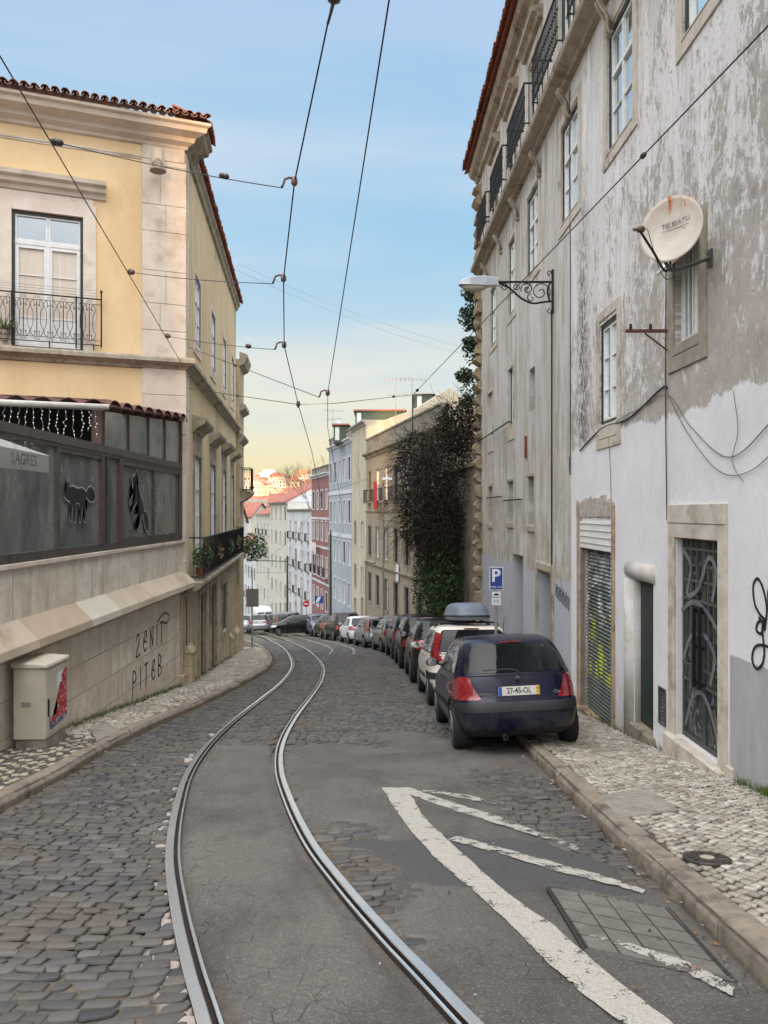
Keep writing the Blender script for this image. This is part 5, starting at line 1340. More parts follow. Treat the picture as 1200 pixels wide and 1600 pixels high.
# aloe on the small balcony
c = FF.p(3.78, 3.6, .10); pl = thing('potted_aloe', 'spiky aloe in a small pot on the scrolled balcony of the yellow house', 'pot plant', c)
part('pot', MB().lathe(c, (0,0,1), [(.07,.08),(.11,.28),(.12,.30),(.10,.30)], 12), pm('grey_pot', L(150,138,126), L(170,158,146), 20, .8), pl)
mb = MB()
for k in range(26):
    a = r.uniform(0, 6.28); el = r.uniform(.3, 1.4); ln = r.uniform(.28, .42); d = Vector((math.cos(a)*math.cos(el), math.sin(a)*math.cos(el), math.sin(el)))
    b0 = Vector(c)+Vector((0,0,.3)); mb.tube([b0, b0+d*ln*.5, b0+d*ln+Vector((0,0,.05))], .022, 5, r2=.003)
part('foliage', mb, pm('aloe_leaf', L(92,104,66), L(120,130,88), 9, .5), pl)

# ------------------------------------------------------------------ terrace wall and glazed veranda
FT = Frame(-4.7, 0, 0, 1, True)
if FT.nx < 0: FT = Frame(-4.7, 0, 0, 1)
tw_ = thing('terrace_wall', 'old stone retaining wall with sloping ledge and black graffiti below the glazed veranda', 'wall', (-4.72, 10, gz(10)))
mb = MB(); FT.box(mb, -1, 18.0, -5.2, -1.72, -.5, 0); part('lower_wall', mb, M_ASH, tw_)
mb = MB(); FT.box(mb, -1, 18.0, -1.42, -.72, -.3, -.012); part('parapet', mb, M_PANEL, tw_)
mb = MB()
s = -1; k = 0; rr = random.Random(5)
cols3 = [0, 0, 1, 2, 1, 0, 1, 0, 0]
segs = [-1, 5.2, 9.9, 11.7, 13.0, 14.7, 16.5, 18.1]
for a, b in zip(segs, segs[1:]):
    m_ = {11.7: 2, 9.9: 1}.get(a, 0)
    FT.prism(mb, [(-.2,-1.40),(-.012,-1.38),(.26,-1.64),(.27,-1.75),(.10,-1.80),(.0,-1.86),(-.2,-1.86)], a+.004, b-.004, m=m_)
part('sloping_ledge', mb, [pm('ledge_slab', L(174,160,140), L(190,177,158), 1.6, .85, bump=.4, bscale=40, c3=L(146,130,110)), pm('brown_slab', L(164,147,124), L(178,162,140), 2, .85, bump=.4, bscale=40), pm('pale_slab', L(184,176,160), L(194,187,173), 2, .85)], tw_, bevel=.006)
mb = MB(); FT.box(mb, -1, 17.95, -.72, -.655, -.32, .035); part('sill', mb, M_PALE, tw_, bevel=.006)
mb = MB(); FT.box(mb, 17.6, 18.05, -5, -3.75, -.1, .10); FT.box(mb, 17.7, 18.05, -3.75, -1.9, -.1, .05); part('corner_pier', mb, M_BASE, tw_, bevel=.02)
# graffiti: two words
G = {'2': [[(0,.75),(.25,1),(.45,.8),(.3,.45),(0,0),(.55,.05)]], 'E': [[(.5,.45),(.15,.5),(.5,.8),(.3,.95),(0,.5),(.2,.05),(.5,.15)]], 'N': [[(0,0),(.05,.9),(.4,.1),(.45,1)]],
     'I': [[(0,0),(.04,1)]], 'T': [[(0,1),(.5,1.02)], [(.27,1),(.22,0)]], 'P': [[(.02,-.15),(.05,.95),(.4,.9),(.45,.6),(.05,.5)]], 'B': [[(0,0),(.03,1),(.4,.9),(.35,.6),(.05,.52),(.45,.4),(.45,.08),(0,0)]]}
mb = MB()
def word(wd, s, z, h, slope, gap=.72):
    for q, ch in enumerate(wd):
        for st in G[ch]:
            P = [(s+(x*.75*h*1.3), z+y*h+(s+x*h)*slope) for x, y in st]; P = spline([(a, b, 0) for a, b in P], 4) if ch not in 'NTI' else [Vector((a, b, 0)) for a, b in P]
            FT.stroke(mb, [(p.x, p.y) for p in P], .034, .005)
        s += gap*h*(.55 if ch == 'I' else 1.0)
word('2ENIT', 14.55, -2.75-.0, .42, -.0, 1.05); word('PITEB', 14.35, -3.42, .42, -.0, 1.1)
loop = spline([(15.9+a, -2.28+b, 0) for a, b in [(0,0),(.5,.12),(.9,.0),(.7,-.12),(.4,-.05)]], 5); FT.stroke(mb, [(p.x, p.y) for p in loop], .03, .007)
part('black_graffiti', mb, M_SPRAY, tw_)

ver = thing('glazed_veranda', 'grey metal veranda with dirty glass and corrugated tile roof in front of the yellow house', 'veranda', (-4.75, 15, -.65))
M_ALU = pm('grey_aluminium', L(78,74,72), L(94,90,86), 8, .45, metal=.35, c3=L(70,62,56))
M_BRN = pm('brown_post', L(72,52,44), L(88,66,56), 12, .6)
def vglass(name, c1, c2, alpha, extra=None):
    m, t, b = mat_base(name); p = t.pos(); x, y, z = t.sep(p)
    n = t.noise(t.map(p, (1, 1.5, .7)), 1.6, 8, .7); c = t.mix(t.mr(n, .35, .68), c1, c2)
    wipe = t.mr(t.noise(t.map(t.comb(y, z, 0.0), (2.6, .9, 1), rot=(0,0,.4)), 1.3, 6, .6, 1.6), .56, .62, 0, .35); c = t.mix(wipe, c, L(128,132,130))
    t.put(b.inputs['Base Color'], c); b.inputs['Roughness'].default_value = .12; b.inputs['Specular IOR Level'].default_value = .9
    t.put(b.inputs['Alpha'], t.math('ADD', alpha, t.mr(n, .35, .7, -.08, .18)))
    return m
M_VG = vglass('dirty_veranda_glass', L(104,110,108), L(142,148,145), .62); M_VG2 = vglass('frosted_panel', L(116,122,120), L(138,144,141), .95)
RAILZ = .97
mb = MB(); FT.box(mb, 3, 17.78, RAILZ-.03, RAILZ+.15, -.10, .02); FT.box(mb, 3, 17.78, RAILZ+.02, RAILZ+.10, .02, .035); FT.box(mb, 3, 17.78, -.655, -.53, -.10, .012); part('rails', mb, M_ALU, ver)
mb = MB()
for (s, w2) in ((4.6,.05), (7.9,.03), (11.05,.035), (12.82,.05), (13.05,.04), (13.72,.055), (17.68,.08)): FT.box(mb, s-w2, s+w2, -.53, RAILZ-.03, -.11, .024)
for (s, w2) in ((15.68,.025),): FT.box(mb, s-w2, s+w2, -.53, RAILZ-.03, -.06, .016)
FT.box(mb, 11.1, 12.75, RAILZ-.10, RAILZ-.03, -.06, .01); FT.box(mb, 13.8, 17.6, RAILZ-.12, RAILZ-.03, -.06, .01); FT.box(mb, 13.8, 17.6, -.53, -.47, -.06, .01)
part('posts', mb, M_ALU, ver)
for q_ in ((12.74,12.80,-.53,RAILZ-.03,-.12,.028),(13.60,13.66,-.53,RAILZ-.03,-.12,.028),(17.74,17.79,-.6,2.1,-.12,.028),(12.76,12.86,RAILZ+.15,1.72,-.12,.0)):
    mb = MB(); FT.box(mb, *q_); part('brown_post', mb, M_BRN, ver)
for (a, b) in ((4.65,7.87), (7.93,11.01), (11.09,12.77), (13.09,13.66), (13.78,15.65), (15.71,17.6)):
    mb = MB(); mb.quad(FT.p(a,-.53,-.03), FT.p(b,-.53,-.03), FT.p(b,RAILZ-.03,-.03), FT.p(a,RAILZ-.03,-.03)); part('pane', mb, M_VG, ver)
def rz_(s): return 1.74+(s-12.8)*.078
P_ = [12.9, 14.15, 15.35, 16.5, 17.72]
for a, b in zip(P_, P_[1:]):
    mb = MB(); mb.quad(FT.p(a+.02,RAILZ+.16,-.03), FT.p(b-.02,RAILZ+.16,-.03), FT.p(b-.02,rz_(b)-.05,-.03), FT.p(a+.02,rz_(a)-.05,-.03)); part('upper_panel', mb, M_VG2, ver)
mb = MB()
for s in P_[:-1]: FT.box(mb, s-.022, s+.022, RAILZ+.15, rz_(s)-.03, -.06, .01)
part('panel_posts', mb, M_BRN, ver)
# corrugated tile roof dropping away from the facade
mb = MB(); n = 150; V = []
a0, a1 = -.02, 9.6
def vroof(s, q):    # s along front facade, q 0 at facade .. 1 at front eave
    top = FF.p(s, 2.20, .02)
    E0 = Vector((-4.62, 12.7, 1.76)); E = E0+Vector((-.9365, -.3508, 0))*s; E.z = 1.76-.0*s
    return Vector(top).lerp(E, q)
for i in range(n+1):
    s = a0+(a1-a0)*i/n; w_ = abs(math.sin(i*math.pi/6))*.11-.03
    for q in (0, .5, 1): p = vroof(s, q); V.append((p.x, p.y, p.z+w_+.03))
o = len(V); V += [(x, y, z-.02) for x, y, z in V]
mb.v = V
for i in range(n):
    for q in (0, 1):
        a = i*3+q; mb.f.append((a, a+3, a+4, a+1)); mb.f.append((o+a, o+a+1, o+a+4, o+a+3))
    mb.f.append((i*3+2, i*3+5, o+i*3+5, o+i*3+2))
mb.mi = [0]*len(mb.f); part('corrugated_roof', mb, pm('dark_tiles', L(78,48,42), L(104,66,56), 9, .8, c3=L(56,42,38)), ver, smooth=True)
mb = MB()      # scalloped verge tiles along the glass side
for k in range(8):
    s = 12.9+k*.64; zc_ = rz_(s+.32)-.0
    K = 8; V = []
    for (oo) in (.07, -.25):
        for rr in (.30, .275):
            for j in range(K+1): q = math.pi*j/K; V.append(FT.p(s+.32+rr*math.cos(q), zc_-.02+rr*.55*math.sin(q), oo+.02))
    m1 = K+1; fs = []
    for j in range(K): fs += [(j, j+1, m1+j+1, m1+j), (j, j+1, 2*m1+j+1, 2*m1+j), (m1+j, m1+j+1, 3*m1+j+1, 3*m1+j)]
    mb.add(V, fs)
part('verge_tiles', mb, MATS['dark_tiles'], ver)
mb = MB()
g0 = vroof(-.1, 1); g1 = vroof(9, 1)
mb.tube([(g0.x, g0.y-.08, g0.z-.03), (g1.x, g1.y-.08, g1.z-.03)], .045, 10)
part('gutter', mb, pm('white_gutter', L(196,190,184), L(210,206,200), 6, .5), ver, smooth=True)
mb = MB()      # open frame under the eave, rafters and a black sheet painting the interior's shade
for q in (.0, 2.0, 4.0, 6.0): a = vroof(q, .98); mb.box(a.x-.25, a.x-.15, a.y-.02, a.y+.06, -.9, a.z-.05)
for q in (.25, .5, .75):
    a = vroof(0.05, q); b = vroof(9, q); mb.tube([(a.x-.05, a.y, a.z-.10), (b.x, b.y, b.z-.10)], .04, 4)
part('rafters', mb, M_BRN, ver)
mb = MB(); a = vroof(.15, .80); b = vroof(9, .80); mb.quad((a.x-.1, a.y, -1), (b.x, b.y, -1), (b.x, b.y, 2.0), (a.x-.1, a.y, 2.0)); part('interior_shade_sheet', mb, M_DKIN, ver, recalc=False)
mb = MB(); mb.box(-13, -4.95, 3, 17.5, -1.1, -.95); part('terrace_floor', mb, M_CONC, ver)
mb = MB(); mb.box(-12.9, -12.8, 2, 13, -1, 3.0); part('back_screen', mb, pm('dark_screen', L(48,50,48), L(66,66,60), 1.5, .9), ver)
# fairy lights
M_CORD = pm('light_cord', L(120,118,116), L(150,148,146), 20, .6)
m_, t, b = mat_base('lit_bulb'); b.inputs['Emission Color'].default_value = (1, .93, .82, 1); b.inputs['Emission Strength'].default_value = .7; M_BULB = m_
fl = thing('fairy_lights', 'string of white icicle fairy lights hanging under the veranda gutter', 'fairy lights', tuple(vroof(.3, 1)))
cmb, bmb = MB(), MB(); rr = random.Random(9)
for k in range(34):
    s = .12+k*.115+rr.uniform(-.03, .03); p = vroof(s, 1)+Vector((0, -.02, -.08)); ln = rr.uniform(.32, .68); n = 8; P = []
    for i in range(n+1):
        q = p+Vector((rr.uniform(-.025, .025), rr.uniform(-.02, .02), -ln*i/n)); P.append(q)
        if i > 0 and rr.random() < .7: bmb.lathe(q+Vector((.01, -.012, 0)), (0,0,1), [(.003,-.010),(.0065,0),(.003,.010)], 5)
    cmb.tube(P, .0045, 4)
a = vroof(.0, 1)+Vector((0,-.02,-.08)); b_ = vroof(5, 1)+Vector((0,-.02,-.08)); cmb.tube([a, b_], .005, 4)
part('cord', cmb, M_CORD, fl); part('bulbs', bmb, M_BULB, fl)
# parasol inside
um = thing('cafe_parasol', 'folded white cafe parasol with red lettering behind the veranda glass', 'parasol', (-5.9, 11.0, -.95))
M_CLOTH = pm('parasol_cloth', L(206,204,200), L(222,220,216), 2, .8)
mb = MB(); mb.add([(-5.9,10.9,1.2),(-5.0,9.9,.86),(-6.8,9.6,.86),(-7.2,11.6,.86),(-5.15,11.9,.86)], [(0,1,2),(0,2,3),(0,3,4),(0,4,1)])
mb.add([(-5.0,9.9,.86),(-6.8,9.6,.86),(-6.8,9.6,.60),(-5.0,9.9,.58)], [(0,1,2,3)]); mb.add([(-5.0,9.9,.86),(-5.15,11.9,.86),(-5.15,11.9,.60),(-5.0,9.9,.58)], [(0,1,2,3)])
part('canopy', mb, M_CLOTH, um, recalc=False)
part('pole', MB().tube([(-5.9,10.9,-.95), (-5.9,10.9,1.2)], .025, 8), M_WHITEW, um)
M_RED = pm('red_print', L(158,40,44), L(170,50,52), 9, .6)
vs, fs = text_mesh('SAGRES', .22, .002, .004); mb = MB(); mb.add([(-4.97-.075*v[0]*0, 10.62+v[0], .72+v[1]) for v in vs], fs); part('lettering', mb, M_RED, um, recalc=False)
# fox decals on the glass
def decal_poly(name, lab, outline, s0, z0, sc_, rot, grp='fox stickers on the veranda glass'):
    mb = MB(); ca, sa = math.cos(rot), math.sin(rot)
    cx = sum(p[0] for p in outline)/len(outline); cy = sum(p[1] for p in outline)/len(outline)
    def T(p, g=1.0): x = (p[0]-cx)*g*sc_; y = (p[1]-cy)*g*sc_; return s0+x*ca-y*sa, z0+x*sa+y*ca
    th = thing(name, lab, 'sticker', FT.p(s0, z0, 0), 0, grp)
    for (nm, g, oo, mt) in (('white_edge', 1, .001, pm('sticker_white', L(150,152,150), L(160,162,160), 9, .6)), ('silhouette', 1, .0035, M_SPRAY)):
        bm = bmesh.new(); P = outline
        if nm == 'white_edge':
            Q = []
            n = len(P)
            for i in range(n):
                a = Vector(P[i-1]); b = Vector(P[i]); c = Vector(P[(i+1) % n]); d = ((b-a).normalized()+(c-b).normalized()).normalized(); Q.append(tuple(b+Vector((d.y, -d.x))*.03))
            P = Q
        vs = [bm.verts.new(FT.p(*T(p), oo)) for p in P]; f = bm.faces.new(vs); bmesh.ops.triangulate(bm, faces=[f])
        me = bpy.data.meshes.new(nm); bm.to_mesh(me); bm.free(); me.materials.append(mt); link(nm, me, th)
FOX = [(0,.34),(.03,.46),(.08,.46),(.09,.68),(.15,.60),(.20,.66),(.24,.52),(.40,.54),(.62,.50),(.85,.52),(.98,.48),(1.05,.44),(1.15,.54),(1.32,.56),(1.48,.48),(1.55,.36),(1.45,.28),(1.28,.26),(1.12,.32),(1.02,.36),(.99,.22),(1.06,.04),(1.0,-.14),(.93,-.12),(.97,.03),(.87,.18),(.82,.02),(.78,-.14),(.71,-.13),(.75,.06),(.72,.22),(.56,.24),(.52,.05),(.50,-.14),(.43,-.13),(.45,.06),(.42,.20),(.36,.08),(.33,-.12),(.27,-.10),(.30,.10),(.26,.26),(.14,.28)]
FOX = FOX[::-1]
decal_poly('fox_sticker', 'black fox sticker walking left, on the wider veranda pane', FOX, 11.82, .15, .80, 0)
decal_poly('fox_sticker', 'black fox sticker leaping up to the left, on the narrower veranda pane', FOX, 14.68, .12, .92, R(-46))
# christmas tree of lights behind the last pane
ct = thing('indoor_tree', 'dark green tree dotted with small lights behind the last veranda pane', 'christmas tree', (-5.25, 17.0, -.95))
mb = MB(); 
for k in range(9): leafball(mb, (-5.25, 17.0, -.6+k*.17), (.46-.04*k, .46-.04*k, .16), 120, .07, rr)
part('foliage', mb, pm('fir_green', L(40,70,58), L(56,92,76), 6, .7), ct, recalc=False)
mb = MB()
for k in range(60): a = rr.uniform(0, 6.28); z = rr.uniform(-.6, .9); q = .46-(z+.6)*.25; mb.lathe((-5.25+q*math.cos(a), 17.0+q*math.sin(a), z), (0,0,1), [(.004,-.008),(.008,0),(.004,.008)], 5)
part('bulbs', mb, M_BULB, ct)
part('trunk', MB().tube([(-5.25,17.0,-.95), (-5.25,17.0,-.5)], .04, 6), M_BRN, ct)

# utility cabinet
cab_ = thing('utility_cabinet', 'beige street cabinet with torn red poster standing against the stone wall', 'utility cabinet', (-4.42, 9.85, gz(9.85)+.1))
M_CAB = pm('cabinet_paint', L(178,170,152), L(190,182,166), 4, .6, bump=.05, bscale=40, c3=L(162,154,136))
x0, x1, y0, y1 = -4.60, -4.20, 9.52, 10.18; zb, zt = -2.86, -1.94
mb = MB(); mb.box(x0, x1, y0, y1, zb+.03, zt); part('body', mb, M_CAB, cab_, bevel=.012)
mb = MB(); mb.hexa([(x0-.02,y0-.025,zt+.002),(x1+.03,y0-.025,zt+.002),(x1+.03,y1+.025,zt+.002),(x0-.02,y1+.025,zt+.002),(x0-.02,y0-.02,zt+.075),(x1+.02,y0-.02,zt+.045),(x1+.02,y1+.02,zt+.045),(x0-.02,y1+.02,zt+.075)]); part('lid', mb, M_CAB, cab_, bevel=.008)
mb = MB(); mb.box(x0+.02, x1-.01, y0+.02, y1-.02, zb-.25, zb+.028); part('plinth', mb, M_CONC, cab_, bevel=.01)
mb = MB(); mb.box(x1, x1+.006, y0+.03, y1-.03, zb+.08, zt-.03); part('door', mb, M_CAB, cab_)
mb = MB(); mb.box(x0+.10, x0+.22, y0-.004, y0, -2.42, -2.36); part('nameplate', mb, pm('tin', L(150,146,140), L(120,114,108), 60, .5), cab_)
mb = MB(); mb.box(x1+.006, x1+.022, y0+.06, y0+.08, -2.55, -2.34); part('handle', mb, M_BLACK, cab_)
mb = MB(); rr = random.Random(3)
bnd = [(.30,-.95+.02)]
P = [(.50,-2.08),(.62,-2.03),(.63,-2.68),(.12,-2.74),(.10,-2.55),(.20,-2.60),(.30,-2.58),(.34,-2.46),(.30,-2.40),(.38,-2.30),(.42,-2.20),(.50,-2.20),(.46,-2.12)]
bm = bmesh.new(); f = bm.faces.new([bm.verts.new((x1+.010, y0+a, b)) for a, b in P]); bmesh.ops.triangulate(bm, faces=[f]); me = bpy.data.meshes.new('torn_poster'); bm.to_mesh(me); bm.free()
m_, t, b = mat_base('torn_poster_print'); p = t.pos(); x, y, z = t.sep(p)
c = t.ramp(t.mr(t.math('ADD', z, t.math('MULTIPLY', t.noise(p, 14, 4), .05)), -2.74, -2.0), [(0, L(64,72,120)), (.14, L(70,74,122)), (.18, L(168,44,48)), (1, L(158,36,40))]); c = t.mix(t.mr(t.noise(p, 22, 4, .6, 1), .56, .60), c, L(196,188,184)); t.put(b.inputs['Base Color'], c)
me.materials.append(m_); link('torn_poster', me, cab_)
mb = MB(); 
bm = bmesh.new(); f = bm.faces.new([bm.verts.new((x1+.0085, y0+a, b)) for a, b in [(.36,-2.06),(.52,-2.05),(.52,-2.24),(.42,-2.3),(.4,-2.5),(.3,-2.64),(.22,-2.58),(.28,-2.44),(.33,-2.3),(.32,-2.16)]]); bmesh.ops.triangulate(bm, faces=[f]); me = bpy.data.meshes.new('paper_backing'); bm.to_mesh(me); bm.free(); me.materials.append(M_SIGNW); link('paper_backing', me, cab_)

# the next house down on the left, just showing past the corner
EX, EY = FS.p(LEN+.05, 0, .14)[:2]
FN = Frame(EX, EY, -.10, 1, True)
if FN.nx < 0: FN = Frame(EX, EY, -.10, 1)
nh = thing('narrow_house', 'grey-beige house past the yellow corner house with stone cornices and a small balcony', 'house', (EX-.1, EY+.1, gz(EY)))
mb = MB(); FN.box(mb, 0, 2.2, -9, 6.4, -6, 0); part('wall', mb, M_BASE, nh)
mb = MB(); FN.prism(mb, [(0,6.1),(.2,6.2),(.32,6.5),(.32,6.6),(0,6.7)], 0, 2.2); part('cornice', mb, M_LEDGE, nh)
mb = MB(); FN.prism(mb, [(0,4.2),(.25,4.35),(.25,4.5),(0,4.6)], 0, 2.2); FN.prism(mb, [(0,2.9),(.22,3.1),(.22,3.2),(0,3.3)], 0, 2.2); part('string_course', mb, M_LEDGE, nh)
mb = MB(); FN.prism(mb, [(0,.4),(.2,.5),(.5,.75),(.5,.88),(0,.9)], .1, 1.6); part('balcony_slab', mb, M_LEDGE, nh)
mb = MB()
for z in (.95, 1.85): mb.tube([FN.p(.15,z,0), FN.p(.15,z,.46), FN.p(1.55,z,.46), FN.p(1.55,z,0)], .02, 5)
for k in range(14): mb.tube([FN.p(.15+k*.1,.9,.46), FN.p(.15+k*.1,1.85,.46)], .011, 4)
for k in range(4): mb.tube([FN.p(.15,.9,.1+.1*k), FN.p(.15,1.85,.1+.1*k)], .011, 4)
part('balcony_railing', mb, M_BLACK, nh)
# ------------------------------------------------------------------ the row of houses down the hill
def fac(name, c, c2=None, c3=None, sc=1.4): return pm(name, c, c2 or tuple(q*.82 for q in c), sc, .88, bump=.2, bscale=14, c3=c3, stretch=(1,1,.4), spec=.25)
M_BROWN = fac('brown_render', L(136,126,110), L(158,147,128), L(150,124,98)); M_PALEF = fac('beige_render', L(176,166,146), L(192,184,166), L(150,138,118))
M_BLUEF = fac('blue_tiles', L(148,154,163), L(166,171,179)); M_REDF = fac('red_tiles', L(148,110,105), L(130,96,92)); M_WHT = fac('white_render', L(206,208,212), L(192,194,200), L(170,170,172))
M_CRM = fac('cream_render', L(202,199,188), L(188,185,174)); M_GREY = fac('grey_trim', L(168,164,156), L(146,142,134)); M_OLDT = pm('parapet_stone', L(112,106,94), L(146,138,124), 3, .9, bump=.4, bscale=16, c3=L(84,78,68))
M_GRN = pm('green_cladding', L(66,78,68), L(84,96,84), 3, .8); M_ROOFR = pm('red_roof', L(138,82,68), L(156,100,84), 2.2, .85, bump=.3, bscale=9, c3=L(112,74,62))
PTS = [(2.6,35), (-1.23,52.8), (-2.43,58.4), (-4.91,68.5), (-7.28,77.3), (-11.5,91.8), (-15.56,104.9), (-19.45,116.7), (-23.85,128.9)]
def fr_between(a, b):
    F = Frame(a[0], a[1], b[0]-a[0], b[1]-a[1])
    if F.nx > 0: F = Frame(a[0], a[1], b[0]-a[0], b[1]-a[1], True)
    return F, math.hypot(b[0]-a[0], b[1]-a[1])
def row_house(name, label, a, b, ztop, wall, trim, cols, floors, deep=11, wsz=(.9, 1.6), balc=(), parapet=None, cat='house', doorh=2.6, group=None, sur=True, zg=None):
    F, Ln = fr_between(a, b); zb = min(gz(a[1]), gz(b[1]))-1.5
    h = thing(name, label, cat, (F.p(Ln/2, 0, 0)[0], F.p(Ln/2, 0, 0)[1], gz((a[1]+b[1])/2)), 0, group)
    pos = [Ln*(k+.5)/cols for k in range(cols)]; ops = []
    for zf_ in floors:
        for s in pos: ops.append((s-wsz[0]/2, s+wsz[0]/2, zf_, zf_+wsz[1], .16))
    zd = []
    for s in pos:
        g = gz(F.p(s, 0)[1]); 
        if floors and floors[-1]-g > 3.0 or not floors: zd.append((s, g+.1)); ops.append((s-wsz[0]/2, s+wsz[0]/2, g+.1, g+.1+doorh, .2))
    mb = MB(); wall_open(mb, F, 0, Ln, zb, ztop, ops)
    for (s0, s1) in ((0, 0), (Ln, Ln)): mb.quad(F.p(s0, zb, 0), F.p(s0, zb, -deep), F.p(s0, ztop, -deep), F.p(s0, ztop, 0))
    mb.quad(F.p(0, zb, -deep), F.p(Ln, zb, -deep), F.p(Ln, ztop, -deep), F.p(0, ztop, -deep)); mb.quad(F.p(0, ztop-.25, 0), F.p(Ln, ztop-.25, 0), F.p(Ln, ztop-.25, -deep), F.p(0, ztop-.25, -deep))
    part('wall', mb, wall, h, recalc=False)
    for (s, c) in [(s, zf_) for zf_ in floors for s in pos]:
        w2, hh = wsz[0]/2, wsz[1]
        mb = MB(); ring(F, mb, s-w2+.002, s+w2-.002, c+.002, c+hh-.002, .05, -.14, -.07); F.box(mb, s-.025, s+.025, c+.05, c+hh-.05, -.14, -.08)
        F.box(mb, s-w2+.05, s-.025, c+hh*.66, c+hh*.66+.04, -.14, -.08); F.box(mb, s+.025, s+w2-.05, c+hh*.66, c+hh*.66+.04, -.14, -.08)
        wd = part('window', mb, M_WHITEW if rng.random() < .6 else M_DARKW, h)
        mb = MB(); mb.quad(F.p(s-w2+.05,c+.05,-.12), F.p(s+w2-.05,c+.05,-.12), F.p(s+w2-.05,c+hh-.05,-.12), F.p(s-w2+.05,c+hh-.05,-.12)); part('pane', mb, rng.choice([M_GLASSD, M_GLASSD, M_GLASS, M_CURT]), wd)
        if sur:
            mb = MB(); ring(F, mb, s-w2-.11, s+w2+.11, c-.11, c+hh+.11, .108, -.02, .03); part('window_surround', mb, trim, h)
    for (s, c) in zd:
        mb = MB(); F.box(mb, s-wsz[0]/2+.01, s+wsz[0]/2-.01, c, c+doorh-.01, -.17, -.13); part('door', mb, rng.choice([MATS['brown_door'], M_DARKW, M_GREY]), h)
        if sur: mb = MB(); ring(F, mb, s-wsz[0]/2-.13, s+wsz[0]/2+.13, c-.2, c+doorh+.12, .128, -.02, .03, bottom=False); part('door_surround', mb, trim, h)
    for zf_ in balc:
        for s in pos:
            w2 = wsz[0]/2+.12; mb = MB(); F.box(mb, s-w2-.05, s+w2+.05, zf_-.12, zf_-.02, 0, .36); bl = part('balcony', mb, trim, h)
            mb = MB(); 
            for z in (zf_, zf_+.75): mb.tube([F.p(s-w2, z, 0), F.p(s-w2, z, .32), F.p(s+w2, z, .32), F.p(s+w2, z, 0)], .022, 4)
            n = 9
            for i in range(n+1): mb.tube([F.p(s-w2+2*w2*i/n, zf_-.05, .32), F.p(s-w2+2*w2*i/n, zf_+.75, .32)], .013, 3)
            part('railing', mb, M_BLACK, bl)
    mb = MB(); F.prism(mb, [(0,ztop-.35),(.08,ztop-.33),(.12,ztop-.2),(.3,ztop-.1),(.3,ztop),(0,ztop+.02)], 0, Ln); part('cornice', mb, trim, h)
    if parapet: mb = MB(); F.box(mb, 0, Ln, ztop+.02, ztop+parapet, -.3, -.02); F.box(mb, 0, Ln, ztop+parapet+.003, ztop+parapet+.1, -.34, .04); part('parapet', mb, M_OLDT, h)
    return h, F, Ln
h, F, Ln = row_house('apartment_building', 'brown weathered building with stone parapet partly behind the dark climbing bush', PTS[0], PTS[1], 3.95, M_BROWN, M_OLDT, 7, [.75, -2.9, -6.0], wsz=(.95,1.95), parapet=.95, cat='building', balc=[.70])
mb = MB(); s = Ln-5.4; F.box(mb, s, s+.75, .15, 1.9, .36, .42); part('red_blanket', mb, pm('red_cloth', L(160,36,34), L(140,28,30), 4, .9), h)
mb = MB(); F.prism(mb, [(0,-3.55),(.1,-3.5),(.14,-3.38),(0,-3.36)], 0, Ln); F.prism(mb, [(0,-.05),(.06,-.02),(.08,.06),(0,.08)], 0, Ln); part('string_course', mb, M_OLDT, h)
mb = MB(); mb.tube([F.p(Ln-.25, -8.5, .1), F.p(Ln-.25, -3.3, .1), F.p(Ln-3.4, -3.25, .1)], .05, 5); part('drainpipe', mb, M_GREY, h)
mb = MB(); F.box(mb, 8.1, 8.7, -3.9, -2.95, .06, .10); part('notice_board', mb, M_SIGNW, h)

h, F, Ln = row_house('apartment_building', 'narrow beige building with a blank gable rising above the brown building', PTS[1], PTS[2], 6.35, M_PALEF, M_GREY, 2, [-2.4, -5.6], wsz=(.75,1.7), cat='building')
G_ = Frame(PTS[1][0], PTS[1][1], .977, .212); mb = MB()
prof = [(0,6.34),(1.3,6.36),(3.6,7.25),(6.0,8.75),(7.6,7.6),(12,6.5),(12,2),(0,2)]
a = [G_.p(s, z, -.02) for s, z in prof]; b = [G_.p(s, z, -5.6) for s, z in prof] if G_.ny < 0 else [G_.p(s, z, 5.6) for s, z in prof]
n = len(prof); mb.add(a+b, [tuple(range(n)), tuple(range(n, 2*n))]+[(i, (i+1) % n, n+(i+1) % n, n+i) for i in range(n)]); part('gable', mb, M_PALEF, h)
def bxm(mb, x0, x1, y0, y1, z0, z1): mb.box(x0, x1, y0, y1, z0, z1)
def dormer(par, x0, x1, y0, y1, z0, z1, roof, wallm=M_GRN):
    mb = MB(); mb.box(x0, x1, y0, y1, z0, z1); d = part('roof_dormer', mb, wallm, par)
    mb = MB(); mb.hexa([(x0-.15,y0-.15,z1+.003),(x1+.15,y0-.15,z1+.003),(x1+.15,y1+.15,z1+.003),(x0-.15,y1+.15,z1+.003),(x0-.1,y0-.1,z1+.12),(x1+.1,y0-.1,z1+.12),(x1+.1,y1+.1,z1+.45),(x0-.1,y1+.1,z1+.45)]); part('roof', mb, roof, d)
    mb = MB(); mb.box(x0+.12, x0+.45, y0-.02, y0, z0+.2, z1-.15); part('window', mb, M_WHITEW, d)
dormer(h, -2.2, 1.6, 58.9, 63, 6.2, 7.75, M_ROOFR); dormer(h, 2.3, 3.6, 56, 60, 6.4, 8.6, M_GREY)
h, F, Ln = row_house('apartment_building', 'light blue tiled building with five window columns and roof dishes', PTS[2], PTS[3], 5.7, M_BLUEF, M_WHT, 5, [2.5, -.85, -4.1, -7.3], wsz=(.85,1.75), parapet=.65, cat='building', deep=9)
mb = MB()
for z in (1.6, -1.9): F.box(mb, 0, Ln, z-.15, z+.15, -.01, .05)
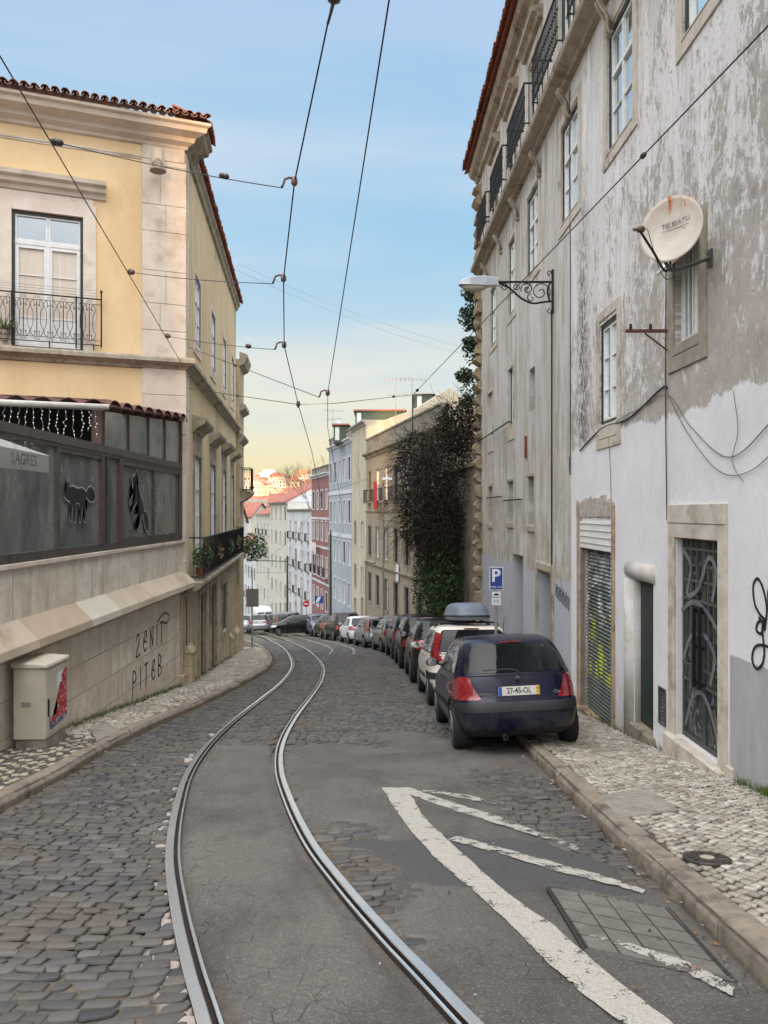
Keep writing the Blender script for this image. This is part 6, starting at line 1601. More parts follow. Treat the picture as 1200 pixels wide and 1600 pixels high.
part('white_bands', mb, M_WHT, h)
dormer(h, -4.0, -2.9, 61, 66, 5.5, 6.9, M_ROOFR)
h, F, Ln = row_house('apartment_building', 'dark red tiled building with laundry between the blue and the white one', PTS[3], PTS[4], 3.6, M_REDF, M_WHT, 4, [.3, -2.6, -5.9, -9.0], wsz=(.9,1.7), parapet=.6, balc=[-5.9], cat='building', deep=9)
mb = MB(); 
for k in range(4): F.box(mb, 4.2+k*.95, 4.9+k*.95, -4.0+.2*(k % 2), -2.9, .45, .47)
part('laundry', mb, M_CLOTH, h)
mb = MB()
for z in (-.6, -3.3, -6.6): F.box(mb, 0, Ln, z-.1, z+.1, -.01, .05)
part('white_bands', mb, M_WHT, h)
h, F, Ln = row_house('apartment_building', 'white building with rows of iron balconies downhill from the red one', PTS[4], PTS[5], .35, M_WHT, M_GREY, 4, [-3.0, -6.1, -9.0], wsz=(.95,1.9), balc=[-3.0,-6.1,-9.0], cat='building', deep=9)
def pitched(par, F, Ln, z0, zr, deep, mat=M_ROOFR, off=.3):
    mb = MB(); a0, a1 = -.1, Ln+.1
    mb.quad(F.p(a0,z0,off), F.p(a1,z0,off), F.p(a1,zr,-deep), F.p(a0,zr,-deep)); mb.quad(F.p(a0,z0-.12,off), F.p(a1,z0-.12,off), F.p(a1,zr-.12,-deep), F.p(a0,zr-.12,-deep))
    mb.quad(F.p(a0,z0,off), F.p(a1,z0,off), F.p(a1,z0-.12,off), F.p(a0,z0-.12,off)); mb.quad(F.p(a0,z0,off), F.p(a0,zr,-deep), F.p(a0,zr-.12,-deep), F.p(a0,z0-.12,off)); mb.quad(F.p(a0,zr,-deep), F.p(a1,zr,-deep), F.p(a1,z0,-2*deep), F.p(a0,z0,-2*deep))
    return part('roof', mb, mat, par, recalc=False)
def gable(par, F, s, z0, zr, deep, mat):
    mb = MB(); mb.add([F.p(s,z0,0), F.p(s,z0,-2*deep), F.p(s,zr,-deep)], [(0,1,2)]); part('gable', mb, mat, par, recalc=False)
h, F, Ln = row_house('apartment_building', 'cream building with a long red pitched roof next to the white one', PTS[5], PTS[6], 1.2, M_CRM, M_GREY, 4, [-.9, -4.0, -7.2, -10.4], wsz=(.8,1.5), cat='building', deep=14)
pitched(h, F, Ln, 1.25, 5.1, 7); gable(h, F, -.05, 1.2, 5.0, 7, M_WHT)
h, F, Ln = row_house('apartment_building', 'pale building with small balconies below the cream one', PTS[6], PTS[7], -.3, M_CRM, M_WHT, 4, [-3.2, -6.3, -9.4, -12.4], wsz=(.85,1.6), balc=[-3.2,-6.3], cat='building', deep=12)
pitched(h, F, Ln, -.25, 2.4, 6); gable(h, F, -.05, -.3, 2.3, 6, M_CRM)
h, F, Ln = row_house('apartment_building', 'white building at the bottom of the street with a green balcony', PTS[7], PTS[8], -4.6, M_WHT, M_GREY, 5, [-7.2, -10.4, -13.6], wsz=(.9,1.7), balc=[-13.6], cat='building', deep=12)
pitched(h, F, Ln, -4.55, -2.2, 6)
# houses lower down and beyond, roofs showing over the row
r = random.Random(12)
mids = [(-33,146,12,10,1.6,3.0,0,'white gabled house with red roof at the foot of the street'), (-46,165,16,11,1.0,3.4,.2,'long white house with red roof behind the lowest white building'), (-34,178,12,10,2.6,3.0,-.3,'cream house with orange-red roof behind the cream building'), (-52,200,18,12,2.6,3.5,.1,'wide red-roofed house halfway across the valley'), (-38,216,14,12,4.0,3.0,-.1,'pale house with grey-green hipped roof in the valley'), (-60,240,22,12,3.8,3.6,.15,'red-roofed terrace at the far side of the valley'), (-44,262,16,12,5.6,3.2,-.2,'cream block with shallow red roof in front of the sunlit hill'), (-28,225,14,10,4.6,3.6,.2,'small red-roofed house just over the cream building roof'), (-66,285,24,14,5.4,4.0,0,'long low house nearest the sunlit hill'), (-22,190,12,10,5.0,3.0,0,'house with red roof behind the white gable')]
for i, (x, y, w2, d2, zt, rh, ro, lab) in enumerate(mids):
    zt -= 3.5
    h = thing('house', lab, 'house', (x, y, gz(y)), ro, 'houses in the valley'); zt -= gz(y); lm = [M_WHT, M_WHT, M_CRM, M_CRM, M_CRM, M_WHT][i % 6]
    mb = MB(); mb.box(-w2/2, w2/2, -d2/2, d2/2, -3, zt); mb.add([(-w2/2,-d2/2,zt),(-w2/2,d2/2,zt),(-w2/2,0,zt+rh),(w2/2,-d2/2,zt),(w2/2,d2/2,zt),(w2/2,0,zt+rh)], [(0,1,2),(3,5,4)]); part('wall', mb, lm, h, local=True)
    mb = MB(); e = .4
    for sg in (-1, 1): 
        mb.quad((-w2/2-e, sg*(d2/2+e), zt-.15), (w2/2+e, sg*(d2/2+e), zt-.15), (w2/2+e, 0, zt+rh+.1), (-w2/2-e, 0, zt+rh+.1)); mb.quad((-w2/2-e, sg*(d2/2+e), zt-.35), (w2/2+e, sg*(d2/2+e), zt-.35), (w2/2+e, 0, zt+rh-.1), (-w2/2-e, 0, zt+rh-.1))
    part('roof', mb, M_ROOFR if i != 4 else M_OLDT, h, local=True, recalc=False)
    nW = int(w2/2.6)
    for zf_ in (zt-2.6, zt-5.7, zt-8.8):
        for k in range(nW):
            xx = -w2/2+w2*(k+.5)/nW; mb = MB(); mb.box(xx-.42, xx+.42, -d2/2-.05, -d2/2+.0, zf_, zf_+1.5); part('window', mb, M_GLASSD, h, local=True)
# the sunlit hill across the valley
r = random.Random(44); cols_h = [L(214,196,170), L(204,172,140), L(190,150,118), L(224,214,198), L(196,132,100), L(180,160,140)]
HM = [pm('hill_house_%d' % i, c, tuple(q*.85 for q in c), .15, .9) for i, c in enumerate(cols_h)]
for i, m_ in enumerate(HM): m_.name = 'hill_render'
protos = []
for i in range(10):
    mb = MB(); w2, d2, hh = r.uniform(4, 9), r.uniform(4, 6), r.uniform(6, 11); mb.box(-w2, w2, -d2, d2, -4, hh)
    rh = r.uniform(1.2, 2.6); mb.add([(-w2-.4,-d2-.4,hh),(w2+.4,-d2-.4,hh),(w2+.4,d2+.4,hh),(-w2-.4,d2+.4,hh),(-w2*.5,0,hh+rh),(w2*.5,0,hh+rh)], [(0,1,5,4),(1,2,5),(2,3,4,5),(3,0,4)], 1)
    for zz in range(1, int(hh/3)+1):
        k = -w2+1.4
        while k < w2-1: mb.box(k-.45, k+.45, -d2-.05, -d2+.0, zz*3-2.2, zz*3-.8, 2); k += 2.4
    protos.append(mb)
pmesh = [p.mesh('hill_house', [HM[i % 6], M_ROOFR if i % 3 else HM[(i+2) % 6], M_GLASSD], False) for i, p in enumerate(protos)]
cnt = 0
for row in range(9):
    y = 470+row*24
    x = -.30*y
    while x < .04*y:
        x += r.uniform(9, 15)
        o = link('hill_house', r.choice(pmesh)); yy = y+r.uniform(-9, 9); o.location = (x, yy, gz(yy)); o.rotation_euler = (0, 0, r.uniform(-.5, .5)); s_ = r.uniform(.8, 1.15); o.scale = (s_, s_, s_*r.uniform(.8, 1.25))
        tag(o, 'small sunlit house among the many crowded on the far orange hillside', 'house', 'sunlit houses on the far hillside'); cnt += 1
hb = thing('tower_block', 'large bright white block rising above the sunlit hillside', 'building', (-93, 640, gz(640)))
mb = MB(); mb.box(-104, -86, 640, 656, 5, 33); part('wall', mb, pm('white_block', L(226,222,212), L(210,206,196), .2, .8), hb)
mb = MB(); mb.box(-107, -83, 632, 639.9, 5, 26); part('lower_wing', mb, MATS['white_block'], hb)
mb = MB(); mb.box(-102, -92, 643, 652, 33.01, 35.5); part('plant_room', mb, MATS['white_block'], hb)
h2 = tag(part('tower_block', MB().box(-74, -64, 650, 664, 5, 36), MATS['hill_house_2']), 'brown tower block right of the bright white one on the far hill', 'building')
# bare trees on the far roofs' line
M_BARK = pm('bark', L(66,54,42), L(92,78,62), 14, .9, bump=.5, bscale=60)
def bare_tree(lab, x, y, z, h, seed, spread=.5, thick=.1, leaves=0, lm=None, group=None):
    r = random.Random(seed); th = thing('bare_tree', lab, 'tree', (x, y, z), 0, group); tk, br, lf = MB(), MB(), MB()
    tk.tube([(x, y, z), (x+.1*h*.2, y, z+h*.2), (x, y, z+h*.4)], thick, 7, r2=thick*.7)
    def grow(p, d, ln, rad, dep):
        q = p+d*ln; m = p.lerp(q, .5)+Vector((r.uniform(-1,1), r.uniform(-1,1), r.uniform(-1,1)))*ln*.08
        br.tube([p, m, q], rad, 4, r2=rad*.65, caps=False)
        if dep == 0:
            return
        for _ in range(3 if dep > 1 else 4):
            nd = (d+Vector((r.uniform(-1,1), r.uniform(-1,1), r.uniform(-.5,.8)))*spread*1.3).normalized(); grow(q, nd, ln*r.uniform(.6,.85), rad*.6, dep-1)
    for k in range(4): a = k*1.57+r.random(); grow(Vector((x, y, z+h*.4)), Vector((math.cos(a)*.5, math.sin(a)*.5, 1)).normalized(), h*.24, thick*.6, 4)
    part('trunk', tk, M_BARK, th); part('branches', br, M_BARK, th, recalc=False)
    return th
bare_tree('bare tree standing above the roofs left of the red tiled building', -11.4, 108, gz(108)+9, 12.0, 3, thick=.09)
bare_tree('second bare tree just left of the red building parapet', -8.2, 90, gz(90)+9, 9.6, 5, thick=.08)

# ------------------------------------------------------------------ garden wall, climbing bush, ivy, evergreen
gw = thing('garden_wall', 'grey stained garden wall behind the dark climbing bush', 'wall', (3.0, 30, gz(30)))
GW = Frame(3.22, 25.6, -.06, 1)
mb = MB(); GW.box(mb, 0, 9.3, -8, 1.6, -.4, 0); part('wall', mb, M_OLDT, gw)
mb = MB(); GW.box(mb, -.05, 9.3, 1.603, 1.75, -.5, .1); part('coping', mb, M_LEDGE, gw)
r = random.Random(77)
M_BUSH = pm('dead_dark_leaf', L(30,28,22), L(54,48,36), 3, .95, spec=.1, lo=.4, hi=.6); M_TWIG = pm('dark_twig', L(30,25,22), L(48,40,34), 20, .9)
M_IVY = pm('ivy_leaf', L(34,60,32), L(72,102,54), 3, .7, spec=.3, lo=.4, hi=.6)
cb = thing('climbing_bush', 'huge dark tangle of a leafless climber overhanging the garden wall beyond the tall building', 'bush', (2.2, 31, gz(31)))
clumps = [((2.5,30,1.6),(1.2,3.2,1.9)), ((1.9,31,.6),(1.35,3.0,1.9)), ((2.2,29.5,-.8),(1.0,2.4,1.6)), ((1.45,32,2.2),(1.0,2.4,1.2)), ((2.6,28,3.0),(.8,2,1.0)), ((1.5,31.5,-.3),(.95,2.0,1.5))]
tw2, lf = MB(), MB()
for c, rad in clumps:
    leafball(lf, c, rad, 1900, .07, r)
    for _ in range(330):
        v = Vector((r.gauss(0,1), r.gauss(0,1), r.gauss(0,1))).normalized()*r.uniform(.5, .95); p = Vector((c[0]+v.x*rad[0], c[1]+v.y*rad[1], c[2]+v.z*rad[2]))
        d = (Vector((v.x, v.y*.4, v.z+.2))+Vector((r.uniform(-.9,.9), r.uniform(-.9,.9), r.uniform(-.9,.9)))).normalized(); P = [p]; ln = r.uniform(.15, .3)
        for k in range(5): d = (d+Vector((r.uniform(-.5,.5), r.uniform(-.5,.5), r.uniform(-.6,.25)))).normalized(); P.append(P[-1]+d*ln)
        tw2.tube(P, .012, 3, r2=.004, caps=False)
part('twigs', tw2, M_TWIG, cb, recalc=False); part('foliage', lf, M_BUSH, cb, recalc=False)
mb = MB()
for k in range(7): a = r.uniform(-.5, .5); mb.tube(spline([(2.7+a*.4, 29+k*.5, -5.5), (2.5+a*.6, 29.2+k*.5, -3), (2.4+a, 29.6+k*.4, -.5)], 5), .05, 6)
part('stems', mb, M_BARK, cb)
iv = thing('ivy', 'dark green ivy hanging down the garden wall below the leafless climber', 'ivy', (2.6, 31, gz(31)))
mb = MB()
for c, rad in (((2.35,29.5,-2.6),(.75,2.0,1.7)), ((2.1,31.5,-2.2),(.75,2.0,1.9)), ((2.45,30.5,-4.2),(.65,2.2,1.3)), ((1.85,33,-3.2),(.7,1.5,1.9))): leafball(mb, c, rad, 2600, .065, r)
part('foliage', mb, M_IVY, iv, recalc=False)
mb = MB()
for k in range(5): mb.tube(spline([(2.6, 29+k*.8, -5.3), (2.4, 29.1+k*.8, -4), (2.3, 29+k*.8, -2.5)], 4), .03, 5)
part('stems', mb, M_BARK, iv)
ev = thing('evergreen_tree', 'dark evergreen tree leaning out past the rough corner of the tall building', 'tree', (4.4, 28.6, gz(28.6)))
mb = MB()
for c, rad in (((4.1,28.4,7.4),(1.25,1.4,1.0)), ((3.9,28.2,5.9),(1.05,1.2,.7)), ((4.0,28.4,4.6),(1.2,1.3,.7)), ((3.75,28.0,3.5),(.75,1.0,.6)), ((4.6,29,8.3),(1.0,1,.7)), ((3.05,27.6,7.0),(.4,.5,.5)), ((2.9,27.6,4.9),(.35,.5,.25)), ((3.1,27.6,7.9),(.35,.4,.35)), ((3.1,27.5,6.0),(.32,.4,.3)), ((2.95,27.4,3.9),(.3,.4,.35))): leafball(mb, c, rad, int(900*rad[0]), .085, r)
part('foliage', mb, pm('evergreen_leaf', L(34,50,30), L(60,78,46), 4, .6, lo=.4, hi=.6), ev, recalc=False)
part('trunk', MB().tube([(4.4,28.6,-5.5), (4.3,28.6,0), (4.5,28.7,4), (4.3,28.6,8)], .16, 8, r2=.05), M_BARK, ev)

# ------------------------------------------------------------------ poles, signs, antennas
M_GPOLE = pm('green_pole', L(34,58,46), L(46,72,58), 6, .5)
def pole(name, lab, cat, u, Y, ztop, rad, mat_, group=None):
    x = (u-600)/1200*Y; th = thing(name, lab, cat, (x, Y, gz(Y)+.1), 0, group)
    mb = MB(); mb.tube([(x, Y, gz(Y)-.2), (x, Y, ztop)], rad, 8, r2=rad*.75); mb.lathe((x, Y, gz(Y)+.1), (0,0,1), [(rad*1.5,0),(rad*1.5,.5),(rad,.6)], 8); part('pole', mb, mat_, th)
    return th, x
th, x = pole('tram_pole', 'dark green tram wire pole in front of the blue building', 'pole', 516.5, 58, -1.7, .11, M_GPOLE)
part('finial', MB().lathe((x, 58, -1.7), (0,0,1), [(.09,0),(.05,.1),(.08,.2),(.01,.35)], 8), M_GPOLE, th)
th, x = pole('tram_pole', 'dark green tram wire pole in front of the white balconied building', 'pole', 449, 84, -4.8, .13, M_GPOLE)
part('arm', MB().tube([(x, 84, -5.4), (x-4.2, 83, -5.2)], .05, 5), M_GPOLE, th)
th, x = pole('lamp_post', 'tall grey lamp post in front of the brown building', 'street lamp', 599, 43, 1.6, .06, pm('grey_post', L(110,110,106), L(132,132,128), 6, .6))
mb = MB(); mb.tube([(x, 43, 1.6), (x+.05, 42.9, 1.85), (x+.15, 42.8, 1.9)], .03, 6); mb.hexa([(x-.1,42.7,1.8),(x+.5,42.7,1.8),(x+.5,42.95,1.8),(x-.1,42.95,1.8),(x,42.75,1.95),(x+.45,42.75,1.92),(x+.45,42.9,1.92),(x,42.9,1.95)]); part('lamp_head', mb, M_LAMP, th)
th, x = pole('sign_post', 'rusty-grey road sign seen from behind on a post at the left pavement edge', 'road sign', 394, 34.5, -2.6, .03, M_POST)
mb = MB(); mb.box(x-.25, x+.30, 34.43, 34.45, -4.25, -3.45); part('sign_back', mb, pm('sign_back', L(120,116,116), L(138,132,130), 5, .6, c3=L(104,94,90)), th)
mb = MB(); mb.box(x-.08, x+.08, 34.46, 34.475, -4.1, -4.05); mb.box(x-.08, x+.08, 34.46, 34.475, -3.65, -3.6); part('clamps', mb, M_POST, th)
th, x = pole('sign_post', 'round red road sign by the white balconied building', 'road sign', 478.5, 72, -8.1, .03, M_POST)
part('sign_plate', MB().lathe((x, 71.9, -8.6), (0,-1,0), [(.30,0),(.30,.03),(.28,.035)], 20), pm('sign_red', L(176,34,38), L(186,42,44), 5, .4), th); part('bar', MB().box(x-.2, x+.2, 71.85, 71.862, -8.65, -8.55), M_SIGNW, th)
th, x = pole('sign_post', 'blue and white road sign in front of the red tiled building', 'road sign', 503, 60, -6.0, .035, M_POST)
part('sign_plate', MB().box(x-.55, x+.1, 59.9, 59.93, -7.1, -6.55), M_BLUE, th); part('white_symbol', MB().add([(x-.5,59.89,-7.05),(x-.25,59.89,-7.05),(x-.05,59.89,-6.6),(x-.3,59.89,-6.6)], [(0,1,2,3)]), M_SIGNW, th)
def antenna(lab, x, y, z, h, seed):
    r = random.Random(seed); th = thing('tv_antenna', lab, 'antenna', (x, y, z), 0, 'tv antennas on the roofs'); mb = MB(); mb.tube([(x, y, z-.5), (x, y, z+h)], .022, 4); part('mast', mb, M_GREY, th)
    mb = MB()
    for (q, l) in ((.97, 1.5), (.72, 1.1)):
        zz = z+h*q; a = r.uniform(-.3, .3); mb.tube([(x-l*.5, y, zz-a*.2), (x+l*.6, y, zz+a*.3)], .016, 4)
        for k in range(7): xx = x-l*.5+l*1.1*k/6; mb.tube([(xx, y-.25, zz+.12), (xx, y+.25, zz-.12)], .010, 3)
    part('aerial', mb, M_GREY, th)
antenna('tv antenna with two booms on the roof of the blue building', -4.4, 66, 5.8, 3.0, 1); antenna('left one of the two tv antennas above the brown building', .8, 53, 4.9, 4.4, 2); antenna('right one of the two tv antennas above the brown building', 1.9, 52, 4.9, 4.2, 3)
sdh = thing('roof_dish', 'small grey satellite dish on the roof edge of the blue building', 'satellite dish', (-3.7, 62, 6.4))
part('dish_reflector', MB().lathe((-3.75, 62, 7.0), (-.6,-.8,.2), [(.42,0),(.36,-.07),(.2,-.12),(.001,-.14)], 18), M_LAMP, sdh, smooth=True); part('mount', MB().tube([(-3.7,62,6.0), (-3.7,62,7.0)], .03, 5), M_GREY, sdh)

# ------------------------------------------------------------------ overhead wires
M_WIRE = pm('tarred_wire', L(32,34,38), L(44,46,50), 20, .6)
def w3(u, v, Y): return Vector(((u-600)/1200*Y, Y, (800-v)/1200*Y))
def wire(name, lab, pts, rad=.006, cat='wire', group=None):
    th = thing(name, lab, cat, tuple(pts[0]), 0, group); part('wire', MB().tube(pts, rad, 5), M_WIRE, th); return th
def sagline(a, b, sag=.05, n=14): return [a.lerp(b, i/n)-Vector((0, 0, sag*4*(i/n)*(1-i/n))) for i in range(n+1)]
A_ = [w3(524,-20,5.9), w3(460,285,7.2), w3(443,436,9.0), w3(444,540,11.2), w3(466,632,14.5), w3(487,705,18.7)]
last = Vector((-2.1, 26, gz(26)+5.5)); A_ += [last, Vector((track_x(38)+.05, 38, gz(38)+5.5)), Vector((track_x(52), 52, gz(52)+5.5)), Vector((track_x(75), 75, gz(75)+5.5))]
ta = wire('contact_wire', 'tram contact wire zigzagging from the top centre down over the left track', A_, .0075, group='tram overhead wires')
B_ = [w3(611,-20,4.9), w3(512,615,13.8), w3(512,668,17.5), w3(532,780,26.8), Vector((-1.9,36,gz(36)+5.5)), Vector((-3.2,43,gz(43)+5.5)), Vector((-8,60,gz(60)+5.5))]
tb = wire('contact_wire', 'straighter tram contact wire right of the zigzag one', B_, .0065, group='tram overhead wires')
D0, D1 = w3(-40,20,5.4), w3(285,570,17.75)
def on_line(a, b, u):
    k = (u-600)/1200; q = (k*a.y-a.x)/((b.x-a.x)-k*(b.y-a.y)); return a.lerp(b, q)
dw = wire('span_wire', 'long stay wire running from the house corner up to the top left', sagline(D0, D1, 0), .0065, group='span wires')
M_INS = pm('insulator', L(52,40,38), L(74,58,52), 30, .4)
def ins(par, p, d, sz=.03):
    d = Vector(d).normalized(); mb = MB(); mb.lathe(Vector(p)-d*sz*1.6, d, [(sz*.35,0),(sz*.9,sz*.5),(sz,sz*1.3),(sz*.5,sz*1.6),(sz,sz*1.9),(sz*.9,sz*2.7),(sz*.35,sz*3.2)], 8); part('insulator', mb, M_INS, par, smooth=True)
def hanger(par, p, sgn=-1, sc_=1.0):
    p = Vector(p); mb = MB(); mb.lathe(p+Vector((0,0,-.03*sc_)), (0,0,1), [(.018*sc_,0),(.03*sc_,.015*sc_),(.03*sc_,.05*sc_),(.022*sc_,.08*sc_)], 8)
    mb.tube([p+Vector((sgn*q*sc_, 0, z*sc_)) for q, z in ((0,.04),(.05,.045),(.09,.03),(.105,-.02),(.12,-.05))], .012*sc_, 6); part('hanger', mb, pm('bronze_fitting', L(96,76,70), L(120,96,88), 30, .5, metal=.3), par, smooth=True)
    return p+Vector((sgn*.12*sc_, 0, -.05*sc_))
# cross spans from the stay wire and the yellow house
for (lab, u0, end, insu) in (('uppermost cross wire between the stay wire and the zigzag contact wire', 78, A_[1], 350), ('second cross wire from the top, reaching the zigzag contact wire over the yellow house', 199, A_[2], None), ('third cross wire from the top, ending at the zigzag contact wire', 258, A_[3], 388)):
    a = on_line(D0, D1, u0); th = thing('cross_wire', lab, 'wire', tuple(a), 0, 'span wires'); e = hanger(th, end, -1, 1.0+.25*(end.y/7-1)); P = sagline(a, e, .03); part('wire', MB().tube(P, .005, 5), M_WIRE, th); ins(th, a.lerp(e, .03), e-a, .028*(1+.05*a.y))
    if insu: ins(th, on_line(P[0], P[-1], insu), e-a, .022*(1+.05*a.y))
a = Vector(FS.p(.3, 3.9, .06)); th = thing('cross_wire', 'sagging cross wire from the yellow house to the straighter contact wire', 'wire', tuple(a), 0, 'span wires'); e = hanger(th, B_[1], -1, 1.3); part('wire', MB().tube(sagline(a, e, .0), .007, 5), M_WIRE, th); ins(th, a.lerp(e, .42), e-a, .035)
a = Vector(FS.p(.25, 2.92, .06)); th = thing('cross_wire', 'lowest cross wire from the yellow house over to the bush side', 'wire', tuple(a), 0, 'span wires'); m1 = A_[4]; m2 = w3(645,617,24.0); part('wire', MB().tube([a, m1, B_[1]+Vector((.1,.4,-.12)), m2], .007, 5), M_WIRE, th); ins(th, a.lerp(m1, .5), m1-a, .03); ins(th, m1.lerp(m2, .75), m2-m1, .04); hanger(th, m1, 0, 1.3)
mb = MB(); mb.tube([m2, m2+Vector((0,.3,-4.4))], .02, 5); part('drop_pole', mb, M_WIRE, th)
a, b_ = w3(645,617,24.0), w3(1215,25,6.4); th = thing('span_wire', 'thick span wire rising from the bush to the upper right across the tall building', 'wire', tuple(a), 0, 'span wires'); part('wire', MB().tube(sagline(a, b_, 0), .0085, 5), M_WIRE, th); ins(th, on_line(a, b_, 1005), b_-a, .032); ins(th, on_line(a, b_, 652), b_-a, .05)
hg = w3(522,3,5.95); th = thing('hanger_fitting', 'dark tram wire fitting at the very top of the view', 'wire fitting', tuple(hg)); part('body', MB().lathe(hg+Vector((0,0,-.01)), (0,0,1), [(.01,0),(.05,.02),(.055,.045),(.02,.06)], 12), M_INS, th, smooth=True); part('tail', MB().tube([hg, A_[0].lerp(A_[1], .16)], .012, 5), M_INS, th)
th = thing('cross_wire', 'pair of thin wires crossing the sky towards the evergreen tree', 'wire', (-6, 30, 9)); 
for q in (0, .55): part('wire', MB().tube(sagline(w3(372,412+q*20,32), w3(735,545+q*20,40), .3), .006, 3), M_GREY, th)
for i, (u0, v0, Y0, u1, v1, Y1) in enumerate(((470,965-215,74,380,760,70), (372,893,60,470,893,86), (480,775,75,575,748,50))):
    th = thing('cross_wire', ('thin wire across the far end of the street above the roofs', 'thin wire across the far street level with the sign on the left', 'thin wire between the red building and the brown building')[i], 'wire', tuple(w3(u0,v0,Y0)), 0, 'span wires'); part('wire', MB().tube(sagline(w3(u0,v0,Y0), w3(u1,v1,Y1), .1), .014, 3), M_WIRE, th)
# ------------------------------------------------------------------ parked cars
M_TYRE = pm('tyre_rubber', L(24,24,25), L(36,35,34), 30, .85, space='obj'); M_RIM = pm('wheel_rim', L(150,152,156), L(120,122,126), 30, .35, metal=.7, space='obj')
M_TRIM = pm('black_trim', L(26,27,29), L(38,39,42), 20, .55, space='obj'); M_UNDER = pm('underside', L(10,10,10), L(16,16,16), 9, .9, space='obj')
M_PLATE = pm('number_plate', L(196,196,190), L(208,208,202), 9, .5, space='obj'); M_YPL = pm('plate_yellow', L(214,170,50), None, 9, .5, space='obj'); M_BPL = pm('plate_blue', L(40,80,160), None, 9, .5, space='obj')
M_CHROME = pm('chrome', L(200,202,206), None, 9, .15, metal=1.0, space='obj')
def lens_mat(name, c, e=0.0):
    m, t, b = mat_base(name); p = t.obj(); x, y, z = t.sep(p)
    st = t.math('SINE', t.math('MULTIPLY', z, 260)); t.put(b.inputs['Base Color'], t.mix(t.mr(st, -1, 1, 0, .35), c, tuple(q*.5 for q in c)))
    b.inputs['Roughness'].default_value = .12; b.inputs['Coat Weight'].default_value = 1
    return m
M_TAIL = lens_mat('tail_lens', L(132,22,32)); M_TAILD = lens_mat('tail_lens_dark', L(96,16,22)); M_HEAD = lens_mat('head_lens', L(180,186,192)); M_AMB = lens_mat('amber_lens', L(200,110,40))
def car_glass():
    m, t, b = mat_base('car_glass'); p = t.obj(); n = t.noise(p, 1.6, 4, .5, .8)
    t.put(b.inputs['Base Color'], t.mix(t.mr(n, .35, .65), L(17,21,23), L(26,31,33))); b.inputs['Roughness'].default_value = .03; b.inputs['Specular IOR Level'].default_value = .3
    return m
M_CGL = car_glass()
def paint(name, c, metal=.3):
    if name in MATS: return MATS[name]
    m, t, b = mat_base(name); p = t.obj(); x, y, z = t.sep(p)
    dirt = t.math('MULTIPLY', t.mr(t.noise(p, 3.2, 8, .72), .4, .7), t.mr(z, .6, .2, .04, .6))
    t.put(b.inputs['Base Color'], t.mix(dirt, c, L(112,104,94))); t.put(b.inputs['Roughness'], t.mr(dirt, 0, .6, .28, .7))
    b.inputs['Metallic'].default_value = metal; b.inputs['Coat Weight'].default_value = .25; b.inputs['Coat Roughness'].default_value = .06; b.inputs['Specular IOR Level'].default_value = .3
    MATS[name] = m; return m
PROF = {
 # z, rear y, front y, half width, squareness
 'hatch': [(.20,-1.70,1.68,.72,5),(.28,-1.83,1.82,.78,5.5),(.42,-1.885,1.885,.81,6),(.56,-1.885,1.875,.82,6),(.63,-1.865,1.84,.82,6),(.70,-1.825,1.78,.818,6),(.78,-1.81,1.66,.81,6),(.86,-1.795,1.36,.795,6),(.93,-1.775,1.06,.775,6),(1.00,-1.735,.94,.752,6),(1.12,-1.65,.74,.71,6),(1.24,-1.55,.54,.665,6),(1.33,-1.45,.36,.62,5.5),(1.385,-1.34,.16,.575,5),(1.415,-1.12,-.10,.49,4),(1.43,-.85,-.35,.33,3)],
 'box': [(.20,-1.72,1.72,.72,5),(.28,-1.84,1.84,.79,6),(.42,-1.90,1.90,.82,7),(.58,-1.90,1.89,.83,7),(.68,-1.86,1.84,.83,7),(.80,-1.85,1.68,.82,7),(.90,-1.84,1.34,.805,7),(.98,-1.83,1.10,.79,7),(1.08,-1.80,.95,.765,7),(1.22,-1.75,.75,.725,7),(1.36,-1.68,.52,.68,7),(1.44,-1.60,.32,.64,6),(1.485,-1.46,.05,.57,5),(1.50,-1.1,-.3,.40,3)],
 'suv': [(.26,-2.0,2.0,.76,5),(.34,-2.12,2.12,.84,6),(.50,-2.18,2.18,.88,7),(.68,-2.18,2.16,.895,7),(.82,-2.14,2.10,.895,7),(.94,-2.12,1.92,.88,7),(1.04,-2.10,1.45,.86,7),(1.12,-2.06,1.15,.835,7),(1.25,-1.98,.95,.79,7),(1.40,-1.88,.70,.74,7),(1.52,-1.76,.46,.69,6),(1.60,-1.62,.20,.63,5),(1.635,-1.35,-.15,.5,4),(1.65,-1.0,-.5,.34,3)],
 'sedan': [(.20,-1.95,1.95,.72,5),(.28,-2.08,2.08,.79,6),(.42,-2.12,2.12,.83,7),(.58,-2.12,2.10,.84,7),(.70,-2.08,2.02,.84,7),(.82,-2.02,1.78,.825,7),(.90,-1.95,1.35,.81,7),(.97,-1.80,1.05,.785,7),(1.08,-1.62,.88,.74,7),(1.20,-1.46,.68,.695,7),(1.32,-1.30,.46,.65,6),(1.39,-1.16,.25,.60,5),(1.425,-.95,-.05,.5,4),(1.44,-.7,-.3,.34,3)],
}
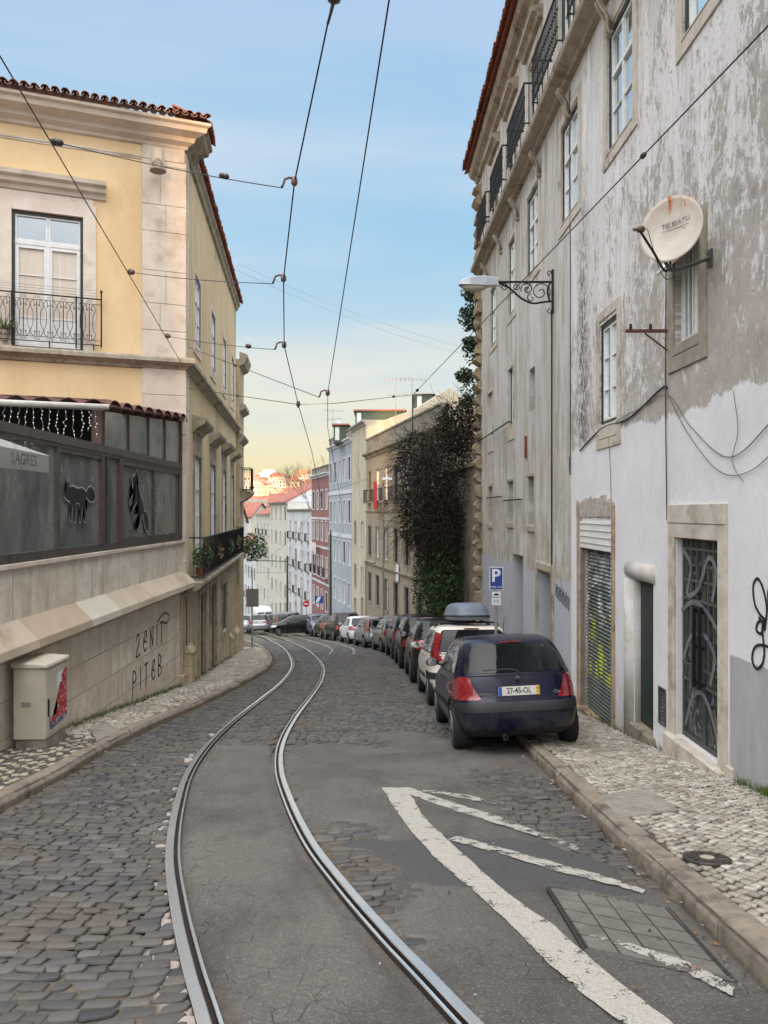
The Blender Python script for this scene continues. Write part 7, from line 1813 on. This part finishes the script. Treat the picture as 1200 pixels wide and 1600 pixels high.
def car_shell(kind, sx=1, sy=1, sz=1):
    T = [(z*sz, r_*sy, f_*sy, w_*sx, n_) for z, r_, f_, w_, n_ in PROF[kind]]
    zs = []
    for (a, b) in zip(T, T[1:]):
        k = max(1, int(round((b[0]-a[0])/.03)))
        for i in range(k): zs.append(a[0]+(b[0]-a[0])*i/k)
    zs.append(T[-1][0])
    def val(z, c):
        for i in range(len(T)-1):
            if z <= T[i+1][0]+1e-9:
                p0, p1, p2, p3 = T[max(i-1,0)], T[i], T[i+1], T[min(i+2,len(T)-1)]
                u = (z-p1[0])/(p2[0]-p1[0]); h = p2[0]-p1[0]
                m1 = (p2[c]-p0[c])/(p2[0]-p0[0])*h; m2 = (p3[c]-p1[c])/(p3[0]-p1[0])*h
                return (2*u**3-3*u*u+1)*p1[c]+(u**3-2*u*u+u)*m1+(-2*u**3+3*u*u)*p2[c]+(u**3-u*u)*m2
        return T[-1][c]
    N = 72; mb = MB()
    for z in zs:
        r_, f_, w_, n_ = (val(z, c) for c in (1,2,3,4)); cy, h = (r_+f_)/2, (f_-r_)/2
        for j in range(N):
            # even spacing round the rounded rectangle
            q = 2*math.pi*j/N+.0001; c, s = math.cos(q), math.sin(q)
            k = (abs(c)**n_+abs(s)**n_)**(-1/n_); X, Y = c*k, s*k
            mb.v.append((X*w_, cy+Y*h, z))
    K = len(zs)
    for i in range(K-1):
        for j in range(N): mb.f.append((i*N+j, i*N+(j+1) % N, (i+1)*N+(j+1) % N, (i+1)*N+j)); mb.mi.append(0)
    for base, rev in ((0, True), ((K-1)*N, False)):
        mb.v.append(tuple(np.mean(np.array(mb.v[base:base+N]), axis=0)+np.array([0, 0, 0 if rev else .004]))); c = len(mb.v)-1
        for j in range(N): mb.f.append((base+j, base+(j+1) % N, c)); mb.mi.append(0)
    return mb
def bvh_of(mb): return BVHTree.FromPolygons([Vector(v) for v in mb.v], mb.f)
def decal(bvh, P, axis, off=.004, step=.06, th=0.0):
    """outline P in a plane projected onto the body: axis 'rear','front': (x,z); 'left','right': (y,z)"""
    bm = bmesh.new()
    if len(P) < 3: return MB()
    f = bm.faces.new([bm.verts.new((a, b, 0)) for a, b in P]); bmesh.ops.triangulate(bm, faces=[f])
    for _ in range(5):
        E = [e for e in bm.edges if e.calc_length() > step]
        if not E: break
        bmesh.ops.subdivide_edges(bm, edges=E, cuts=1); bmesh.ops.triangulate(bm, faces=[f for f in bm.faces if len(f.verts) > 3])
    d = {'rear': Vector((0,1,0)), 'front': Vector((0,-1,0)), 'left': Vector((1,0,0)), 'right': Vector((-1,0,0)), 'top': Vector((0,0,-1))}[axis]
    mb = MB(); ok = True; hits = []
    for v in bm.verts:
        a, b = v.co.x, v.co.y
        if axis in ('rear', 'front'): o = Vector((a, 0, b))-d*4
        elif axis == 'top': o = Vector((a, b, 0))-d*4
        else: o = Vector((0, a, b))-d*4
        loc, nr, idx, dist = bvh.ray_cast(o, d)
        if loc is None: hits.append(None); continue
        if nr.dot(d) > 0: nr = -nr
        hits.append(loc+nr*off*.6-d*off*.6 if axis not in ('left', 'right') or abs(loc.x) > .56 else None)
    idx = {v: i for i, v in enumerate(bm.verts)}
    mb.v = [tuple(h) if h else (0, 0, 0) for h in hits]
    for f in bm.faces:
        q = [idx[v] for v in f.verts]
        if all(hits[i] is not None for i in q): mb.f.append(tuple(q)); mb.mi.append(0)
    bm.free(); return mb
def roundpoly(P, r_=.05, n=3):
    out = []
    for i in range(len(P)):
        a, b, c = Vector(P[i-1]), Vector(P[i]), Vector(P[(i+1) % len(P)])
        rr_ = min(r_, (a-b).length*.4, (c-b).length*.4); p, q = b+(a-b).normalized()*rr_, b+(c-b).normalized()*rr_
        for k in range(n+1): u = k/n; out.append(tuple((1-u)**2*p+2*u*(1-u)*b+u*u*q))
    return out
def band(bvh, a, b, axis, wd, off=.005): # thin line between points
    d = (Vector(b)-Vector(a)); n = Vector((-d.y, d.x)).normalized()*wd/2
    return decal(bvh, [tuple(Vector(a)-n), tuple(Vector(b)-n), tuple(Vector(b)+n), tuple(Vector(a)+n)], axis, off, .12)
def merge(*mbs):
    m = MB()
    for b in mbs:
        o = len(m.v); m.v += b.v; m.f += [tuple(i+o for i in f) for f in b.f]; m.mi += b.mi
    return m
def wheel_parts(root, x, y, R_, W_, side, rimm=None):
    prof = [(R_*.62,-W_*.5),(R_*.9,-W_*.5),(R_*.98,-W_*.4),(R_,-W_*.25),(R_,W_*.25),(R_*.98,W_*.4),(R_*.9,W_*.5),(R_*.62,W_*.5)]
    w_ = part('wheel', MB().lathe((x, y, R_), (side, 0, 0), prof, 28), M_TYRE, root, smooth=False, local=True)
    mb = MB(); mb.lathe((x+side*W_*.46, y, R_), (side, 0, 0), [(R_*.64,-.05),(R_*.63,.02),(R_*.58,.022),(R_*.56,.0),(R_*.3,.012),(R_*.12,.02),(.001,.022)], 24)
    rm = part('rim', mb, rimm or M_RIM, w_, smooth=True, local=True)
    mb = MB()
    for k in range(7):
        a = k*2*math.pi/7
        for sg in (0,):
            c, s = math.cos(a), math.sin(a); p = Vector((x+side*(W_*.46+.018), y+c*R_*.40, R_+s*R_*.40)); mb.lathe(p, (side, 0, 0), [(R_*.095,-.02),(R_*.095,.002),(.001,.003)], 8)
    part('rim_openings', mb, M_UNDER, w_, local=True)
EPS = 1e-3
def build_car(name, label, kind, loc, rz, col, sx=1, sy=1, sz=1, tail='corner', roll=0, pitch=None, details=2, plate=None, opts=()):
    root = thing(name, label, 'car', loc, 0, 'cars parked along the kerb')
    pit = math.atan(-.128) if pitch is None else pitch
    root.rotation_mode = 'XYZ'; M = Matrix.Rotation(rz, 4, 'Z') @ Matrix.Rotation(pit*math.cos(rz), 4, 'X') @ Matrix.Rotation(roll, 4, 'Y'); root.rotation_euler = M.to_euler()
    sh = car_shell(kind, sx, sy, sz); bv = bvh_of(sh); T = PROF[kind]
    Lr, Lf, HW = T[3][1]*sy, T[3][2]*sy, max(q[3] for q in T)*sx
    Rw = {'suv': .35}.get(kind, .295); wb = {'hatch': (-1.20,1.24), 'box': (-1.22,1.24), 'suv': (-1.36,1.34), 'sedan': (-1.27,1.34)}[kind]; ya, yf = wb[0]*sy, wb[1]*sy
    # body with wheel arches cut out
    me = sh.mesh('body', [paint(*col), M_UNDER], True); ob = link('body', me, root, True)
    cut = MB()
    for y in (ya, yf):
        for sd_ in (-1, 1): cut.lathe((sd_*(HW-.26), y, Rw+.01), (sd_, 0, 0), [(Rw*1.17, 0), (Rw*1.17, .6)], 30)
    cm = cut.mesh('cutter', M_UNDER); co = bpy.data.objects.new('cutter', cm); COL.objects.link(co)
    co.parent = root
    bo = ob.modifiers.new('arches', 'BOOLEAN'); bo.operation = 'DIFFERENCE'; bo.object = co; bo.solver = 'FAST' if hasattr(bo, 'solver') else bo.solver
    bpy.context.view_layer.update()
    dg = bpy.context.evaluated_depsgraph_get(); ev_ = ob.evaluated_get(dg); nm = bpy.data.meshes.new_from_object(ev_)
    ob.modifiers.clear(); ob.data = nm; bpy.data.objects.remove(co)
    for k in range(4):
        y = (ya, yf)[k//2]; sd_ = (-1, 1)[k % 2]; wheel_parts(root, sd_*(HW-.10), y, Rw, .19, sd_)
    zb = {'hatch': .97, 'box': 1.00, 'suv': 1.14, 'sedan': .97}[kind]*sz     # belt line
    zt = {'hatch': 1.33, 'box': 1.42, 'suv': 1.53, 'sedan': 1.33}[kind]*sz
    def ry(z, c=1):
        T2 = [(q[0]*sz, q[c]*sy) for q in T]; return interp(T2, z)
    # side glass
    r0, r1 = ry(zb), ry(zt); f0, f1 = ry(zb, 2), ry(zt, 2)
    for ax in ('left', 'right'):
        if ax == 'right' and details < 2: continue
        A = r0+ {'hatch': .36, 'box': .24, 'suv': .22, 'sedan': .42}[kind]; A2 = r1+{'hatch': .34, 'box': .22, 'suv': .22, 'sedan': .22}[kind]
        P = [(A, zb+.02), (f0-.22, zb), (f1-.12, zt-.01), (A2, zt-.02)]
        br = (f0+A)/2-.12; bar = .035
        def cutp(a, b): # part of the window strip between y=a and y=b
            def top(y): 
                if y > P[2][0]: return P[2][1]+(P[1][1]-P[2][1])*(y-P[2][0])/(P[1][0]-P[2][0])
                if y < P[3][0]: return P[3][1]+(P[0][1]-P[3][1])*(y-P[3][0])/(P[0][0]-P[3][0])
                return zt-.015
            ys = [a+(b-a)*i/8 for i in range(9)]; return [(y, zb+.01) for y in ys]+[(y, max(top(y), zb+.02)) for y in ys[::-1]]
        q1 = A+.02; 
        part('side_window', decal(bv, roundpoly(cutp(q1, br-bar), .02), ax), M_CGL, root, True, True)
        part('side_window', decal(bv, roundpoly(cutp(br+bar, f0-.25), .02), ax), M_CGL, root, True, True)
        g = merge(decal(bv, [(A-.02, zb-.015), (f0-.2, zb-.02), (f0-.2, zb+.005), (A-.02, zb+.008)], ax, .006)); part('window_trim', g, M_TRIM, root, True, True)
        seam = []
        for y in (br, f0-.28, A+.12 if kind != 'sedan' else A+.15):
            seam.append(band(bv, (y, .30*sz), (y, zb), ax, .008, .003))
        seam.append(band(bv, (A+.1, .30*sz), (f0-.28, .28*sz), ax, .01, .003)); part('door_seams', merge(*seam), M_UNDER, root, True, True)
        part('side_moulding', decal(bv, [(ya+Rw*1.3, .48*sz), (yf-Rw*1.3, .46*sz), (yf-Rw*1.3, .53*sz), (ya+Rw*1.3, .55*sz)], ax, .010), M_TRIM if 'dark_strip' in opts else paint(*col), root, True, True)
        for y in (br-.18 if False else br-.16, f0-.28-.75): part('door_handle', decal(bv, roundpoly([(y, zb-.13), (y+.16, zb-.13), (y+.16, zb-.10), (y, zb-.10)], .012), ax, .016), M_TRIM if kind != 'suv' else M_CHROME, root, True, True)
        part('sill', decal(bv, [(ya+Rw*1.22, .24*sz), (yf-Rw*1.22, .24*sz), (yf-Rw*1.22, .31*sz), (ya+Rw*1.22, .31*sz)], ax, .008), M_TRIM, root, True, True)
    # mirrors
    for sd_ in (-1, 1):
        c = Vector((sd_*(HW*.93+.13), f0-.42, zb+.05)); mb = MB()
        mb.lathe(c+Vector((0,-.045,0)), (0,1,0), [(.001,.0),(.07,.001),(.088,.02),(.075,.08),(.03,.12)], 14)
        for i, v in enumerate(mb.v): mb.v[i] = (c.x+(v[0]-c.x)*1.15, v[1], c.z+(v[2]-c.z)*.78)
        mb.tube([c+Vector((-sd_*.06,.02,-.02)), c+Vector((-sd_*.20,.03,-.06))], .022, 6)
        m_ = part('mirror', mb, M_TRIM if ('dark_mirror' in opts) else paint(*col), root, True, True)
        part('mirror_glass', MB().lathe(c+Vector((0,-.047,0)), (0,1,0), [(.001,-.001),(.068,-.001),(.068,.0)], 14), M_GLASS, m_, False, True)
    # rear window, windscreen
    zr = zb+.015; wr0 = interp([(q[0]*sz, q[3]*sx) for q in T], zr)-.085; wr1 = interp([(q[0]*sz, q[3]*sx) for q in T], zt)-.085
    zr2 = zt+.005
    part('rear_window', decal(bv, roundpoly([(-wr0, zr), (wr0, zr), (wr1, zr2), (-wr1, zr2)], .07), 'rear', .005, .05), M_CGL, root, True, True)
    part('windscreen', decal(bv, roundpoly([(-wr0-.02, zb+.01), (wr0+.02, zb+.01), (wr1, zt-.01), (-wr1, zt-.01)], .06), 'front', .005, .07), M_CGL, root, True, True)
    # rear lights
    zl = zb-.04
    lamps = {'corner': [(.50,zl),(.56,.86*sz),(.68,.66*sz),(.80,.655*sz),(.80,.80*sz),(.77,zl),(.72,zl+.03),(.60,zl+.03)],
             'clio': [(.60,.93),(.575,.86),(.53,.76),(.475,.668),(.79,.662),(.815,.73),(.80,.84),(.76,.915),(.70,.945),(.64,.95)],
             'tall': [(.655,.82*sz),(.80,.82*sz),(.80,1.02*sz),(.745,1.22*sz),(.70,1.36*sz),(.615,1.38*sz),(.635,1.2*sz),(.66,1.0*sz)],
             'wide': [(.44,zl-.03),(.42,zl-.14),(.60,zl-.22),(.86,zl-.20),(.86,zl-.03),(.70,zl+.02)],
             'round': [(.56,.92*sz),(.54,.78*sz),(.62,.68*sz),(.78,.70*sz),(.80,.86*sz),(.72,.95*sz)]}[tail]
    for sg in (-1, 1):
        P = [(sg*a*sx if tail != 'clio' else sg*a, b) for a, b in lamps]
        part('tail_light', decal(bv, roundpoly(P, .03), 'rear', .009, .04), M_TAIL, root, True, True)
        lo = min(b for a, b in lamps); hi = max(b for a, b in lamps); yl = ry((lo+hi)/2)
        part('tail_light_side', decal(bv, roundpoly([(yl-.12, lo+.01), (yl+.20, lo+.02), (ry(hi)+.12, hi-.02), (ry(hi)-.05, hi-.02)] , .03), 'left' if sg < 0 else 'right', .008, .04), M_TAIL, root, True, True)
        part('headlight', decal(bv, roundpoly([(sg*.42*sx, .60*sz), (sg*.78*sx, .62*sz), (sg*.76*sx, .78*sz), (sg*.50*sx, .72*sz)], .03), 'front', .008, .05), M_HEAD, root, True, True)
    part('grille', decal(bv, roundpoly([(-.36, .60*sz), (.36, .60*sz), (.36, .68*sz), (-.36, .68*sz)], .02), 'front', .008), M_TRIM, root, True, True)
    # bumper: dark upper strip and seam lines
    hw = HW-.012
    if 'dark_strip' in opts:
        part('bumper_strip', merge(decal(bv, [(-hw, .52), (hw, .52), (hw, .635), (-hw, .635)], 'rear', .016, .06), decal(bv, [(Lr-.01, .52), (Lr+.42, .52), (Lr+.42, .63), (Lr-.01, .635)], 'left', .014, .06), decal(bv, [(Lr-.01, .52), (Lr+.42, .52), (Lr+.42, .63), (Lr-.01, .635)], 'right', .014, .06)), M_TRIM, root, True, True)
    else: part('bumper_seam', merge(band(bv, (-hw, .62*sz), (hw, .62*sz), 'rear', .010), band(bv, (-.5, .60*sz), (.5, .60*sz), 'front', .01)), M_UNDER, root, True, True)
    part('bumper_skirt', decal(bv, [(-hw+.06, .21*sz), (hw-.06, .21*sz), (hw-.03, .29*sz), (-hw+.03, .29*sz)], 'rear', .006), M_TRIM, root, True, True)
    lid = [band(bv, (-wr0-.03, zr-.03), (wr0+.03, zr-.03), 'rear', .013, .003)]
    if tail == 'clio': lid += [band(bv, (-.43, .655), (-.43, .645), 'rear', .007, .003)]
    part('hatch_seams', merge(*lid), M_UNDER, root, True, True)
    part('brake_light', decal(bv, [(-.14, zt+.012), (.14, zt+.012), (.14, zt+.03), (-.14, zt+.03)], 'rear', .012), M_TAILD, root, True, True)
    # plate
    pz = .80*sz if kind != 'box' else .74*sz
    if kind == 'suv': pz = .86*sz
    if tail == 'clio': pz = .765
    hit = bv.ray_cast(Vector((0, -4, pz)), Vector((0, 1, 0)))[0]; py = hit.y-.016
    mb = MB(); mb.box(-.26, .26, py, py+.02, pz-.055, pz+.055); pl = part('number_plate', mb, M_PLATE, root, False, True)
    mb = MB(); mb.box(-.275, .275, py+.004, py+.03, pz-.068, pz+.068); part('plate_holder', mb, M_TRIM, root, False, True)
    mb = MB(); mb.box(-.258, -.215, py-.002, py, pz-.053, pz+.053); part('blue_band', mb, M_BPL, pl, False, True)
    mb = MB(); mb.box(.215, .258, py-.002, py, pz-.053, pz+.053); part('yellow_band', mb, M_YPL, pl, False, True)
    if plate:
        vs, fs = text_mesh(plate, .098, .001, .0008, .80); mb = MB(); mb.add([(v[0], py-.003-v[2], pz+v[1]) for v in vs], fs); part('plate_number', mb, M_UNDER, pl, False, True, False)
        for (txt, z) in (('00', .022), ('12', -.024)):
            vs, fs = text_mesh(txt, .034, .0008); mb = MB(); mb.add([(.237+v[0], py-.003-v[2], pz+z+v[1]) for v in vs], fs); part('plate_digits', mb, M_UNDER, pl, False, True, False)
    # wiper, exhaust
    part('rear_wiper', MB().tube([(.02, ry(zr)-.02, zr-.01), (.02, ry(zr+.03)-.02, zr+.02), (-.10, ry(zr+.05)-.012, zr+.045), (-.42, ry(zr+.05)-.010, zr+.04)], .008, 5), M_TRIM, root, False, True)
    part('exhaust_pipe', MB().lathe((-.22, Lr+.05, .22), (0,-1,0), [(.028,0),(.028,.10),(.024,.10),(.024,.02)], 10), M_IRON, root, False, True)
    part('antenna', MB().tube([(0, ry(zt)+.55, zt+.08), (0, ry(zt)+.35, zt+.34)], .004, 4), M_TRIM, root, False, True) if kind in ('hatch', 'box') else None
    if kind == 'suv' or 'rails' in opts:
        for sg in (-1, 1): part('roof_rail', MB().tube(spline([(sg*wr1*1.02, r1+.35, zt+.04), (sg*wr1*1.02, r1+.45, zt+.10), (sg*wr1*1.02, f1-.45, zt+.11), (sg*wr1*1.02, f1-.3, zt+.03)], 4), .016, 6), M_TRIM, root, True, True)
    return root, bv, ry, M
NAVY = ('navy_paint', L(6,10,38), .1); OFFW = ('offwhite_paint', L(206,200,190), .0); DKG = ('dark_grey_paint', L(40,42,46), .5); BLK = ('black_paint', L(18,18,20), .3); SILV = ('silver_paint', L(150,152,154), .6); WHT = ('white_paint', L(208,210,212), .0)
GRY = ('grey_paint', L(96,100,104), .5); BRZ = ('bronze_grey_paint', L(88,82,76), .5); DBL = ('slate_blue_paint', L(64,74,92), .5)
def groundpose(lw, y, w_):
    return lw+w_/2
# nearest car, half up on the kerb
r1_, bv, ry, M = build_car('hatchback_car', 'old dark blue hatchback parked half on the kerb nearest the camera', 'hatch', (1.70, 11.35, gz(11.35)+.03), R(1.0), NAVY, tail='clio', roll=-R(2.6), pitch=math.atan(-.135), plate='27-45-OL', opts=('dark_strip', 'dark_mirror'))
def badge(root, txt, size, x, z, bv, sx=1.0, box=None):
    p = bv.ray_cast(Vector((x, -4, z)), Vector((0,1,0)))[0]
    if box: mb = MB(); mb.box(x-box[0], x+box[0], p.y-.006, p.y+.01, z-box[1], z+box[1]); part('badge_plate', mb, M_TRIM, root, False, True)
    vs, fs = text_mesh(txt, size, .0012, .0006, sx); mb = MB(); mb.add([(x+v[0], p.y-.008-v[2], z+v[1]) for v in vs], fs); part('badge_lettering', mb, M_CHROME, root, False, True, False)
badge(r1_, 'RENAULT', .038, -.42, .735, bv, 1.0, (.085, .02)); badge(r1_, 'Clio', .055, .48, .735, bv)
p = bv.ray_cast(Vector((0, -4, .90)), Vector((0,1,0)))[0]
mb = MB()
for sg in (-1, 1):
    mb.tube([(0, p.y-.008, .945), (sg*.036, p.y-.008, .90), (0, p.y-.012, .855)], .008, 5)
    mb.tube([(0, p.y-.008, .925), (sg*.018, p.y-.008, .90), (0, p.y-.012, .875)], .004, 4)
part('diamond_emblem', mb, pm('dull_chrome', L(90,92,98), None, 9, .25, metal=.9, space='obj'), r1_, True, True)
mb = MB(); mb.box(-.24, -.20, -1.86, -1.8, .17, .2); part('tow_eye', mb, M_TRIM, r1_, False, True)
# car behind it with the roof box
def car(i, name, lab, kind, leftx, yrear, rz, col, **k):
    T = PROF[kind]; sy = k.get('sy', 1); sx = k.get('sx', 1); hl = -T[3][1]*sy; hw = max(q[3] for q in T)*sx
    yc = yrear+hl*math.cos(rz); xc = leftx+hw-math.sin(rz)*hl*.9; z = gz(yc)+.015
    return build_car(name, lab, kind, (xc, yc, z), rz, col, **k)
r2_, bv2, ry2, M2 = car(2, 'hatchback_car', 'off-white hatchback with tall red tail lights and a grey roof box', 'box', .84, 14.1, R(1.5), OFFW, tail='tall', opts=('dark_strip',), sy=1.0, sz=1.0)
rbx = thing('roof_box', 'domed grey-blue roof box on the bars of the off-white hatchback', 'roof box', tuple(r2_.location)); rbx.rotation_euler = r2_.rotation_euler
mb = MB(); T_ = [(1.60,.36,.98,5),(1.62,.385,1.02,5),(1.66,.39,1.03,5),(1.665,.40,1.04,5),(1.69,.40,1.04,5),(1.70,.385,1.02,5),(1.80,.37,.98,4.5),(1.88,.34,.88,4),(1.925,.29,.74,3.5),(1.945,.20,.52,3)]
for (z, w_, l_, n_) in T_:
    for j in range(40):
        q = 2*math.pi*j/40; c, s = math.cos(q), math.sin(q); k = (abs(c)**n_+abs(s)**n_)**(-1/n_); mb.v.append((.06+c*k*w_, -.35+s*k*l_, z))
for i in range(len(T_)-1):
    for j in range(40): mb.f.append((i*40+j, i*40+(j+1) % 40, (i+1)*40+(j+1) % 40, (i+1)*40+j)); mb.mi.append(1 if i in (2,3,4) else 0)
mb.f += [tuple(range(40))[::-1], tuple(range(360, 400))]; mb.mi += [0, 0]
part('box_shell', mb, [pm('roof_box_plastic', L(84,94,108), L(102,110,122), 5, .5, space='obj'), M_TRIM], rbx, True, True)
mb = MB()
for y in (-.85, .15):
    mb.box(-.62, .62, y-.03, y+.03, 1.535, 1.565)
    for x in (-.60, .60): mb.box(x-.04, x+.04, y-.04, y+.04, 1.42, 1.535)
    for x in (-.18, .30): mb.box(x-.03, x+.03, y-.02, y+.02, 1.565, 1.60)
part('roof_bars', mb, M_TRIM, rbx, False, True)
heads = lambda y: 0
SP = [('suv_car', 'dark grey estate-like car with a red tail light, third from the camera', 'suv', .66, 18.6, 1.0, ('dark_grey_paint', L(40,42,46), .5), dict(tail='wide', sy=.98, sz=.96)),
      ('suv_car', 'black off-road car with roof rails, fourth in the parked row', 'suv', .48, 23.3, 2.0, BLK, dict(tail='round', sy=.96)),
      ('suv_car', 'dark car with black mirrors, fifth from the camera in the parked row', 'suv', .30, 28.0, 4.0, DKG, dict(tail='corner', sy=.96)),
      ('hatchback_car', 'grey-silver hatchback with round red tail light, sixth in the parked row', 'hatch', -.08, 32.6, 9.0, ('grey_paint', L(120,124,126), .5), dict(tail='round', sz=1.03)),
      ('hatchback_car', 'silver hatchback with tall red tail lights, seventh in the parked row', 'box', -.92, 36.8, 12.0, SILV, dict(tail='tall')),
      ('hatchback_car', 'white rounded car with wide red tail lights, eighth in the parked row', 'sedan', -1.85, 41.0, 13.0, WHT, dict(tail='wide', sx=1.02, sy=.95, sz=1.03)),
      ('suv_car', 'dark brown off-road car with roof rails, ninth in the parked row', 'suv', -2.95, 45.4, 14.0, ('brown_paint', L(44,40,38), .5), dict(tail='round')),
      ('hatchback_car', 'bronze hatchback squeezed behind the dark brown off-road car', 'hatch', -4.1, 50.2, 15.0, BRZ, dict(tail='corner', sz=1.03))]
for (nm, lab, kind, lx_, yr_, deg, col, kw) in SP: car(0, nm, lab, kind, lx_, yr_, R(deg), col, details=1, **kw)
# facing uphill, and the black one across the row
build_car('estate_car', 'silver-blue car facing uphill with its bonnet towards the camera', 'suv', (-4.75, 57.0, gz(57)+.01), R(180+14), ('pale_blue_paint', L(140,148,158), .6), tail='corner', sz=.93, sy=.95, pitch=math.atan(-.128))
build_car('hatchback_car', 'small black car parked crossways at the end of the near row', 'hatch', (-6.75, 58.2, gz(58.2)+.02), R(100), BLK, tail='corner', pitch=-math.atan(.128), roll=0)
FAR = [('hatchback_car', 'silver hatchback across the street just right of the sign post', 'hatch', 403, 62, 14, SILV, dict(tail='corner', sz=1.05)),
       ('estate_car', 'white car at the far left edge of the street', 'sedan', 381.5, 66, 16, ('pearl_paint', L(176,180,184), .4), dict(tail='wide')),
       ('hatchback_car', 'grey car behind the silver hatchback at the far bend', 'box', 426, 69, 16, GRY, dict(tail='corner')),
       ('hatchback_car', 'beige-grey car beside the black crossways car, far row', 'box', 440, 66, 17, BRZ, dict(tail='tall')),
       ('suv_car', 'tall pale estate car just above the black crossways car', 'suv', 452, 72, 17, SILV, dict(tail='round')),
       ('hatchback_car', 'small silver car between the grey and the pale estate, far row', 'hatch', 432, 77, 18, SILV, dict(tail='round'))]
for (nm, lab, kind, u, Y, deg, col, kw) in FAR:
    build_car(nm, lab, kind, ((u-600)/1200*Y, Y, gz(Y)+.02), R(deg), col, details=1, **kw)
# white van further down
vn = thing('delivery_van', 'white van with two dark rear windows beyond the silver hatchback', 'van', ((409-600)/1200*82, 82, gz(82)), R(16))
mb = MB(); S = [(.35,-2.4,2.4,.92,8),(.5,-2.45,2.45,.95,9),(1.0,-2.45,2.4,.96,9),(1.3,-2.44,1.9,.95,9),(1.8,-2.4,1.5,.90,9),(2.15,-2.36,1.1,.84,8),(2.25,-2.2,.9,.7,6)]
for (z, r_, f_, w_, n_) in S:
    for j in range(40): q = 2*math.pi*j/40; c, s = math.cos(q), math.sin(q); k = (abs(c)**n_+abs(s)**n_)**(-1/n_); mb.v.append((c*k*w_, (r_+f_)/2+s*k*(f_-r_)/2, z))
for i in range(len(S)-1):
    for j in range(40): mb.f.append((i*40+j, i*40+(j+1) % 40, (i+1)*40+(j+1) % 40, (i+1)*40+j)); mb.mi.append(0)
mb.f += [tuple(range(40))[::-1], tuple(range(240, 280))]; mb.mi += [0, 0]; bvv = bvh_of(mb); part('body', mb, paint(*WHT), vn, True, True)
for sg in (-1, 1):
    part('rear_window', decal(bvv, roundpoly([(sg*.08,1.25),(sg*.76,1.25),(sg*.72,1.9),(sg*.08,1.9)], .06), 'rear', .01), M_CGL, vn, True, True)
    part('tail_light', decal(bvv, roundpoly([(sg*.82,.8),(sg*.93,.8),(sg*.92,1.2),(sg*.82,1.2)], .02), 'rear', .012), M_TAIL, vn, True, True)
    for y in (-1.5, 1.5): wheel_parts(vn, sg*.86, y, .33, .2, sg)
